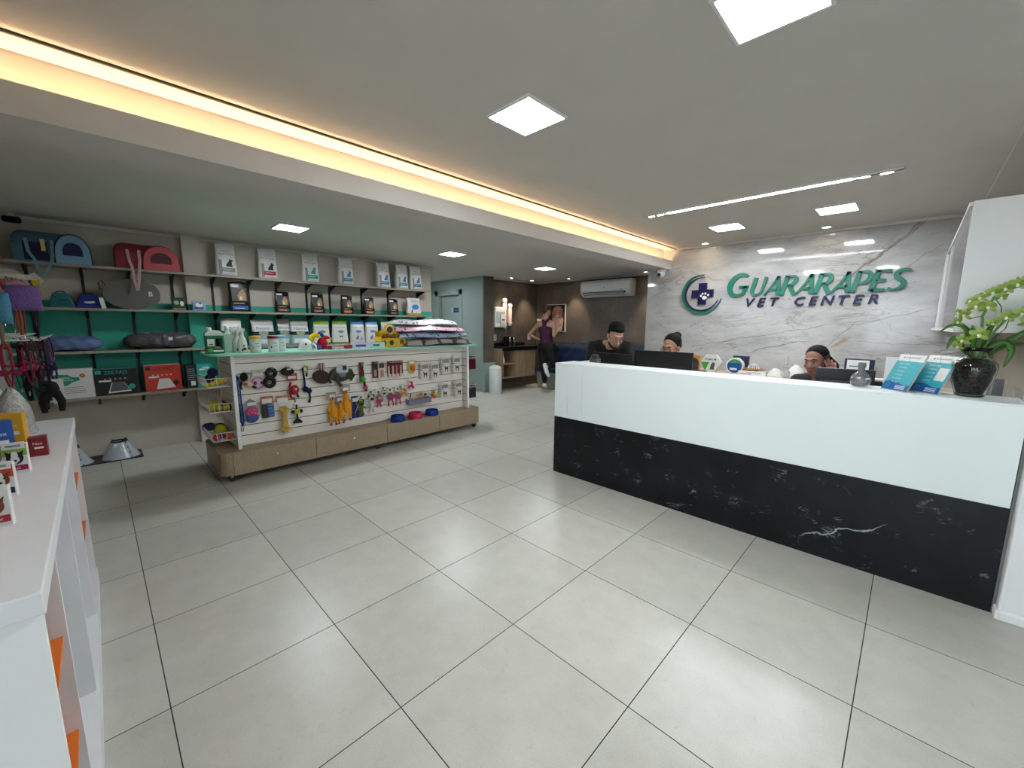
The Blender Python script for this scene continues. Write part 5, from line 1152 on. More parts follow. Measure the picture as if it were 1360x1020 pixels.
def g_R(): return [([(.11, 0), (.11, .5), (.11, 1)], [.22, .19, .21]), ([(.08, .94), (.34, .945)]+arc(.36, .72, .19, .225, 88, -88, 12)+[(.20, .49)], [.11, .12]+[.12+.09*math.sin(PI*i/12) for i in range(13)]+[.11]), ([(.32, .50), (.48, .25), (.70, -.02)], [.14, .19, .22])]
def g_P(): return [([(.11, 0), (.11, .5), (.11, 1)], [.22, .19, .21]), ([(.08, .94), (.36, .945)]+arc(.38, .69, .20, .255, 88, -88, 12)+[(.20, .43)], [.11, .12]+[.12+.09*math.sin(PI*i/12) for i in range(13)]+[.11])]
def g_E(): return [([(.11, 0), (.11, 1)], .21), ([(.08, .935), (.58, .935)], [.12, .15]), ([(.12, .51), (.50, .51)], .12), ([(.08, .065), (.60, .065)], [.12, .15])]
def g_S(): return [([(.60, .86), (.53, .925), (.40, .95), (.26, .92), (.155, .83), (.145, .71), (.22, .60), (.38, .50), (.50, .39), (.53, .26), (.46, .13), (.32, .06), (.18, .06), (.04, .13)], [.13, .12, .12, .14, .17, .20, .21, .21, .20, .19, .16, .12, .12, .15])]
def g_U(): return [([(.11, 1), (.11, .45)]+arc(.36, .30, .25, .25, 180, 360, 14)[0:8], [.21, .20]+[.20-.07*math.sin(PI*i/14) for i in range(8)]), (arc(.36, .30, .25, .25, 270, 360, 7)+[(.61, .45), (.61, 1)], [.13+.0*i for i in range(8)]+[.14, .15])]
def g_G(): return [(list(reversed(arc(.47, .5, .40, .455, 52, 296, 30)))+[], [.11+.13*math.sin(PI*i/30)**1.5 for i in range(31)]), ([(.62, .07), (.72, .10), (.745, .30), (.745, .44)], [.12, .16, .18, .19]), ([(.46, .41), (.85, .41)], .11)]
GL = {'A': (g_A, .72), 'R': (g_R, .72), 'P': (g_P, .66), 'E': (g_E, .62), 'S': (g_S, .66), 'U': (g_U, .74), 'G': (g_G, .94)}
def word(txt, x0, z0, hs, sp, shear, total):
    adv = [GL[c][1]*h for c, h in zip(txt, hs)]; k = total/(sum(adv)+sp*(len(txt)-1)); x = x0
    for c, h, a in zip(txt, hs, adv):
        m = MB()
        for pts, ws in GL[c][0]():
            P2 = [(x+(px*k+shear*pz)*h, z0+pz*h) for px, pz in pts]; W2 = [w*h*min(k, 1.05) for w in ws] if isinstance(ws, (list, tuple)) else ws*h
            stroke(m, P2, W2, SGN)
        m.build('letter', SG); x += (a+sp)*k
# letters sit between X -1.83 and -0.05; G is taller
word('GUARARAPES', -.705, -.045, [.285]+[.225]*9, .006, .22, 1.71)
m = None
for i, ch in enumerate('VET CENTER'):
    if ch == ' ': continue
    m = MB(); m.text(ch, .145, -.425+i*.1325, -.0295, -.175, SNV, shear=.22, sx=1.05, off=.018)
    front = list(m.v); fcs = list(m.f); n = len(front)
    # give the flat letter real thickness
    from collections import Counter
    ec = Counter(); 
    for f in fcs:
        for a, c in zip(f, f[1:]+f[:1]): ec[(a, c)] += 1
    back = [(x, -.005, z) for x, y, z in front]; base = n; m.v += back
    for (a, c), k in list(ec.items()):
        if (c, a) not in ec: m.f.append((a, c, base+c, base+a)); m.m.append(0); m.sm.append(False)
    m.build('letter', SG, label='small navy letter')
def ringpart(r, w, a0, a1, mt, y0, nm):
    m = MB(); stroke(m, arc(-1.005, .005, r, r, a0, a1, 48), [w*min(1, .25+4*min(i, 48-i)/48) for i in range(49)], mt, y0); m.build(nm, SG)
ringpart(.258, .028, 88, 345, SGN, -.030, 'emblem_ring'); ringpart(.222, .018, 85, 338, SNV, -.026, 'emblem_ring')
m = MB(); c = (-1.0, .01); a, l = .052, .142
pts = [(-a, -l), (a, -l), (a, -a), (l, -a), (l, a), (a, a), (a, l), (-a, l), (-a, a), (-l, a), (-l, -a), (-a, -a)]
m.extr([(c[0]+x, c[1]+z) for x, z in pts], -.035, -.005, SNV); m.build('emblem_cross', SG, bevel=.006)
m = MB()
m.ell((c[0]+.035, -.036, c[1]-.055), (.030, .006, .026), WHT, 12)
for x, z in ((-.012, -.03), (.008, -.005), (.045, -.002), (.082, -.018)): m.ell((c[0]+x, -.036, c[1]+z), (.014, .005, .016), WHT, 10)
for q, (x, z, r1, r2) in enumerate(((.035, -.055, .030, .026), (-.012, -.03, .014, .016), (.008, -.002, .014, .016), (.045, .0, .014, .016), (.082, -.020, .014, .016))):
    m = MB(); m.ell((c[0]+x, -.036, c[1]+z), (r1, .005, r2), WHT, 12); m.build('paw_pad', SG)

# ================================================================== ON THE COUNTER
CT = 1.147
AC = mat('clear_acrylic', '#f4f8fa', .06, var=0, alpha=.25, spec=.9)
LB, DB = C('#3aa7b4', .3), C('#1c5c9e', .3)
def stand(lab, x, y, rz, qr, w=.165, h=.235):
    t = thing('flyer_stand', lab, 'flyer stand', (x, y, CT), rz, 'tilted flyer stands on the counter')
    lean = .43
    m = MB(); m.X = Matrix.Rotation(-lean, 4, 'X'); m.box(-w/2-.004, w/2+.004, .002, .005, 0, h+.012, AC); m.X = Matrix.Identity(4); m.box(-w/2-.004, w/2+.004, 0, .10, 0, .004, AC); m.tube([(0, .085, .004), (0, h*.33, h*.93)], .0015, AC, 5); m.build('acrylic_holder', t)
    m = MB(); m.X = Matrix.Rotation(-lean, 4, 'X')
    m.box(-w/2, w/2, 0, .0015, .006, h+.004, LB); m.box(-w/2, w/2, -.0008, 0, h-.038, h+.004, WHT); m.text('✚' if False else '+', .03, -w*.28, -.0012, h-.027, SNV, off=.01); m.text('GUARARAPES', .015, w*.06, -.0012, h-.020, SGN, off=.01)
    n = 14; wave = [(-w/2+w*i/n, .052+.010*math.sin(i/n*5.5)) for i in range(n+1)]; m.add([(x_, -.0008, z) for x_, z in wave]+[(w/2, -.0008, .006), (-w/2, -.0008, .006)], [tuple(range(n+3))], DB)
    m.torus((-w*.30, -.0012, .030), .015, .0016, LB, seg=16, ss=4); m.text('+', .03, -w*.30, -.0014, .021, LB)
    lines = ['Baixe o app', 'e agende', 'consulta', 'exames', 'vacinas'] if qr else ['Bem-vindo', 'Consultas', 'Exames', 'Cirurgias', 'Internação', 'Vacinas']
    for i, s_ in enumerate(lines): m.text(s_, .014, -w*.12, -.0012, h*.74-i*.024, WHT)
    for i in range(3): m.box(.0, w*.38, -.0012, -.0008, .014+i*.009, .018+i*.009, WHT)
    if qr: m.box(w*.10, w*.44, -.0012, -.0008, h*.36, h*.70, WHT)
    m.build('flyer', t, fixn=False)
    return t
stand('left one of two tilted blue flyer stands on the counter, list of white lines only', -.055, 3.40, -.80, False); stand('right one of two tilted blue flyer stands, with a white square on it', .075, 3.41, -.80, True)
m = MB(); m.box(-.075, .075, 0, .004, 0, .20, M_WHITEP); m.box(-.075, .075, 0, .07, 0, .003, M_WHITEP); tag(m.build('sign_holder', loc=(-.03, 3.50, CT), rot=(-.12, 0, .1)), 'plain white upright sign holder behind the left flyer stand', 'sign holder')
# round grey glass vase
t = thing('glass_vase', 'small round smoky grey glass bottle vase on the counter', 'vase', (-.215, 3.47, CT))
SM = mat('smoky_glass', '#77797c', .05, var=0, alpha=.72, spec=1.0, coat=1.0)
m = MB(); m.lathe([(.001, 0), (.032, 0), (.048, .012), (.056, .038), (.052, .062), (.034, .086), (.019, .10), (.017, .122), (.021, .13), (.021, .155), (.018, .155), (.016, .12), (.017, .102)], SM, seg=28); m.build('body', t)
m = MB(); m.lathe([(.012, .128), (.022, .13), (.021, .148), (.001, .15)], C('#5d5f62', .3), seg=20); m.build('neck_ring', t)
m = MB(); m.add([(.028, -.049, .05), (.048, -.034, .052), (.046, -.034, .062), (.027, -.049, .06)], [(0, 1, 2, 3)], WHT); m.build('label_sticker', t)
# plant vase
PV = thing('orchid_vase', 'clear glass vase of dark pebbles with green orchids at the counter end', 'potted plant', (.262, 3.445, CT))
prof = [(.050, 0), (.058, .004), (.062, .02), (.083, .09), (.094, .16), (.090, .19), (.065, .212), (.050, .222), (.046, .24), (.062, .275)]
m = MB(); m.lathe([(.001, 0)]+prof+[(.060, .276), (.043, .24), (.047, .224), (.062, .209), (.087, .188), (.091, .16), (.080, .09), (.059, .022), (.054, .008), (.001, .008)], mat('vase_glass', '#f4f8f6', .02, var=0, trans=1.0, ior=1.4), seg=36); m.build('glass', PV, label='clear glass vase')
def pebbles():
    n = NT('dark_pebbles'); v = n.node('ShaderNodeTexVoronoi'); n.put(v.inputs['Vector'], n.map(n.tc.outputs['Object'], scale=(1, 1, 1.5))); v.inputs['Scale'].default_value = 75
    c = n.ramp(v.outputs['Distance'], [(0.1, '#3d342f'), (.45, '#241f1c'), (.75, '#060505')]); n.bump(n.math('SUBTRACT', 1.0, v.outputs['Distance']), 1.0, .02); return n.fin(c, .8, .15)
m = MB(); m.lathe([(.001, .010), (.050, .011), (.055, .024), (.075, .09), (.086, .16), (.080, .186), (.058, .205), (.03, .21), (.001, .212)], pebbles(), seg=36); m.build('pebbles', PV, label='dark brown grey pebbles filling the vase')
LEAF = mat('leaf_green', '#3d6b25', .45, var=.35, scale=20); STEM = mat('stem_green', '#557d33', .5, var=.2); PETAL = mat('petal_lime', '#6f8a2e', .6, var=.25, scale=60); PETAL2 = mat('petal_pale', '#8ea552', .6, var=.2, scale=60); LIP = C('#e7e6d0', .6)
def leaf(pts, w, nm='leaf'):
    m = MB(); n = len(pts); P = [Vector(p) for p in pts]; v = []
    # resample
    Q = []
    for i in range(n-1):
        for k in range(5):
            t_ = k/5; p0 = P[max(0, i-1)]; p1 = P[i]; p2 = P[i+1]; p3 = P[min(n-1, i+2)]
            Q.append(.5*((2*p1)+(-p0+p2)*t_+(2*p0-5*p1+4*p2-p3)*t_*t_+(-p0+3*p1-3*p2+p3)*t_**3))
    Q.append(P[-1]); N = len(Q)
    for i, p in enumerate(Q):
        d = (Q[min(N-1, i+1)]-Q[max(0, i-1)]).normalized(); s = d.cross(Vector((0, -.8, .6))); s = s.normalized() if s.length > .01 else Vector((1, 0, 0))
        up = s.cross(d).normalized(); ww = w*(math.sin(PI*min(1, (i/(N-1))*.93+.07))**.65)
        v += [tuple(p-s*ww), tuple(p-up*ww*.25), tuple(p+s*ww), tuple(p-up*(ww*.25+.0015))]
    f = []
    for i in range(N-1):
        a = i*4; b_ = a+4; f += [(a, a+1, b_+1, b_), (a+1, a+2, b_+2, b_+1), (a+2, a+3, b_+3, b_+2), (a+3, a, b_, b_+3)]
    m.add(v, f, LEAF, True); m.build(nm, PV)
leaf([(0, 0, .21), (-.02, -.02, .30), (-.06, -.03, .385), (-.11, -.03, .40), (-.155, -.04, .36)], .013)
leaf([(-.01, 0, .21), (-.05, -.02, .26), (-.085, -.04, .33), (-.105, -.05, .31), (-.118, -.05, .26)], .013)
leaf([(.01, 0, .21), (.05, .0, .29), (.10, .01, .31), (.125, .0, .26), (.105, -.01, .17)], .017)
leaf([(.01, 0, .20), (.04, .01, .27), (.10, .02, .31), (.19, .02, .39), (.26, .01, .44)], .015)
leaf([(0.02, .02, .20), (.0, .03, .30), (-.02, .03, .36), (-.03, .02, .40)], .012)
leaf([(.02, .03, .20), (.10, .05, .28), (.20, .05, .30), (.27, .03, .24), (.29, .0, .16), (.27, -.01, .12)], .012)
leaf([(0, 0.02, .20), (.015, .02, .28), (.03, .01, .36), (.05, .0, .42)], .016)
leaf([(0, -.02, .20), (-.02, -.03, .27), (-.02, -.04, .33)], .011)
ST = [[(0, 0, .20), (.01, 0, .33), (.0, 0, .45), (.03, .0, .55), (.10, -.01, .60), (.17, -.02, .61)], [(.01, 0, .20), (.04, .0, .34), (.09, 0, .44), (.15, 0, .50), (.21, -.01, .50)], [(0, .01, .20), (-.0, 0, .33), (-.03, -.01, .39), (-.05, -.02, .36)]]
for s in ST: m = MB(); m.tube(s, [.006]*(len(s)-1)+[.003], STEM, 7); m.build('stem', PV)
def orchid(c, k, az, tilt):
    R_ = Euler((tilt, 0, az)).to_matrix()
    m = MB()
    for i, (a, L, w) in enumerate(((90, .030, .018), (210, .030, .015), (330, .030, .015), (30, .030, .021), (150, .030, .021))):
        a = math.radians(a); d = Vector((math.cos(a), 0, math.sin(a))); s = Vector((-math.sin(a), 0, math.cos(a)))
        pts = []
        for u, ww, y in ((.06, .25, .0), (.35, .9, -.006), (.7, 1.0, -.008), (.93, .6, -.003), (1.05, .05, .002)):
            pts.append((u, ww, y))
        v = [];
        for u, ww, y in pts:
            for sgn in (-1, 0, 1): v.append(tuple(Vector(c)+R_ @ ((d*L*u+s*w*.55*ww*sgn+Vector((0, y+(0 if sgn else -.004), 0)))*k)))
        f = [(j*3+q, j*3+q+1, j*3+q+4, j*3+q+3) for j in range(4) for q in (0, 1)]
        m.add(v, f, PETAL if i % 2 else PETAL2, True)
    m.build('orchid_flower', PV, fixn=False) if False else None
    q = MB(); q.v, q.f, q.m, q.sm, q.mats = m.v, m.f, m.m, m.sm, m.mats; p_ = Vector(c)+R_ @ Vector((0, -.008, -.004)); q.ell(tuple(p_), (.006*k, .006*k, .008*k), LIP, 8)
    q.build('orchid_flower', PV, fixn=False)
fl = [(-.03, -.03, .50, 1.25, -.3, -.1), (-.065, -.02, .455, 1.1, -.8, .2), (.01, -.03, .495, 1.2, .3, -.1), (-.085, -.02, .42, 1.0, -1.0, .5), (-.02, -.03, .545, 1.0, -.4, -.3), (.02, -.03, .57, 1.1, .1, -.2), (.06, -.03, .59, 1.15, .2, -.1), (.095, -.04, .61, 1.2, .5, 0),
      (-.05, -.01, .53, .9, -.8, -.2), (-.005, -.05, .345, 1.35, .1, 0), (-.06, -.04, .315, 1.15, -.5, .3), (-.075, -.05, .285, .95, -.8, .6), (.04, -.03, .41, .9, -.2, .1), (.08, -.03, .44, 1.15, .2, 0), (.13, -.03, .46, 1.2, .3, .1), (.155, -.03, .42, 1.2, .5, .3),
      (.14, -.03, .63, 1.2, .4, 0), (.19, -.02, .50, 1.1, .6, 0), (-.09, -.02, .47, .8, -1.1, .3), (.05, -.04, .55, .9, .3, .4)]
for x, y, z, k, az, tl in fl: orchid((x, y, z), k*1.05, az, tl)
for pts in ([(.03, 0, .55), (.06, -.01, .50), (.07, 0, .44)], [(.0, 0, .45), (-.03, -.01, .44), (-.05, -.01, .43)], [(.10, 0, .45), (.09, .01, .38), (.06, .01, .34)]): m = MB(); m.tube(pts, .0022, C('#3d4522'), 6); m.build('twig', PV)

# monitors and things on the desk surface
def monitor(lab, x, y, rz, w, h, zc, base=.77, back=True, label_screen=None):
    t = thing('computer_monitor', lab, 'monitor', (x, y, base), rz, 'computer monitors seen from behind')
    m = MB(); z0 = zc-base
    m.box(-w/2, w/2, -.008, .016, z0, z0+h, M_BLACK); m.build('housing', t, bevel=.004)
    m = MB(); m.box(-w*.42, w*.42, -.022, -.008, z0+h*.12, z0+h*.66, C('#17181a', .3)); m.build('rear_cover', t, bevel=.006)
    m = MB(); m.box(-w/2+.012, w/2-.012, .016, .0168, z0+.012, z0+h-.012, C('#2d3b4d', .2)); m.build('screen', t, label='flat dark screen facing the staff')
    m = MB(); m.box(-.025, .025, -.035, -.018, .01, z0+h*.5, M_BLACK); m.build('stand_post', t)
    m = MB(); m.rbox(-.11, .11, -.10, .06, 0, .012, .03, M_BLACK); m.build('stand_foot', t)
monitor('leftmost black monitor on the reception desk, in front of the leaning man', -2.24, 3.80, -.10, .48, .29, .945); monitor('large black monitor hiding the lower face of the seated person with glasses', -1.70, 3.80, -.02, .58, .36, .925)
monitor('black monitor in front of the person on the phone', -.33, 3.84, .12, .34, .26, .965); 
t = thing('printer', 'black receipt printer with white paper behind the flyer stands', 'printer', (-.10, 4.02, .77), .1)
m = MB(); m.rbox(-.14, .14, -.10, .12, 0, .37, .02, M_BLACK); m.box(-.02, .02, -.0, .04, .37, .46, M_BLACK); m.build('body', t, bevel=.01); m = MB(); m.box(-.10, .06, -.09, .03, .372, .385, WHT); m.build('paper', t)
t = thing('desk_organiser', 'grey plastic desk organiser beside the pillar wall', 'organiser', (.40, 3.92, .77)); m = MB()
for x in (-.08, -.02, .04): m.box(x, x+.004, -.06, .08, 0, .44, AC)
m.box(-.08, .044, -.06, .08, 0, .006, AC); m.box(-.08, .044, .076, .08, 0, .44, C('#7d7f84', .3)); m.build('tray', t); m = MB(); m.box(-.05, .03, -.075, -.06, .24, .29, M_BLACK); m.build('card_reader', t)
for k, (x, y) in enumerate(((.475, 3.82), (.515, 3.90))):
    m = MB(); m.lathe([(.001, 0), (.026, 0), (.026, .30), (.013, .345), (.013, .40), (.001, .40)], mat('frosted_bottle', '#c9cbc8', .2, alpha=.55, var=.02), seg=16); tag(m.build('plastic_bottle', loc=(x, y, .77)), ['left', 'right'][k]+' of two pale plastic bottles beside the vase', 'bottle', 'pale plastic bottles')
m = MB(); m.ell((0, 0, .05), (.05, .045, .035), C('#17171a', .6), 12); m.rbox(-.06, .06, -.04, .04, 0, .03, .015, C('#8b8b88', .4)); tag(m.build('desk_telephone', loc=(-2.44, 3.47, CT)), 'small dark and grey round object at the left end of the counter top', 'telephone') if False else None
t = thing('counter_bell', 'small dark dome with a grey base on the left part of the counter', 'bell', (-2.36, 3.66, .77)); 
m = MB(); m.rbox(-.05, .05, -.04, .04, 0, .41, .015, C('#5a5a5a', .4)); m.build('base', t); m = MB(); m.ell((0, 0, .42), (.045, .04, .04), C('#26181a', .5), 12); m.build('dome', t)

# ================================================================== BACK COUNTER GOODS (z .935)
ZB = .935
t = thing('supplement_box', 'tall narrow orange box at the left end of the wooden worktop', 'box', (-2.03, 5.62, ZB)); m = MB(); m.box(-.035, .035, -.03, .03, 0, .20, C('#c98a2a', .4)); m.build('carton', t); m = MB(); [m.ell((0, -.031, .05+.05*k), (.016, .002, .012), C('#7a5a14'), 8) for k in range(1)]; m.build('print', t)
t = thing('product_display', 'white, black and green hexagonal cardboard display on the worktop', 'display', (-1.85, 5.60, ZB))
m = MB(); H6 = [(-.12, .13), (-.06, .22), (.07, .22), (.135, .13), (.06, 0), (-.06, 0)]; m.extr(H6, -.02, .03, C('#c9ccc8', .5)); m.build('hexagon_panel', t)
m = MB(); m.extr([(-.115, .125), (-.01, .125), (-.055, .02), (-.065, .02)], -.024, -.020, C('#3c8f26')); m.build('green_print', t); m = MB(); m.text('PREMIUM', .035, 0, -.022, .15, INK, off=.01); m.sitting = None; m.extr([(.0, .03), (.05, .03), (.06, .12), (.03, .125), (.01, .09)], -.024, -.02, C('#4a4c4a')); m.build('print', t)
t = thing('round_tin', 'round blue and green tin standing on edge on the worktop', 'tin', (-1.55, 5.58, ZB)); m = MB(); m.cyl((0, -.03, .10), (0, .03, .10), .10, C('#d5dcd9', .4), 28); m.build('tin', t, bevel=.004)
m = MB(); m.extr([(.085*math.cos(2*PI*k/24), .10+.085*math.sin(2*PI*k/24)) for k in range(24)], -.034, -.030, C('#274f86', .3)); m.extr([(.085*math.cos(PI*.15+PI*.7*k/10), .10+.085*math.sin(PI*.15+PI*.7*k/10)) for k in range(11)], -.036, -.033, C('#3b8a55')); m.box(-.05, .03, -.037, -.034, .05, .075, WHT); m.build('lid_print', t)
m = MB(); m.box(-.09, .09, -.02, .02, 0, .22, C('#2b2540', .4)); m.box(-.085, .0, -.0205, -.02, .18, .20, C('#3b8a55')); tag(m.build('supplement_box', loc=(-1.52, 5.70, ZB)), 'dark purple upright box behind the round tin', 'box')
t = thing('leaflet_pile', 'pile of white and orange packets at the middle of the wooden worktop', 'packets', (-1.35, 5.60, ZB))
m = MB(); m.box(-.15, .15, -.07, .07, 0, .05, WHT); m.build('white_box', t, bevel=.004); m = MB(); m.box(-.13, .0, -.072, -.07, .012, .02, RED); m.box(-.06, .10, -.072, -.07, .03, .037, BLU); m.build('print', t)
m = MB(); m.lathe([(.001, 0), (.06, .002), (.12, .03), (.125, .034), (.06, .012)], C('#c08f33', .5), c=(-.01, 0, .05), seg=24, sy=.5); m.build('gold_tray', t)
m = MB(); m.extr([(.07*math.cos(PI*k/12), .06+.085*math.sin(PI*k/12)) for k in range(13)], -.01, .01, C('#cdd0cf', .5)); m.build('striped_card', t); m = MB(); [m.box(-.04+.02*k, -.034+.02*k, -.012, -.01, .07, .12, INK) for k in range(5)]; m.build('stripe_print', t)
def rag(name, lab, x, y, w, h, d, c, seed, z=ZB):
    rnd = random.Random(seed); m = MB(); R = []
    for i in range(9):
        t_ = i/8; R.append([(w/2*math.cos(2*PI*k/16)*(1-t_**2.5*.85)*(1+.12*rnd.uniform(-1, 1)), d/2*math.sin(2*PI*k/16)*(1-t_**2.5*.85)*(1+.12*rnd.uniform(-1, 1)), h*t_*(1+.05*rnd.uniform(-1, 1)) if i else 0) for k in range(16)])
    m.rings(R, c); return tag(m.build(name, loc=(x, y, z)), lab, 'bag')
rag('plastic_bag', 'crumpled white plastic bag on the worktop, left of the bottle', -1.12, 5.62, .17, .10, .12, mat('crumpled_white_bag', '#cfd0cb', .3, bump=.8, scale=50), 3); rag('plastic_bag', 'second crumpled white plastic bag behind the dispenser bottle', -.93, 5.68, .18, .15, .12, MATS['crumpled_white_bag'], 9)
t = thing('pump_bottle', 'clear pump dispenser bottle on the worktop, left of the person on the phone', 'bottle', (-1.0, 5.58, ZB)); m = MB(); m.lathe([(.001, 0), (.03, 0), (.032, .07), (.012, .09), (.010, .11)], mat('frosted_bottle', '#c9cbc8', .2, alpha=.55), seg=16); m.build('body', t); m = MB(); m.cyl((0, 0, .11), (0, 0, .26), .003, C('#77797b'), 6); m.tube([(0, 0, .12), (-.04, 0, .125)], .004, C('#77797b'), 6); m.build('pump', t)
t = thing('paper_box', 'white and dark blue printed box on the worktop, behind the round vase', 'box', (-.37, 5.60, ZB)); m = MB(); m.box(-.12, .12, -.04, .04, 0, .26, C('#20284e', .4)); m.build('carton', t)
m = MB(); m.box(-.10, .08, -.043, -.04, .03, .25, WHT); [m.box(-.08, .06, -.0445, -.043, .06+.04*k, .07+.04*k, C('#4a5a82')) for k in range(4)]; m.build('front_label', t)

# ================================================================== COFFEE CORNER
t = thing('coffee_counter', 'wall hung coffee counter with black stone top and ribbed oak doors', 'cabinet', (-6.93, 6.72, 0))
m = MB(); m.box(0, .45, -.375, .78, .985, 1.01, M_BLACK); m.box(.42, .45, -.375, .78, .93, .985, M_BLACK); m.box(0, .02, -.375, .78, 1.01, 1.09, M_BLACK); m.build('stone_top', t, label='black stone worktop')
m = MB(); DK = M_OAK
m.box(0, .42, -.37, -.35, .30, .985, M_OAK); m.box(0, .42, -.37, .07, .30, .32, M_OAK); m.box(0, .42, -.37, .07, .62, .64, M_OAK); m.box(0, .42, .05, .07, .30, .985, M_OAK); m.box(0, .02, -.37, .07, .30, .985, M_OAK); m.build('open_shelf', t)
m = MB(); m.box(0, .40, .07, .76, .30, .975, M_OAK); m.build('cabinet_body', t)
for y0, y1 in ((.075, .41), (.415, .75)):
    m = MB(); n_ = 14
    m.box(.40, .408, y0, y1, .30, .96, M_OAK)
    for k in range(n_): a = y0+(y1-y0)*k/n_; m.box(.408, .42, a+.003, a+(y1-y0)/n_-.003, .30, .96, M_OAK)
    m.build('ribbed_door', t)
t = thing('foam_dispenser', 'white foam bottle in the open shelf of the coffee counter', 'bottle', (-6.60, 6.43, .64)); m = MB(); m.lathe([(.001, 0), (.05, 0), (.055, .08), (.03, .15), (.025, .19), (.001, .2)], M_WHITEP); m.build('body', t)
t = thing('trash_can', 'white cylindrical trash can beside the coffee counter', 'trash can', (-6.50, 6.12, 0)); m = MB(); m.lathe([(.001, 0), (.135, 0), (.138, .01), (.138, .54), (.13, .545), (.001, .545)], mat('pale_grey_plastic', '#bfc8c5', .35, var=.02), seg=36); m.build('bin', t)
m = MB(); m.lathe([(.14, .545), (.142, .56), (.12, .60), (.06, .625), (.001, .63)], MATS['pale_grey_plastic'], seg=36); m.build('lid', t); t.location.z = 0
for lab, y, w, h, z in (('tall thin double thermos holder on the black coffee counter', 6.78, 0, 0, 0),):
    t = thing('thermos_holder', 'black holder with two steel thermos flasks on the coffee counter', 'thermos', (-6.72, 6.80, 1.01)); m = MB(); m.box(-.08, .02, -.15, .15, .0, .24, M_BLACK); m.box(-.08, .10, -.14, .14, 0, .012, M_BLACK); m.build('holder', t, bevel=.01)
    for y_ in (-.06, .07): m = MB(); m.lathe([(.001, .012), (.035, .012), (.035, .20), (.028, .22), (.001, .225)], M_CHROME, c=(.055, y_, 0), seg=18); m.build('flask', t)
t = thing('wall_cup_dispenser', 'white square dispenser on the brown wall above the coffee counter', 'dispenser', (-6.93, 6.56, 1.45)); m = MB(); m.box(0, .13, -.17, .19, 0, .46, M_WHITEP); m.build('housing', t, bevel=.02); m = MB(); m.box(.13, .134, -.14, .14, .10, .36, C('#9fb0b8', .3)); m.box(.134, .15, .0, .13, .08, .30, M_WHITEP); m.build('front_panel', t)
m = MB(); m.extr([(.02, .18), (.05, .19), (.065, .18), (.08, .19), (.12, .18), (.10, .15), (.075, .165), (.06, .165), (.04, .15)], .151, .154, INK, axis='x'); m.build('dark_emblem', t)
for k, (y, z, L) in enumerate(((6.75, 1.47, .62), (6.93, 1.52, .46))):
    t = thing('cup_tube_dispenser', ['left taller', 'right shorter'][k]+' vertical tube of paper cups on the brown wall', 'cup dispenser', (-6.86, y, z), 0, 'vertical paper cup tubes')
    m = MB(); m.lathe([(.045, .05), (.048, L-.05), (.0455, L-.05), (.043, .05)], mat('pink_clear_tube', '#e6c9c4', .2, alpha=.7, var=.02), seg=18); m.box(-.07, -.04, -.02, .02, .05, L-.05, M_WHITEP); m.build('tube', t)
    m = MB(); m.lathe([(.055, L-.05), (.055, L), (.03, L+.03), (.001, L+.035)], M_WHITEP, seg=18); m.build('cap', t); m = MB(); m.lathe([(.03, -.04), (.045, 0), (.060, .03), (.055, .055)], M_WHITEP, seg=18, cap=True); m.build('outlet', t)
for k, y in enumerate((6.50, 7.68)):
    t = thing('wall_socket', ['left', 'right'][k]+' white wall socket above the coffee counter', 'socket', (-6.93, y, 1.14), 0, 'white wall sockets'); m = MB(); m.box(0, .012, -.05, .05, 0, .15, M_WHITEP); m.build('plate', t, bevel=.004); m = MB(); m.box(.012, .016, -.02, .02, .03, .12, C('#c4c4c0', .4)); m.build('switch', t)
# bench
t = thing('tufted_bench', 'dark blue tufted upholstered bench along the brown back wall', 'bench', (-5.05, 7.965, 0)); BV = mat('blue_velvet', '#16294a', .75, var=.2, scale=14)
m = MB(); n1, n2 = 60, 12; x0, x1 = -1.45, 1.90; v = []
for j in range(n2+1):
    for i in range(n1+1):
        x = x0+(x1-x0)*i/n1; z = .48+.62*j/n2
        b1 = min(math.hypot((x-(x0+.17+.30*(a+.5*(r % 2)))), (z-(.66+.20*r))*1.2) for a in range(12) for r in range(3)); e = min(1, min(i, n1-i)/1.5, min(j, n2-j)/1.5)
        v.append((x, -.04-.075*e*(1-.75*math.exp(-(b1/.05)**2)), z))
f = [(j*(n1+1)+i, j*(n1+1)+i+1, (j+1)*(n1+1)+i+1, (j+1)*(n1+1)+i) for j in range(n2) for i in range(n1)]
m.add(v, f, BV, True); m.box(x0, x1, -.05, 0, .48, 1.10, BV); m.build('backrest', t, fixn=False)
for r in range(3):
    for a in range(11):
        q = MB(); q.ell((x0+.17+.30*(a+.5*(r % 2)), -.063, .66+.20*r), (.014, .008, .014), BV, 8); q.build('button', t)
m = MB(); m.rbox(x0, x1, -.55, -.05, .40, .50, .04, BV, 4); m.build('seat', t, bevel=.012); m = MB(); m.extr([(-.50, 0), (0, 0), (0, .40), (-.55, .40)], x0+.08, x1, C('#7f837c', .6), axis='x'); m.build('plinth', t, label='grey bench plinth')
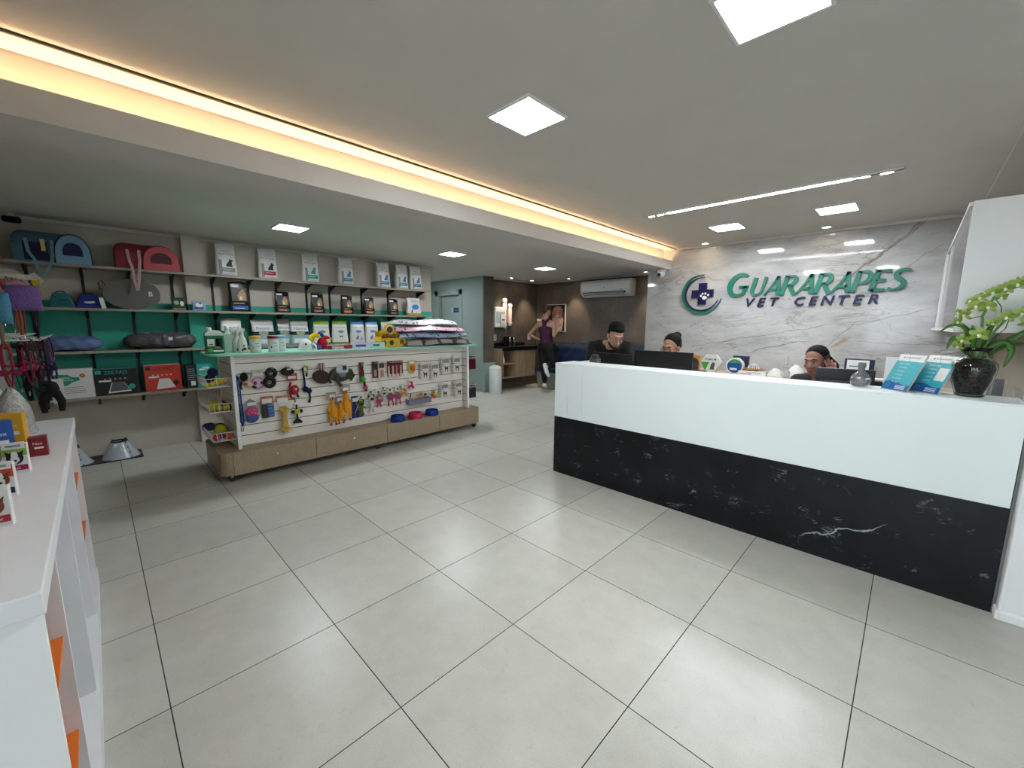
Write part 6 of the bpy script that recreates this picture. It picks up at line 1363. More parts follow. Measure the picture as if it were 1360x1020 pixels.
# picture
t = thing('dog_picture', 'wall picture of a pale curly dog on a dark ground', 'picture', (-6.29, 7.97, 1.35)); m = MB(); m.box(-.29, .29, -.03, 0, 0, .66, M_WHITEP); m.build('frame', t)
m = MB(); m.box(-.275, .275, -.032, -.030, .012, .648, C('#1b1410', .5)); 
def blob(q, pts, c, y=-.034): q.extr(pts, y, y+.002, c)
blob(m, [(-.1, .012), (.20, .012), (.24, .30), (.16, .42), (.0, .44), (-.1, .34)], C('#c9a9a0')); blob(m, [(.06+.15*math.cos(2*PI*k/18)*(1+.08*(k % 2)), .47+.14*math.sin(2*PI*k/18)*(1+.08*(k % 2))) for k in range(18)], C('#b48474'), -.036)
blob(m, [(-.06+.05*math.cos(2*PI*k/10), .43+.11*math.sin(2*PI*k/10)) for k in range(10)], C('#9c6a58'), -.038); blob(m, [(.16+.05*math.cos(2*PI*k/10), .43+.12*math.sin(2*PI*k/10)) for k in range(10)], C('#9c6a58'), -.038)
blob(m, [(.05+.045*math.cos(2*PI*k/10), .39+.035*math.sin(2*PI*k/10)) for k in range(10)], C('#d9bdb0'), -.039); blob(m, [(.05+.018*math.cos(2*PI*k/8), .405+.012*math.sin(2*PI*k/8)) for k in range(8)], C('#2a1c18'), -.041)
for a in (.01, .10): blob(m, [(a+.012*math.cos(2*PI*k/8), .475+.012*math.sin(2*PI*k/8)) for k in range(8)], C('#1d1412'), -.041)
m.build('printed_canvas', t)
# air conditioner
t = thing('air_conditioner', 'white wall mounted split air conditioner on the brown back wall', 'air conditioner', (-4.82, 7.97, 2.13)); m = MB(); ACW = mat('ac_white_plastic', '#cfd0ce', .35, var=.02)
P_ = [(0, 0), (0, .35), (-.20, .35), (-.25, .31), (-.26, .14), (-.22, .05), (-.13, .0)]; m.extr([(y, z) for y, z in P_], -.60, .60, ACW, axis='x'); m.build('housing', t, bevel=.02)
m = MB(); m.add([(-.55, -.255, .10), (.50, -.255, .10), (.50, -.205, .035), (-.55, -.205, .035)], [(0, 1, 2, 3)], C('#1c1f22', .5)); m.build('air_outlet', t); m = MB(); m.X = Matrix.Rotation(0, 4, 'X'); m.add([(-.52, -.262, .085), (.47, -.262, .085), (.47, -.258, .065), (-.52, -.258, .065)], [(0, 1, 2, 3)], C('#8f9494', .4)); m.build('louvre', t)
m = MB(); m.box(.38, .44, -.265, -.262, .12, .135, C('#79a0c0')); m.ell((0, -.262, .19), (.02, .003, .012), C('#9b9d9d'), 8); m.build('badge', t)
# door sign
t = thing('door_sign', 'dark blue rectangular sign with a round white pictogram on the grey green door', 'sign', (-7.85, 6.13, 1.80)); m = MB(); m.box(-.19, .24, -.008, 0, .0, .10, C('#1b2553', .4)); m.build('plate', t); m = MB(); m.ell((-.17, -.012, .05), (.055, .006, .07), C('#9fb3bf', .4), 14); m.build('pictogram', t)
m = MB(); m.text('BANHEIRO', .045, .03, -.0105, .035, C('#8fa4c4')); m.ell((.19, -.010, .05), (.02, .003, .025), C('#8fa4c4'), 8); m.build('lettering', t)

# ================================================================== FOREGROUND DESK GOODS
def dogface(m, x, z, k, c1, c2, w2=WHT):
    m.disc(x, z, .026*k, .030*k, c1); m.shape([(x-.028*k, z+.035*k), (x-.012*k, z+.02*k), (x-.022*k, z)], c1, .0016); m.shape([(x+.028*k, z+.035*k), (x+.012*k, z+.02*k), (x+.022*k, z)], c1, .0016)
    m.shape([(x-.008*k, z+.03*k), (x+.008*k, z+.03*k), (x+.014*k, z-.012*k), (x, z-.028*k), (x-.014*k, z-.012*k)], w2, .0022); m.disc(x, z-.012*k, .006*k, .005*k, INK, .003)
    m.disc(x-.012*k, z+.006*k, .003*k, .003*k, INK, .003); m.disc(x+.012*k, z+.006*k, .003*k, .003*k, INK, .003)
def dbox(lab, x, y, rz, w, h, d, base, c1, c2, lc, txt, top=None, tl=None):
    m = Flat(w, h, d, base); 
    if top: m.patch(-w/2, w/2, h*.62, h, top)
    dogface(m, 0, h*.55, w/.075, c1, c2); m.patch(-w*.46, w*.46, h*.12, h*.30, lc); m.txt(txt, w*.17, 0, h*.17, WHT, off=.012); m.box(-w*.5, w*.5, -d/2-.002, d*.1, h, h+.002, base)
    m.box(-w*.45, w*.45, -d/2-.004, -d/2+.001, h*.86, h*1.08, WHT); m.box(-w*.3, w*.3, -d/2-.0048, -d/2-.0039, h*.93, h*1.0, GREYT)
    return tag(m.build('supplement_box', loc=(x, y, 1.0), rz=rz), lab, 'box', 'small dog supplement boxes on the white unit')
R9 = L90-.08
dbox('small white box with a black and white dog on a green ground', -2.21, -.235, R9, .058, .105, .028, WHT, C('#151515'), WHT, C('#a3214e'), 'GLIC', top=C('#8fae43'))
dbox('white box with a brown and white dog and an orange top', -1.93, -.240, R9, .055, .105, .028, WHT, C('#6d3a22'), WHT, C('#222a55'), 'LIRIX', top=C('#c2492a'))
dbox('nearest small white dog box, cut by the left edge of the photo', -1.66, -.225, R9, .055, .105, .028, WHT, C('#7a3e24'), WHT, C('#b5273a'), 'ATOX')
for lab, x, y, c, w, h, d, r in (('royal blue pouch lying tilted among the boxes on the white unit', -2.48, -.30, '#1d4f9e', .075, .15, .04, .3), ('yellow carton behind the blue pouch on the white unit', -2.66, -.275, '#d3a022', .065, .15, .04, -.2), ('orange carton at the left edge, behind the brown dog boxes', -2.28, -.32, '#c8521f', .08, .13, .06, .2),
                                 ('dark red small carton behind the furthest dog box', -2.46, -.20, '#7a1f26', .05, .075, .05, 0), ('blue and white carton behind the middle dog box', -2.08, -.30, '#3b5fa5', .07, .12, .06, .1)):
    m = Flat(w, h, d, C(c, .35)); m.patch(-w*.2, w*.3, h*.4, h*.5, WHT); m.txt('Nex', w*.3, .0, h*.62, WHT); tag(m.build('supplement_box' if 'pouch' not in lab else 'treat_pouch', loc=(x, y, 1.0), rz=L90+r), lab, 'box' if 'pouch' not in lab else 'pouch')
for k, (x, y) in enumerate(((-2.98, -.30), (-2.80, -.40), (-3.12, -.36))):
    o = rag('clear_treat_bag', ['left', 'middle', 'right'][k]+' crinkled silver treat bag heaped at the far end of the white unit', x, y, .17, .22+.04*(k == 1), .13, mat('crinkled_silver_film', '#a8a6a2', .2, bump=1.0, scale=60, var=.4), 20+k, 1.0); o['group'] = 'crinkled silver treat bags'
# clear bag standing on the bottom shelf of the unit
t = thing('bedding_bag', 'tall clear plastic bag of grey pet bedding standing inside the white unit', 'bag', (-2.0, -.30, .10)); m = MB(); m.rbox(-.20, .20, -.14, .10, 0, .58, .06, mat('grey_fleece', '#a5a8a6', .9, var=.25, scale=25, bump=.7)); m.build('bedding', t)
m = MB(); m.rbox(-.205, .205, -.145, .105, -.0, .66, .06, M_CLEARBAG); m.build('plastic_wrap', t)

# ================================================================== HOOK RACK ON THE WALL AT THE LEFT
def rod(z, x0, x1, lab):
    t = thing('wall_hook_rail', lab, 'hook rail', ((x0+x1)/2, -.62, z), 0, 'white wire hook rails on the left wall'); w = (x1-x0)/2
    m = MB(); m.box(-w, w, 0, .02, -.03, .03, M_WIRE); m.build('rail', t)
    for k in range(7):
        x = -w+.05+2*(w-.05)*k/6; m = MB(); m.tube([(x, .0, 0), (x, .36, 0), (x, .38, .02)], .004, M_WIRE, 6); m.tube([(x, .0, .03), (x, .30, .03)], .003, M_WIRE, 6); m.build('hook', t)
rod(1.83, -5.1, -4.2, 'upper white wire hook rail at the left edge, holding plush cushions'); rod(1.40, -5.1, -4.2, 'lower white wire hook rail at the left edge, holding leads and harnesses')
PW = [('purple fluffy pillow shaped plush toy hanging at the left edge', -4.383, -.315, 1.80, '#7d5f9e', '#9fb3cf', .17, .17, .05, .25), ('light blue fluffy plush hanging behind the purple pillow toy', -4.25, -.405, 1.74, '#4f8fae', '#4f8fae', .08, .20, .05, -.2)]
for lab, x, y, z, c, c2, w, h, d, r in PW:
    t = thing('plush_pillow', lab, 'plush toy', (x, y, z), L90+r); m = MB(); R = []
    for i in range(13):
        u = i/12*2-1; e = max(.05, (1-abs(u)**5))**.5; R.append([(w/2*(1+.04*math.sin(6*u))*math.copysign(abs(math.cos(2*PI*k/16))**.5, math.cos(2*PI*k/16)), d*e*math.copysign(abs(math.sin(2*PI*k/16))**.9, math.sin(2*PI*k/16)), -.03-h/2+h/2*u) for k in range(16)])
    m.rings(R, mat('fluff_'+c[1:], c, .95, bump=1.0, scale=120, var=.25)); m.build('body', t)
    m = MB(); m.tube([(-w*.4, 0, -.03), (-w*.1, 0, -.01), (w*.2, -.0, -.03)], .018, C('#b07f92', .95), 8); m.tube([(0, 0, -.02), (0, 0, .004)], .004, INK, 6); m.build('hanging_loop', t)
t = thing('yellow_packet', 'yellow packets hanging on the upper hook rail under the blue carrier', 'packet', (-4.75, -.36, 1.83), L90); m = MB(); m.box(-.10, .03, -.005, .005, -.10, .05, C('#c9a514', .4)); m.extr([(.04, -.10), (.12, -.12), (.11, .0), (.08, .05)], -.004, .004, C('#c9b014', .4)); m.build('packet', t)
rnd = random.Random(5)
HK = lambda x: min((-4.25, -4.383, -4.517, -4.65, -4.783), key=lambda h: abs(h-x))
names = ['pink dog harness at the very left edge', 'hot pink harness with a bow on the lower hook rail', 'pink and grey harness on the lower hook rail', 'black harness at the end of the lower hook rail', 'navy harness with pink clips on the lower hook rail', 'orange lead hanging from the upper hook rail', 'olive lead hanging from the upper hook rail', 'dark lead with an orange strap on the upper hook rail', 'purple striped harness, rightmost on the lower hook rail', 'maroon harness between the pink ones']
spec = [(-4.25, -.42, 1.40, '#8e1f44', .34, .06), (-4.35, -.34, 1.40, '#c22a62', .32, .06), (-4.45, -.31, 1.40, '#b5476e', .30, .06), (-4.30, -.27, 1.24, '#0c0c0e', .28, .075), (-4.55, -.27, 1.40, '#1d1d3d', .34, .05), (-4.5, -.36, 1.82, '#b5532c', .40, .03), (-4.3, -.42, 1.82, '#6d6a4a', .46, .03), (-4.65, -.29, 1.82, '#231c22', .42, .04), (-4.72, -.25, 1.40, '#3a2a62', .38, .045), (-4.6, -.38, 1.40, '#6c1b36', .30, .06)]
for lab, (x, y, z, c, L, w) in zip(names, spec):
    w *= .40; x = HK(x); t = thing('dog_harness', lab, 'dog harness', (x, y, z), L90+rnd.uniform(-.6, .6), 'leads and harnesses on the hook rails'); mm = C(c, .8, bump=.3, scale=200)
    for s in (-1, 1):
        m = MB(); m.tube([(0, 0, .006), (s*w*.7, -.004*s, -.05), (s*w, .01*s, -L*.45), (s*w*.6, -.01*s, -L*.75), (0, 0, -L)], [.006, .012, .014, .012, .008], mm, 7, flat=.5); m.build('strap', t)
    m = MB(); m.tube([(-w, 0, -L*.45), (0, -.012, -L*.5), (w, 0, -L*.45)], .013, mm, 7, flat=.5); m.build('chest_band', t)
    if L < .36:
        m = MB(); [m.ell((s*.028, -.018, -L*.62), (.03, .012, .02), mm, 8, (0, s*.4, 0)) for s in (-1, 1)]; m.ell((0, -.022, -L*.62), (.012, .012, .012), mm, 8); m.build('bow', t)
    m = MB(); m.torus((0, -.014, -L*.5+.03), .010, .002, M_CHROME, seg=12, ss=5); m.build('ring', t)
for lab, x, y, z, L, w, c in (('bulky black padded harness hanging lowest beside the training pad packs', -4.25, -.25, 1.12, .22, .045, '#0a0a0b'), ('black padded harness behind the bulky one at the left rack', -4.517, -.33, 1.22, .26, .04, '#101013')):
    t = thing('padded_harness', lab, 'dog harness', (x, y, z), L90+.2, 'bulky black harnesses on the left rack'); mm = C(c, .9); m = MB(); m.ell((0, 0, -.06), (w, .03, .06), mm, 12); m.build('chest_pad', t)
    for s in (-1, 1): m = MB(); m.tube([(s*w*.5, 0, -.08), (s*w*1.0, 0, -.15), (s*w*.9, 0, -L)], [.025, .022, .015], mm, 8); m.build('strap', t)
    m = MB(); m.tube([(0, 0, -.02), (0, 0, 1.405-z)], .006, mm, 6); m.build('hanging_loop', t)
cols = ['#7a1b38', '#3c3a2c', '#101012', '#b32a5c', '#5c2140', '#23305c', '#8a8578', '#a3502c', '#141a30', '#c0486f', '#2a2a2e', '#6d2a3a']
for k, c in enumerate(cols):
    x = -4.22-.045*k-.02*(k % 3); y = -.44+.028*((k*5) % 7); z = 1.40 if k % 3 else 1.83; L = .26+.05*((k*7) % 4)
    x = HK(x); t = thing('dog_lead', 'narrow hanging lead, '+['maroon', 'olive brown', 'black', 'magenta', 'plum', 'dark blue', 'beige', 'rust orange', 'blue black', 'rose pink', 'charcoal', 'wine red'][k]+', among the leads on the '+('lower' if k % 3 else 'upper')+' hook rail', 'dog lead', (x, y, z), L90+rnd.uniform(-.5, .5), 'narrow leads on the hook rails'); mm = C(c, .8, bump=.3, scale=200)
    m = MB(); w = .014+.006*(k % 3)
    for s in (-1, 1): m.tube([(0, 0, .006), (s*w, 0, -.04), (s*w*1.1, .004*s, -L*.6), (s*w*.3, 0, -L)], .008, mm, 6, flat=.4)
    m.ell((0, -.004, -.05), (.02, .010, .022), mm, 8); m.build('webbing', t); m = MB(); m.tube([(0, 0, -L), (0, -.004, -L-.03)], .005, M_CHROME, 6); m.build('clip', t)
t = thing('harness_card', 'white carded harness tag hanging in front of the training pad pack', 'card', (-4.35, -.22, 1.10), L90); m = MB(); m.box(-.03, .03, -.001, .001, -.16, .02, WHT); m.box(-.012, .0, -.002, -.001, -.14, 0, GREYT); m.build('card', t)
# ================================================================== PEOPLE
import numpy as np
class SB:
    """rounded cones and ellipsoids blended into one skin (survey coordinates)"""
    def __init__(s): s.p = []; s.X = Matrix.Identity(4)
    def ell(s, c, r, m=None, seg=0, rot=None): s.p.append(('e', s.X.copy(), tuple(c), tuple(r) if isinstance(r, (tuple, list)) else (r, r, r), rot))
    def tube(s, pts, r, m=None, seg=0, **k):
        rr = r if isinstance(r, (list, tuple)) else [r]*len(pts)
        for i in range(len(pts)-1): s.p.append(('c', s.X.copy(), tuple(pts[i]), tuple(pts[i+1]), rr[i], rr[i+1]))
def skin_mesh(P, h, k, name):
    """sample the blended distance on a grid and pull out the surface (surface nets)"""
    B = []
    for q in P:
        sc = q[1].to_scale()[0]
        if q[0] == 'e': c = q[1] @ Vector(q[2]); r = max(q[3])*sc; B.append(([c[i]-r for i in range(3)], [c[i]+r for i in range(3)]))
        else:
            a, b = q[1] @ Vector(q[2]), q[1] @ Vector(q[3]); r = max(q[4], q[5])*sc; B.append(([min(a[i], b[i])-r for i in range(3)], [max(a[i], b[i])+r for i in range(3)]))
    pad = 4*h+2*k; lo = np.array([min(b[0][i] for b in B) for i in range(3)])-pad-h; hi = np.array([max(b[1][i] for b in B) for i in range(3)])+pad+h
    n = np.ceil((hi-lo)/h).astype(int)+1; D = np.full(n, 1.0, dtype=np.float32)
    for q, (b0, b1) in zip(P, B):
        i0 = np.maximum(((np.array(b0)-pad-lo)/h).astype(int), 0); i1 = np.minimum(((np.array(b1)+pad-lo)/h).astype(int)+2, n)
        g = np.stack(np.meshgrid(*[lo[a]+h*np.arange(i0[a], i1[a]) for a in range(3)], indexing='ij'), -1)
        Xi = np.array(q[1].inverted()); sc = q[1].to_scale()[0]; g = g @ Xi[:3, :3].T + Xi[:3, 3]
        if q[0] == 'e':
            g = g-np.array(q[2])
            if q[4]: g = g @ np.array(Euler(q[4]).to_matrix())
            r = np.array(q[3]); k0 = np.sqrt(((g/r)**2).sum(-1)); k1 = np.sqrt(((g/r**2)**2).sum(-1))+1e-9; d = k0*(k0-1)/k1
        else:
            a = np.array(q[2]); v = np.array(q[3])-a; L2 = max(1e-12, (v*v).sum()); t = np.clip(((g-a) @ v)/L2, 0, 1); d = np.sqrt((((g-a)-t[..., None]*v)**2).sum(-1))-(q[4]+(q[5]-q[4])*t)
        d = d*sc; sl = tuple(slice(i0[a], i1[a]) for a in range(3)); o = D[sl]
        hh = np.clip(.5+.5*(o-d)/k, 0, 1); D[sl] = o*(1-hh)+d*hh-k*hh*(1-hh)
    S = D < 0; c8 = [(x, y, z) for x in (0, 1) for y in (0, 1) for z in (0, 1)]
    cut = lambda A, o: A[o[0]:A.shape[0]-1+o[0], o[1]:A.shape[1]-1+o[1], o[2]:A.shape[2]-1+o[2]]
    cnt = sum(cut(S, o).astype(np.int8) for o in c8); act = (cnt > 0) & (cnt < 8); idx = np.full(act.shape, -1, dtype=np.int64); ii = np.argwhere(act); idx[act] = np.arange(len(ii))
    acc = np.zeros((len(ii), 3)); num = np.zeros(len(ii))
    for a in c8:
        for ax in range(3):
            if a[ax]: continue
            b = list(a); b[ax] = 1; va = D[tuple((ii+np.array(a)).T)]; vb = D[tuple((ii+np.array(b)).T)]; ok = (va < 0) != (vb < 0)
            t = np.where(ok, va/np.where(ok, va-vb, 1), 0); p = np.tile(np.array(a, float), (len(ii), 1)); p[:, ax] += t; acc[ok] += p[ok]; num[ok] += 1
    V = lo+h*(ii+acc/num[:, None]); F = []
    for ax in range(3):
        u, w = [(1, 2), (2, 0), (0, 1)][ax]; A = np.moveaxis(S, ax, 0); s0, s1 = A[:-1], A[1:]; e = np.argwhere(s0 != s1); sg = s0[tuple(e.T)]
        full = np.zeros_like(e); oth = [q_ for q_ in range(3) if q_ != ax]; full[:, ax] = e[:, 0]; full[:, oth[0]] = e[:, 1]; full[:, oth[1]] = e[:, 2]
        ring = []
        for du, dw in ((0, 0), (-1, 0), (-1, -1), (0, -1)): c = full.copy(); c[:, u] += du; c[:, w] += dw; ring.append(idx[tuple(c.T)])
        Q = np.stack(ring, 1); Q[~sg] = Q[~sg][:, ::-1]; F.append(Q)
    F = np.concatenate(F); F = F[(F >= 0).all(1)]
    me = bpy.data.meshes.new(name); me.vertices.add(len(V)); me.vertices.foreach_set('co', (V*U).astype(np.float32).ravel())
    me.loops.add(F.size); me.loops.foreach_set('vertex_index', F.ravel().astype(np.int32)); me.polygons.add(len(F)); me.polygons.foreach_set('loop_start', np.arange(0, F.size, 4, dtype=np.int32))
    me.polygons.foreach_set('use_smooth', np.ones(len(F), dtype=bool)); me.update(calc_edges=True); me.validate(); return me
def solid(sb, name, parent, base, voxel, m, smooth=4, label=None, k=None):
    T = Matrix.Translation(-Vector(base)); P = [(q[0], T @ q[1])+q[2:] for q in sb.p]
    me = skin_mesh(P, voxel*.85, k or .007, name); me.materials.append(m); o = bpy.data.objects.new(name, me); COL.objects.link(o); o.parent = parent
    if label: o['label'] = label
    return o
def limb(m, pts, rs, mt, flat=1.0, seg=14):
    P = [Vector(p) for p in pts]; Q = []; R = []
    for i in range(len(P)-1):
        for k in range(4):
            t = k/4; p0 = P[max(0, i-1)]; p1 = P[i]; p2 = P[i+1]; p3 = P[min(len(P)-1, i+2)]
            Q.append(.5*((2*p1)+(-p0+p2)*t*.8+(2*p0*.8-(4.6)*p1+3.4*p2*1.0-.6*p3-.2*p0)*0+(0*p0))) if False else Q.append(p1.lerp(p2, t)); R.append(rs[i]+(rs[i+1]-rs[i])*t)
    Q.append(P[-1]); R.append(rs[-1])
    m.tube([tuple(q) for q in Q], R, mt, seg)
    for p, r in zip(P, rs): m.ell(tuple(p), r*.99, mt, 14)
def headM(c, yaw, pitch, roll, k=1.0):
    # local head: face looks to -y. yaw turns about z, pitch>0 looks down, roll tilts
    return Matrix.Translation(Vector(c)) @ Matrix.Rotation(yaw, 4, 'Z') @ Matrix.Rotation(pitch, 4, 'X') @ Matrix.Rotation(roll, 4, 'Y') @ Matrix.Scale(k, 4)
def head_shapes(m, X, mt):
    s = m.X; m.X = X
    m.ell((0, .018, .045), (.076, .096, .084), mt, 20); m.ell((0, -.022, -.018), (.066, .074, .082), mt, 20); m.ell((0, -.046, -.086), (.040, .036, .032), mt, 14); m.ell((0, -.01, -.075), (.056, .06, .045), mt, 14)
    m.ell((0, -.078, .030), (.050, .020, .014), mt, 12)                                          # brow
    for q in (-1, 1): m.ell((q*.038, -.066, -.026), (.024, .024, .022), mt, 10); m.ell((q*.077, .012, -.008), (.011, .020, .030), mt, 10); m.ell((q*.013, -.099, -.035), (.010, .010, .008), mt, 8)
    m.tube([(0, -.088, .018), (0, -.102, -.008), (0, -.112, -.030)], [.009, .011, .014], mt, 10); m.ell((0, -.108, -.034), (.014, .012, .010), mt, 10)
    m.ell((0, -.092, -.062), (.026, .012, .008), mt, 10); m.ell((0, -.090, -.073), (.022, .012, .008), mt, 10); m.tube([(0, .02, -.06), (0, .035, -.15)], [.050, .052], mt, 14)
    m.X = s
def face_bits(t, base, X, skin, lip, brow, eyes=True, iris='#2a1a12', look=0.0, lids=.5):
    T = Matrix.Translation(-Vector(base)) @ X
    def part(nm, fn, **k): q = MB(); q.X = T; fn(q); return q.build(nm, t, **k)
    part('lips', lambda q: (q.ell((0, -.1035, -.0625), (.022, .006, .0045), lip, 10), q.ell((0, -.1020, -.0715), (.019, .006, .0052), lip, 10)))
    for s in (-1, 1):
        e = part('eye', lambda q: q.ell((s*.030, -.0825, .006), (.0135, .009, .0085-.003*lids), C('#e8e4de', .3), 12)); q = MB(); q.X = T; q.ell((s*.030+look, -.0905, .0045), (.0055, .003, .0055), C(iris, .2), 10); o = q.build('iris', e)
        part('eyelid', lambda q: q.tube([(s*.030-.015, -.084, .008), (s*.030, -.0905, .0135-.003*lids), (s*.030+.015, -.083, .009)], .0028, C('#2a1813', .6), 6))
        part('eyebrow', lambda q: q.tube([(s*.012, -.094, .028), (s*.032, -.092, .036), (s*.050, -.078, .030)], [.003, .0045, .0025], brow, 6))
def glasses(t, base, X):
    T = Matrix.Translation(-Vector(base)) @ X; q = MB(); q.X = T; G_ = C('#16161a', .3)
    for s in (-1, 1):
        q.torus((s*.032, -.104, .003), .024, .0022, G_, axis='y', seg=20, ss=6, sz=.72); q.tube([(s*.056, -.102, .008), (s*.074, -.06, .008), (s*.080, .01, .004)], .0024, G_, 6)
    q.tube([(-.009, -.106, .006), (.009, -.106, .006)], .0024, G_, 6); o = q.build('glasses', t, label='dark framed glasses')
def hand(m, w, d, n, mt, L=.185, curl=(.3, .35, .4, .5), spread=.16, thumb=.7, side=1, k=1.0):
    """w wrist, d pointing direction, n palm normal (fingers curl towards n)"""
    d = Vector(d).normalized(); n = Vector(n); n = (n-d*n.dot(d)).normalized(); s = d.cross(n)*side; w = Vector(w); k = k*L/.185
    for i in range(4):
        o = s*(.030-.020*i)*k; b0 = w+d*.01*k+o*.55; b1 = w+d*.085*k+o
        m.tube([tuple(b0), tuple(b1)], [.015*k, .0125*k], mt, 10); m.ell(tuple(b1), .0125*k, mt, 8)
        fl = (.075, .084, .078, .062)[i]*k; c = curl[i]; p = b1; dr = (d+s*spread*(1.5-i)).normalized()
        rr = .0095*k
        for j, f in enumerate((.45, .32, .25)):
            a = c*(1 if j else .8); dr = (dr*math.cos(a)+n*math.sin(a)).normalized(); p2 = p+dr*fl*f; m.tube([tuple(p), tuple(p2)], [rr, rr*.9], mt, 10); m.ell(tuple(p2), rr*.9, mt, 8); p = p2; rr *= .9
            n_ = n
    b = w+d*.025*k+s*.025*k; t1 = (d*.6+s*.8+n*.25*thumb).normalized(); p = b+t1*.04*k; m.tube([tuple(b), tuple(p)], [.015*k, .012*k], mt, 10); t2 = (d*.85+s*.35+n*.4*thumb).normalized(); p2 = p+t2*.034*k; m.tube([tuple(p), tuple(p2)], [.0115*k, .010*k], mt, 10); m.ell(tuple(p), .0118*k, mt, 8); p3 = p2+(t2+n*.25).normalized()*.026*k
    m.tube([tuple(p2), tuple(p3)], [.010*k, .008*k], mt, 10); m.ell(tuple(p3), .008*k, mt, 8)
def torso(m, pel, che, neck, shw, hipw, mt, k=1.0, depth=.11, sh=None, hips=None):
    pel, che, neck = Vector(pel), Vector(che), Vector(neck)
    limb(m, [pel, pel.lerp(che, .5), che], [.135*k, .125*k, .140*k], mt)
    for a, b in (sh,): 
        A, B = Vector(a), Vector(b); limb(m, [A, A.lerp(B, .25)+Vector((0, 0, .01)), neck+Vector((0, 0, -.07)), A.lerp(B, .75)+Vector((0, 0, .01)), B], [.058*k, .075*k, .078*k, .075*k, .058*k], mt)
        limb(m, [A.lerp(che, .3), che], [.09*k, .12*k], mt); limb(m, [B.lerp(che, .3), che], [.09*k, .12*k], mt)
    A, B = Vector(hips[0]), Vector(hips[1]); limb(m, [A, pel, B], [.105*k, .13*k, .105*k], mt)
    limb(m, [neck+Vector((0, 0, -.07)), neck], [.062*k, .052*k], mt)
def person(lab, base, J, skin, cloth, head, sleeve='short', pants=None, bare=None, voxel=.0085, k=1.0, shoe='#dedede', hands=(None, None), nm='person'):
    """J: joints in world survey coordinates"""
    t = thing('person', lab, 'person', base)
    m = SB(); torso(m, J['pel'], J['che'], J['neck'], 0, 0, skin, k*.93, sh=(J['shL'], J['shR']), hips=(J['hipL'], J['hipR']))
    for s in 'LR':
        limb(m, [J['sh'+s], J['el'+s], J['wr'+s]], [.050*k, .040*k, .027*k], skin)
        A, B = Vector(J['el'+s]), Vector(J['wr'+s]); m.ell(tuple(A.lerp(B, .3)), .040*k, skin, 12)
        d, n, sd, cu = J['hand'+s]; hand(m, J['wr'+s], d, n, skin, L=.17*k, side=sd, curl=cu)
        limb(m, [J['hip'+s], J['kn'+s], J['an'+s]], [.088*k, .058*k, .038*k], skin); A, B = Vector(J['kn'+s]), Vector(J['an'+s]); m.ell(tuple(A.lerp(B, .3)), .056*k, skin, 12)
        f = Vector(J['toe'+s]); limb(m, [J['an'+s], f], [.036*k, .028*k], skin)
    X = headM(*head); head_shapes(m, X, skin); limb(m, [J['neck'], tuple(X @ Vector((0, .02, -.06)))], [.052*k, .050*k], skin)
    solid(m, 'body', t, base, voxel, skin)
    # top
    m = SB(); e = .014
    kk = k*1.0
    torso(m, J['pel'], J['che'], Vector(J['neck'])+Vector((0, 0, -.035)), 0, 0, cloth, kk*1.03, sh=(J['shL'], J['shR']), hips=(J['hipL'], J['hipR']))
    if sleeve:
        for s in 'LR':
            A, B = Vector(J['sh'+s]), Vector(J['el'+s])
            if sleeve == 'short': limb(m, [A, A.lerp(B, .8)], [.064*k, .060*k], cloth)
            else: limb(m, [A, B, B.lerp(Vector(J['wr'+s]), .92)], [.064*k, .052*k, .038*k], cloth)
    solid(m, 'shirt', t, base, .011, cloth, 5)
    if pants:
        m = SB(); A, B = Vector(J['hipL']), Vector(J['hipR']); limb(m, [A, J['pel'], B], [.118*k, .145*k, .118*k], pants)
        for s in 'LR': limb(m, [J['hip'+s], J['kn'+s], Vector(J['kn'+s]).lerp(Vector(J['an'+s]), .88)], [.104*k, .070*k, .052*k], pants)
        solid(m, 'trousers', t, base, .011, pants, 5)
    for s in 'LR':
        m = SB(); A, f = Vector(J['an'+s]), Vector(J['toe'+s]); up = Vector(J.get('up'+s, (0, 0, 1))); d = (f-A); 
        limb(m, [A-up*.03-d*.18, A-up*.028+d*.5, f-up*.004], [.044*k, .042*k, .034*k], C(shoe, .5)); limb(m, [A, A-up*.02], [.044, .044], C(shoe, .5)); solid(m, 'shoe', t, base, .009, C(shoe, .5), 3)
        q = MB(); D = d.normalized(); W = D.cross(up).normalized(); 
    return t, X
def hair(t, base, X, m_, shapes, voxel=.007, nm='hair', smooth=3):
    m = SB(); m.X = X
    for s in shapes:
        if s[0] == 'e': m.ell(s[1], s[2], m_, 16, s[3] if len(s) > 3 else None)
        else: m.tube(s[1], s[2], m_, 10)
    m.X = Matrix.Identity(4); return solid(m, nm, t, base, voxel, m_, smooth)
HAIR = mat('dark_hair', '#070505', .75, spec=.2, var=.4, scale=90, bump=.5); HAIR2 = mat('brown_hair', '#3a2718', .5, var=.4, scale=90, bump=.5)
BLKS = C('#0c0c0e', .85, bump=.2, scale=12)
SK1 = mat('tan_skin', '#b58d78', .5, var=.05, scale=12); SK2 = mat('warm_skin', '#a67b66', .48, var=.05, scale=12); SK3 = mat('brown_skin', '#93695a', .5, var=.05, scale=12); SK4 = mat('olive_skin', '#a8826e', .5, var=.05, scale=12)
CU = (.35, .4, .42, .45)
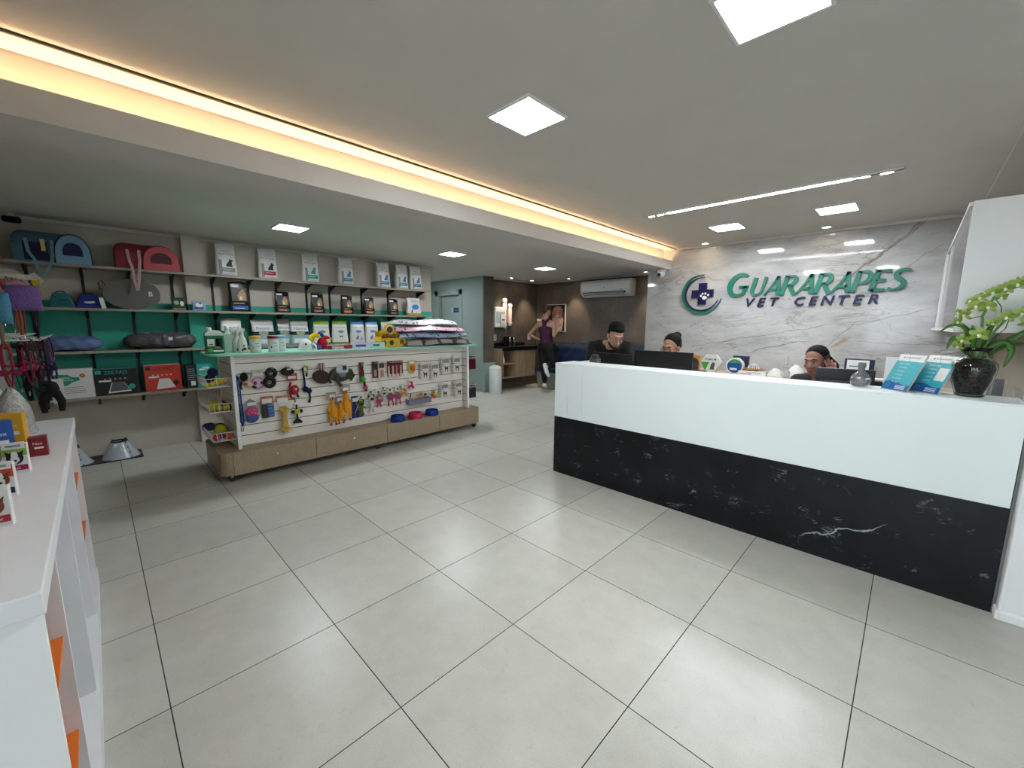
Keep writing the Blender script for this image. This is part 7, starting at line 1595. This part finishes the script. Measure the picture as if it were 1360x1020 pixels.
def chair(lab, x, y, rz):
    t = thing('office_chair', lab, 'chair', (x, y, 0), rz, 'office chairs behind the reception counter'); GC = C('#1b1d20', .7)
    m = MB(); m.rbox(-.24, .24, -.24, .24, .46, .53, .08, GC); m.build('seat', t, bevel=.02); m = MB(); m.rbox(-.22, .22, .23, .28, .62, .98, .02, GC); m.build('backrest', t, bevel=.015)
    m = MB(); m.cyl((0, 0, .10), (0, 0, .46), .028, M_BLACK); m.tube([(0, .10, .45), (0, .27, .47), (0, .29, .75)], .018, M_BLACK); m.build('column', t)
    for k in range(5):
        a = 2*PI*k/5; m = MB(); m.tube([(0, 0, .11), (.28*math.cos(a), .28*math.sin(a), .07)], [.025, .016], M_BLACK); f = m.build('leg', t); m = MB(); m.ell((.28*math.cos(a), .28*math.sin(a), .03), (.028, .028, .03), M_BLACK, 10); m.build('caster', f)
# --- man leaning over the desk
B0 = (-2.85, 4.62, 0)
J = dict(pel=(-2.95, 4.80, .98), che=(-2.77, 4.60, 1.20), neck=(-2.68, 4.51, 1.33), shL=(-2.93, 4.47, 1.26), shR=(-2.52, 4.66, 1.26), elL=(-2.85, 4.28, 1.0), elR=(-2.38, 4.50, 1.0), wrL=(-2.66, 4.12, .86), wrR=(-2.30, 4.22, .86),
         hipL=(-3.06, 4.73, .95), hipR=(-2.87, 4.88, .95), knL=(-3.06, 4.66, .52), knR=(-2.82, 4.84, .52), anL=(-3.10, 4.74, .09), anR=(-2.84, 4.92, .09), toeL=(-2.98, 4.56, .04), toeR=(-2.72, 4.76, .04),
         handL=((.4, -.6, -.2), (0, 0, -1), 1, CU), handR=((.2, -.7, -.2), (0, 0, -1), -1, CU))
t, X = person('person in a black shirt and glasses bending forward over the left monitor', B0, J, SK1, BLKS, ((-2.575, 4.42, 1.395), .85, .45, .10, 1.16), 'short', C('#1d1f26', .8), shoe='#1a1a1a')
face_bits(t, B0, X, SK1, C('#8f5648', .5), HAIR); glasses(t, B0, X)
hair(t, B0, X, HAIR, [('e', (0, .030, .072), (.083, .098, .076)), ('e', (0, -.032, .094), (.060, .052, .030)), ('e', (0, .075, .02), (.070, .045, .07)), ('e', (.068, .02, .035), (.014, .03, .035)), ('e', (-.068, .02, .035), (.014, .03, .035))])
hair(t, B0, X, mat('stubble', '#2e201a', .7, var=.3, scale=150), [('e', (0, -.052, -.094), (.041, .036, .026)), ('t', [(-.058, -.02, -.07), (-.035, -.06, -.092), (0, -.076, -.102), (.035, -.06, -.092), (.058, -.02, -.07)], [.012, .014, .012, .014, .012])], nm='beard')
# --- seated person with glasses
B1 = (-1.98, 4.86, 0)
J = dict(pel=(-1.98, 4.95, .60), che=(-1.99, 4.88, .98), neck=(-1.99, 4.84, 1.17), shL=(-2.19, 4.86, 1.10), shR=(-1.79, 4.82, 1.10), elL=(-2.25, 4.66, .86), elR=(-1.72, 4.62, .86), wrL=(-2.12, 4.42, .80), wrR=(-1.84, 4.40, .80),
         hipL=(-2.08, 4.92, .58), hipR=(-1.88, 4.92, .58), knL=(-2.10, 4.48, .56), knR=(-1.86, 4.48, .56), anL=(-2.10, 4.46, .10), anR=(-1.86, 4.46, .10), toeL=(-2.12, 4.30, .04), toeR=(-1.84, 4.30, .04),
         handL=((.2, -.8, -.1), (0, 0, -1), 1, CU), handR=((-.2, -.8, -.1), (0, 0, -1), -1, CU))
t, X = person('person with dark pulled back hair and glasses seated behind the large monitor', B1, J, SK2, BLKS, ((-1.985, 4.66, 1.275), -.12, .22, .03, 1.12), 'short', C('#15161a', .8), shoe='#dcdcdc')
face_bits(t, B1, X, SK2, C('#9a5a50', .5), HAIR); glasses(t, B1, X)
hair(t, B1, X, HAIR, [('e', (0, .032, .056), (.083, .099, .090)), ('e', (0, .075, .02), (.072, .045, .07)), ('e', (0, .12, .10), (.045, .04, .04)), ('e', (.072, .03, .03), (.012, .035, .045)), ('e', (-.072, .03, .03), (.012, .035, .045))])
chair('black office chair under the seated person with glasses', -1.98, 4.97, 0)
# --- person on the phone
B2 = (-.52, 4.56, 0)
J = dict(pel=(-.50, 4.66, .56), che=(-.51, 4.60, .90), neck=(-.53, 4.55, 1.085), shL=(-.72, 4.53, 1.03), shR=(-.31, 4.57, 1.03), elL=(-.80, 4.36, .82), elR=(-.22, 4.33, .90), wrL=(-.66, 4.14, .80), wrR=(-.455, 4.315, 1.105),
         hipL=(-.60, 4.64, .58), hipR=(-.40, 4.64, .58), knL=(-.64, 4.24, .56), knR=(-.36, 4.24, .56), anL=(-.64, 4.24, .10), anR=(-.36, 4.24, .10), toeL=(-.66, 4.08, .04), toeR=(-.34, 4.08, .04),
         handL=((.3, -.8, -.1), (0, 0, -1), 1, CU), handR=((-.08, .03, 1.0), (-.55, .8, 0), 1, (.10, .16, .26, .40)))
t, X = person('person in a black top with pulled back dark hair holding a phone to the ear', B2, J, SK3, BLKS, ((-.585, 4.40, 1.225), -.30, .12, -.08, 1.0), 'short', C('#15161a', .8), shoe='#dcdcdc')
face_bits(t, B2, X, SK3, C('#8d4b42', .45), HAIR, lids=.8)
hair(t, B2, X, HAIR, [('e', (0, .032, .056), (.083, .099, .090)), ('e', (0, .085, .0), (.074, .050, .09)), ('e', (.072, .03, .02), (.014, .035, .05)), ('e', (-.072, .03, .02), (.014, .035, .05)),
     ('t', [(.02, .10, .02), (.06, .13, -.06), (.08, .12, -.16), (.085, .10, -.24)], [.045, .050, .042, .022])])
T = Matrix.Translation(-Vector(B2)) @ X; q = MB(); q.X = T; q.box(.088, .098, -.05, .03, -.075, .05, M_BLACK); q.build('phone', t, bevel=.004) if False else None
ph = MB(); ph.X = X; ph.box(.0875, .0965, -.045, .030, -.085, .055, M_BLACK); ph.X = Matrix.Identity(4); ph.v = [(x+.50, y-4.40, z-1.2) for x, y, z in ph.v]; tag(ph.build('mobile_phone', loc=(-.50, 4.40, 1.2)), 'black mobile phone held against the ear of the person in black', 'phone')
chair('black office chair under the person on the phone', -.50, 4.68, 0)
# --- standing person at the back, seen from behind; right knee rests on the bench
B3 = (-6.10, 7.36, 0)
k3 = 1.06
PUR = mat('plum_knit', '#3f0f33', .8, var=.1, bump=.2, scale=60); LEG = C('#0c0d10', .8)
J = dict(pel=(-6.02, 7.30, 1.03), che=(-6.03, 7.28, 1.42), neck=(-6.03, 7.28, 1.64), shL=(-6.24, 7.27, 1.55), shR=(-5.82, 7.30, 1.55), elL=(-6.44, 7.16, 1.28), elR=(-5.72, 7.18, 1.28), wrL=(-6.30, 7.36, 1.16), wrR=(-5.76, 7.44, 1.46),
         hipL=(-6.12, 7.30, .98), hipR=(-5.92, 7.30, .98), knL=(-6.13, 7.33, .54), knR=(-5.84, 7.28, .62), anL=(-6.14, 7.40, .11), anR=(-5.70, 6.90, .60), toeL=(-6.16, 7.56, .05), toeR=(-5.60, 6.86, .42), upR=(-.1, .85, .2),
         handL=((.5, .6, .3), (0, 0, 1), -1, CU), handR=((-.1, .35, .9), (-1, 0, 0), 1, (.2, .3, .3, .3)))
t = thing('person', 'person in a plum racerback tank and black leggings seen from behind in the coffee corner', 'person', B3)
m = SB(); torso(m, J['pel'], J['che'], J['neck'], 0, 0, SK4, .86, sh=(J['shL'], J['shR']), hips=(J['hipL'], J['hipR']))
for s in 'LR':
    limb(m, [J['sh'+s], J['el'+s], J['wr'+s]], [.050, .040, .027], SK4); d, n, sd, cu = J['hand'+s]; hand(m, J['wr'+s], d, n, SK4, L=.17, side=sd, curl=cu)
    limb(m, [J['hip'+s], J['kn'+s], J['an'+s]], [.088, .056, .036], SK4); A, Bq = Vector(J['kn'+s]), Vector(J['an'+s]); m.ell(tuple(A.lerp(Bq, .3)), .054, SK4, 12); limb(m, [J['an'+s], J['toe'+s]], [.034, .026], SK4)
X = headM((-6.04, 7.30, 1.815), PI-.25, .25, 0, 1.0); head_shapes(m, X, SK4); limb(m, [J['neck'], tuple(X @ Vector((0, .02, -.06)))], [.050, .048], SK4); solid(m, 'body', t, B3, .009, SK4)
face_bits(t, B3, X, SK4, C('#9a5a50', .5), HAIR2)
hair(t, B3, X, HAIR2, [('e', (0, .030, .066), (.085, .098, .080)), ('e', (0, -.040, .105), (.060, .045, .026)), ('e', (0, .075, .01), (.074, .045, .08)), ('e', (.0, .11, .08), (.045, .045, .05)), ('t', [(0, .11, .07), (0, .15, .02), (0, .14, -.05)], [.03, .026, .012])])
m = SB(); limb(m, [J['pel'], (-6.03, 7.29, 1.22), (-6.03, 7.27, 1.38)], [.165, .145, .150], PUR); limb(m, [(-6.11, 7.27, 1.40), (-5.95, 7.28, 1.40)], [.115, .115], PUR)
limb(m, [(-6.03, 7.235, 1.44), (-6.03, 7.22, 1.54), (-6.10, 7.25, 1.62)], [.085, .045, .032], PUR); limb(m, [(-6.03, 7.22, 1.54), (-5.96, 7.25, 1.62)], [.045, .032], PUR); limb(m, [(-6.10, 7.34, 1.60), (-6.09, 7.36, 1.42)], [.035, .07], PUR); limb(m, [(-5.96, 7.34, 1.60), (-5.97, 7.36, 1.42)], [.035, .07], PUR); solid(m, 'tank_top', t, B3, .010, PUR, 4, 'plum racerback tank top')
m = SB(); limb(m, [J['hipL'], J['pel'], J['hipR']], [.150, .175, .150], LEG); limb(m, [J['hipL'], J['knL'], Vector(J['knL']).lerp(Vector(J['anL']), .80)], [.140, .092, .052], LEG); limb(m, [J['hipR'], J['knR'], Vector(J['knR']).lerp(Vector(J['anR']), .80)], [.140, .092, .052], LEG); solid(m, 'leggings', t, B3, .011, LEG, 4, 'black leggings')
WS = C('#c9c9cc', .6)
for s in 'LR':
    A, f = Vector(J['an'+s]), Vector(J['toe'+s]); up = Vector(J.get('up'+s, (0, 0, 1))).normalized(); d = f-A; m = SB(); limb(m, [A-up*.03-d*.25, A-up*.03+d*.5, f], [.046, .044, .034], WS); limb(m, [A+up*.0, A-up*.03], [.046, .046], WS); solid(m, 'shoe', t, B3, .009, WS, 3, 'white trainer')
m = MB(); m.rings([[(x*(1+.1*math.sin(5*i+k)), y, z) for i, (x, y, z) in enumerate([(.07*math.cos(2*PI*j/10), .05*math.sin(2*PI*j/10), .0+zz) for j in range(10)])] for k, zz in enumerate((0, .02, .045, .055))], mat('pale_cloth', '#e5dccb', .9, bump=.8, scale=40)); tag(m.build('folded_cloth', loc=(-6.235, 7.27, 1.600)), 'small pale ruffled cloth lying on the left shoulder of the person in plum', 'cloth')
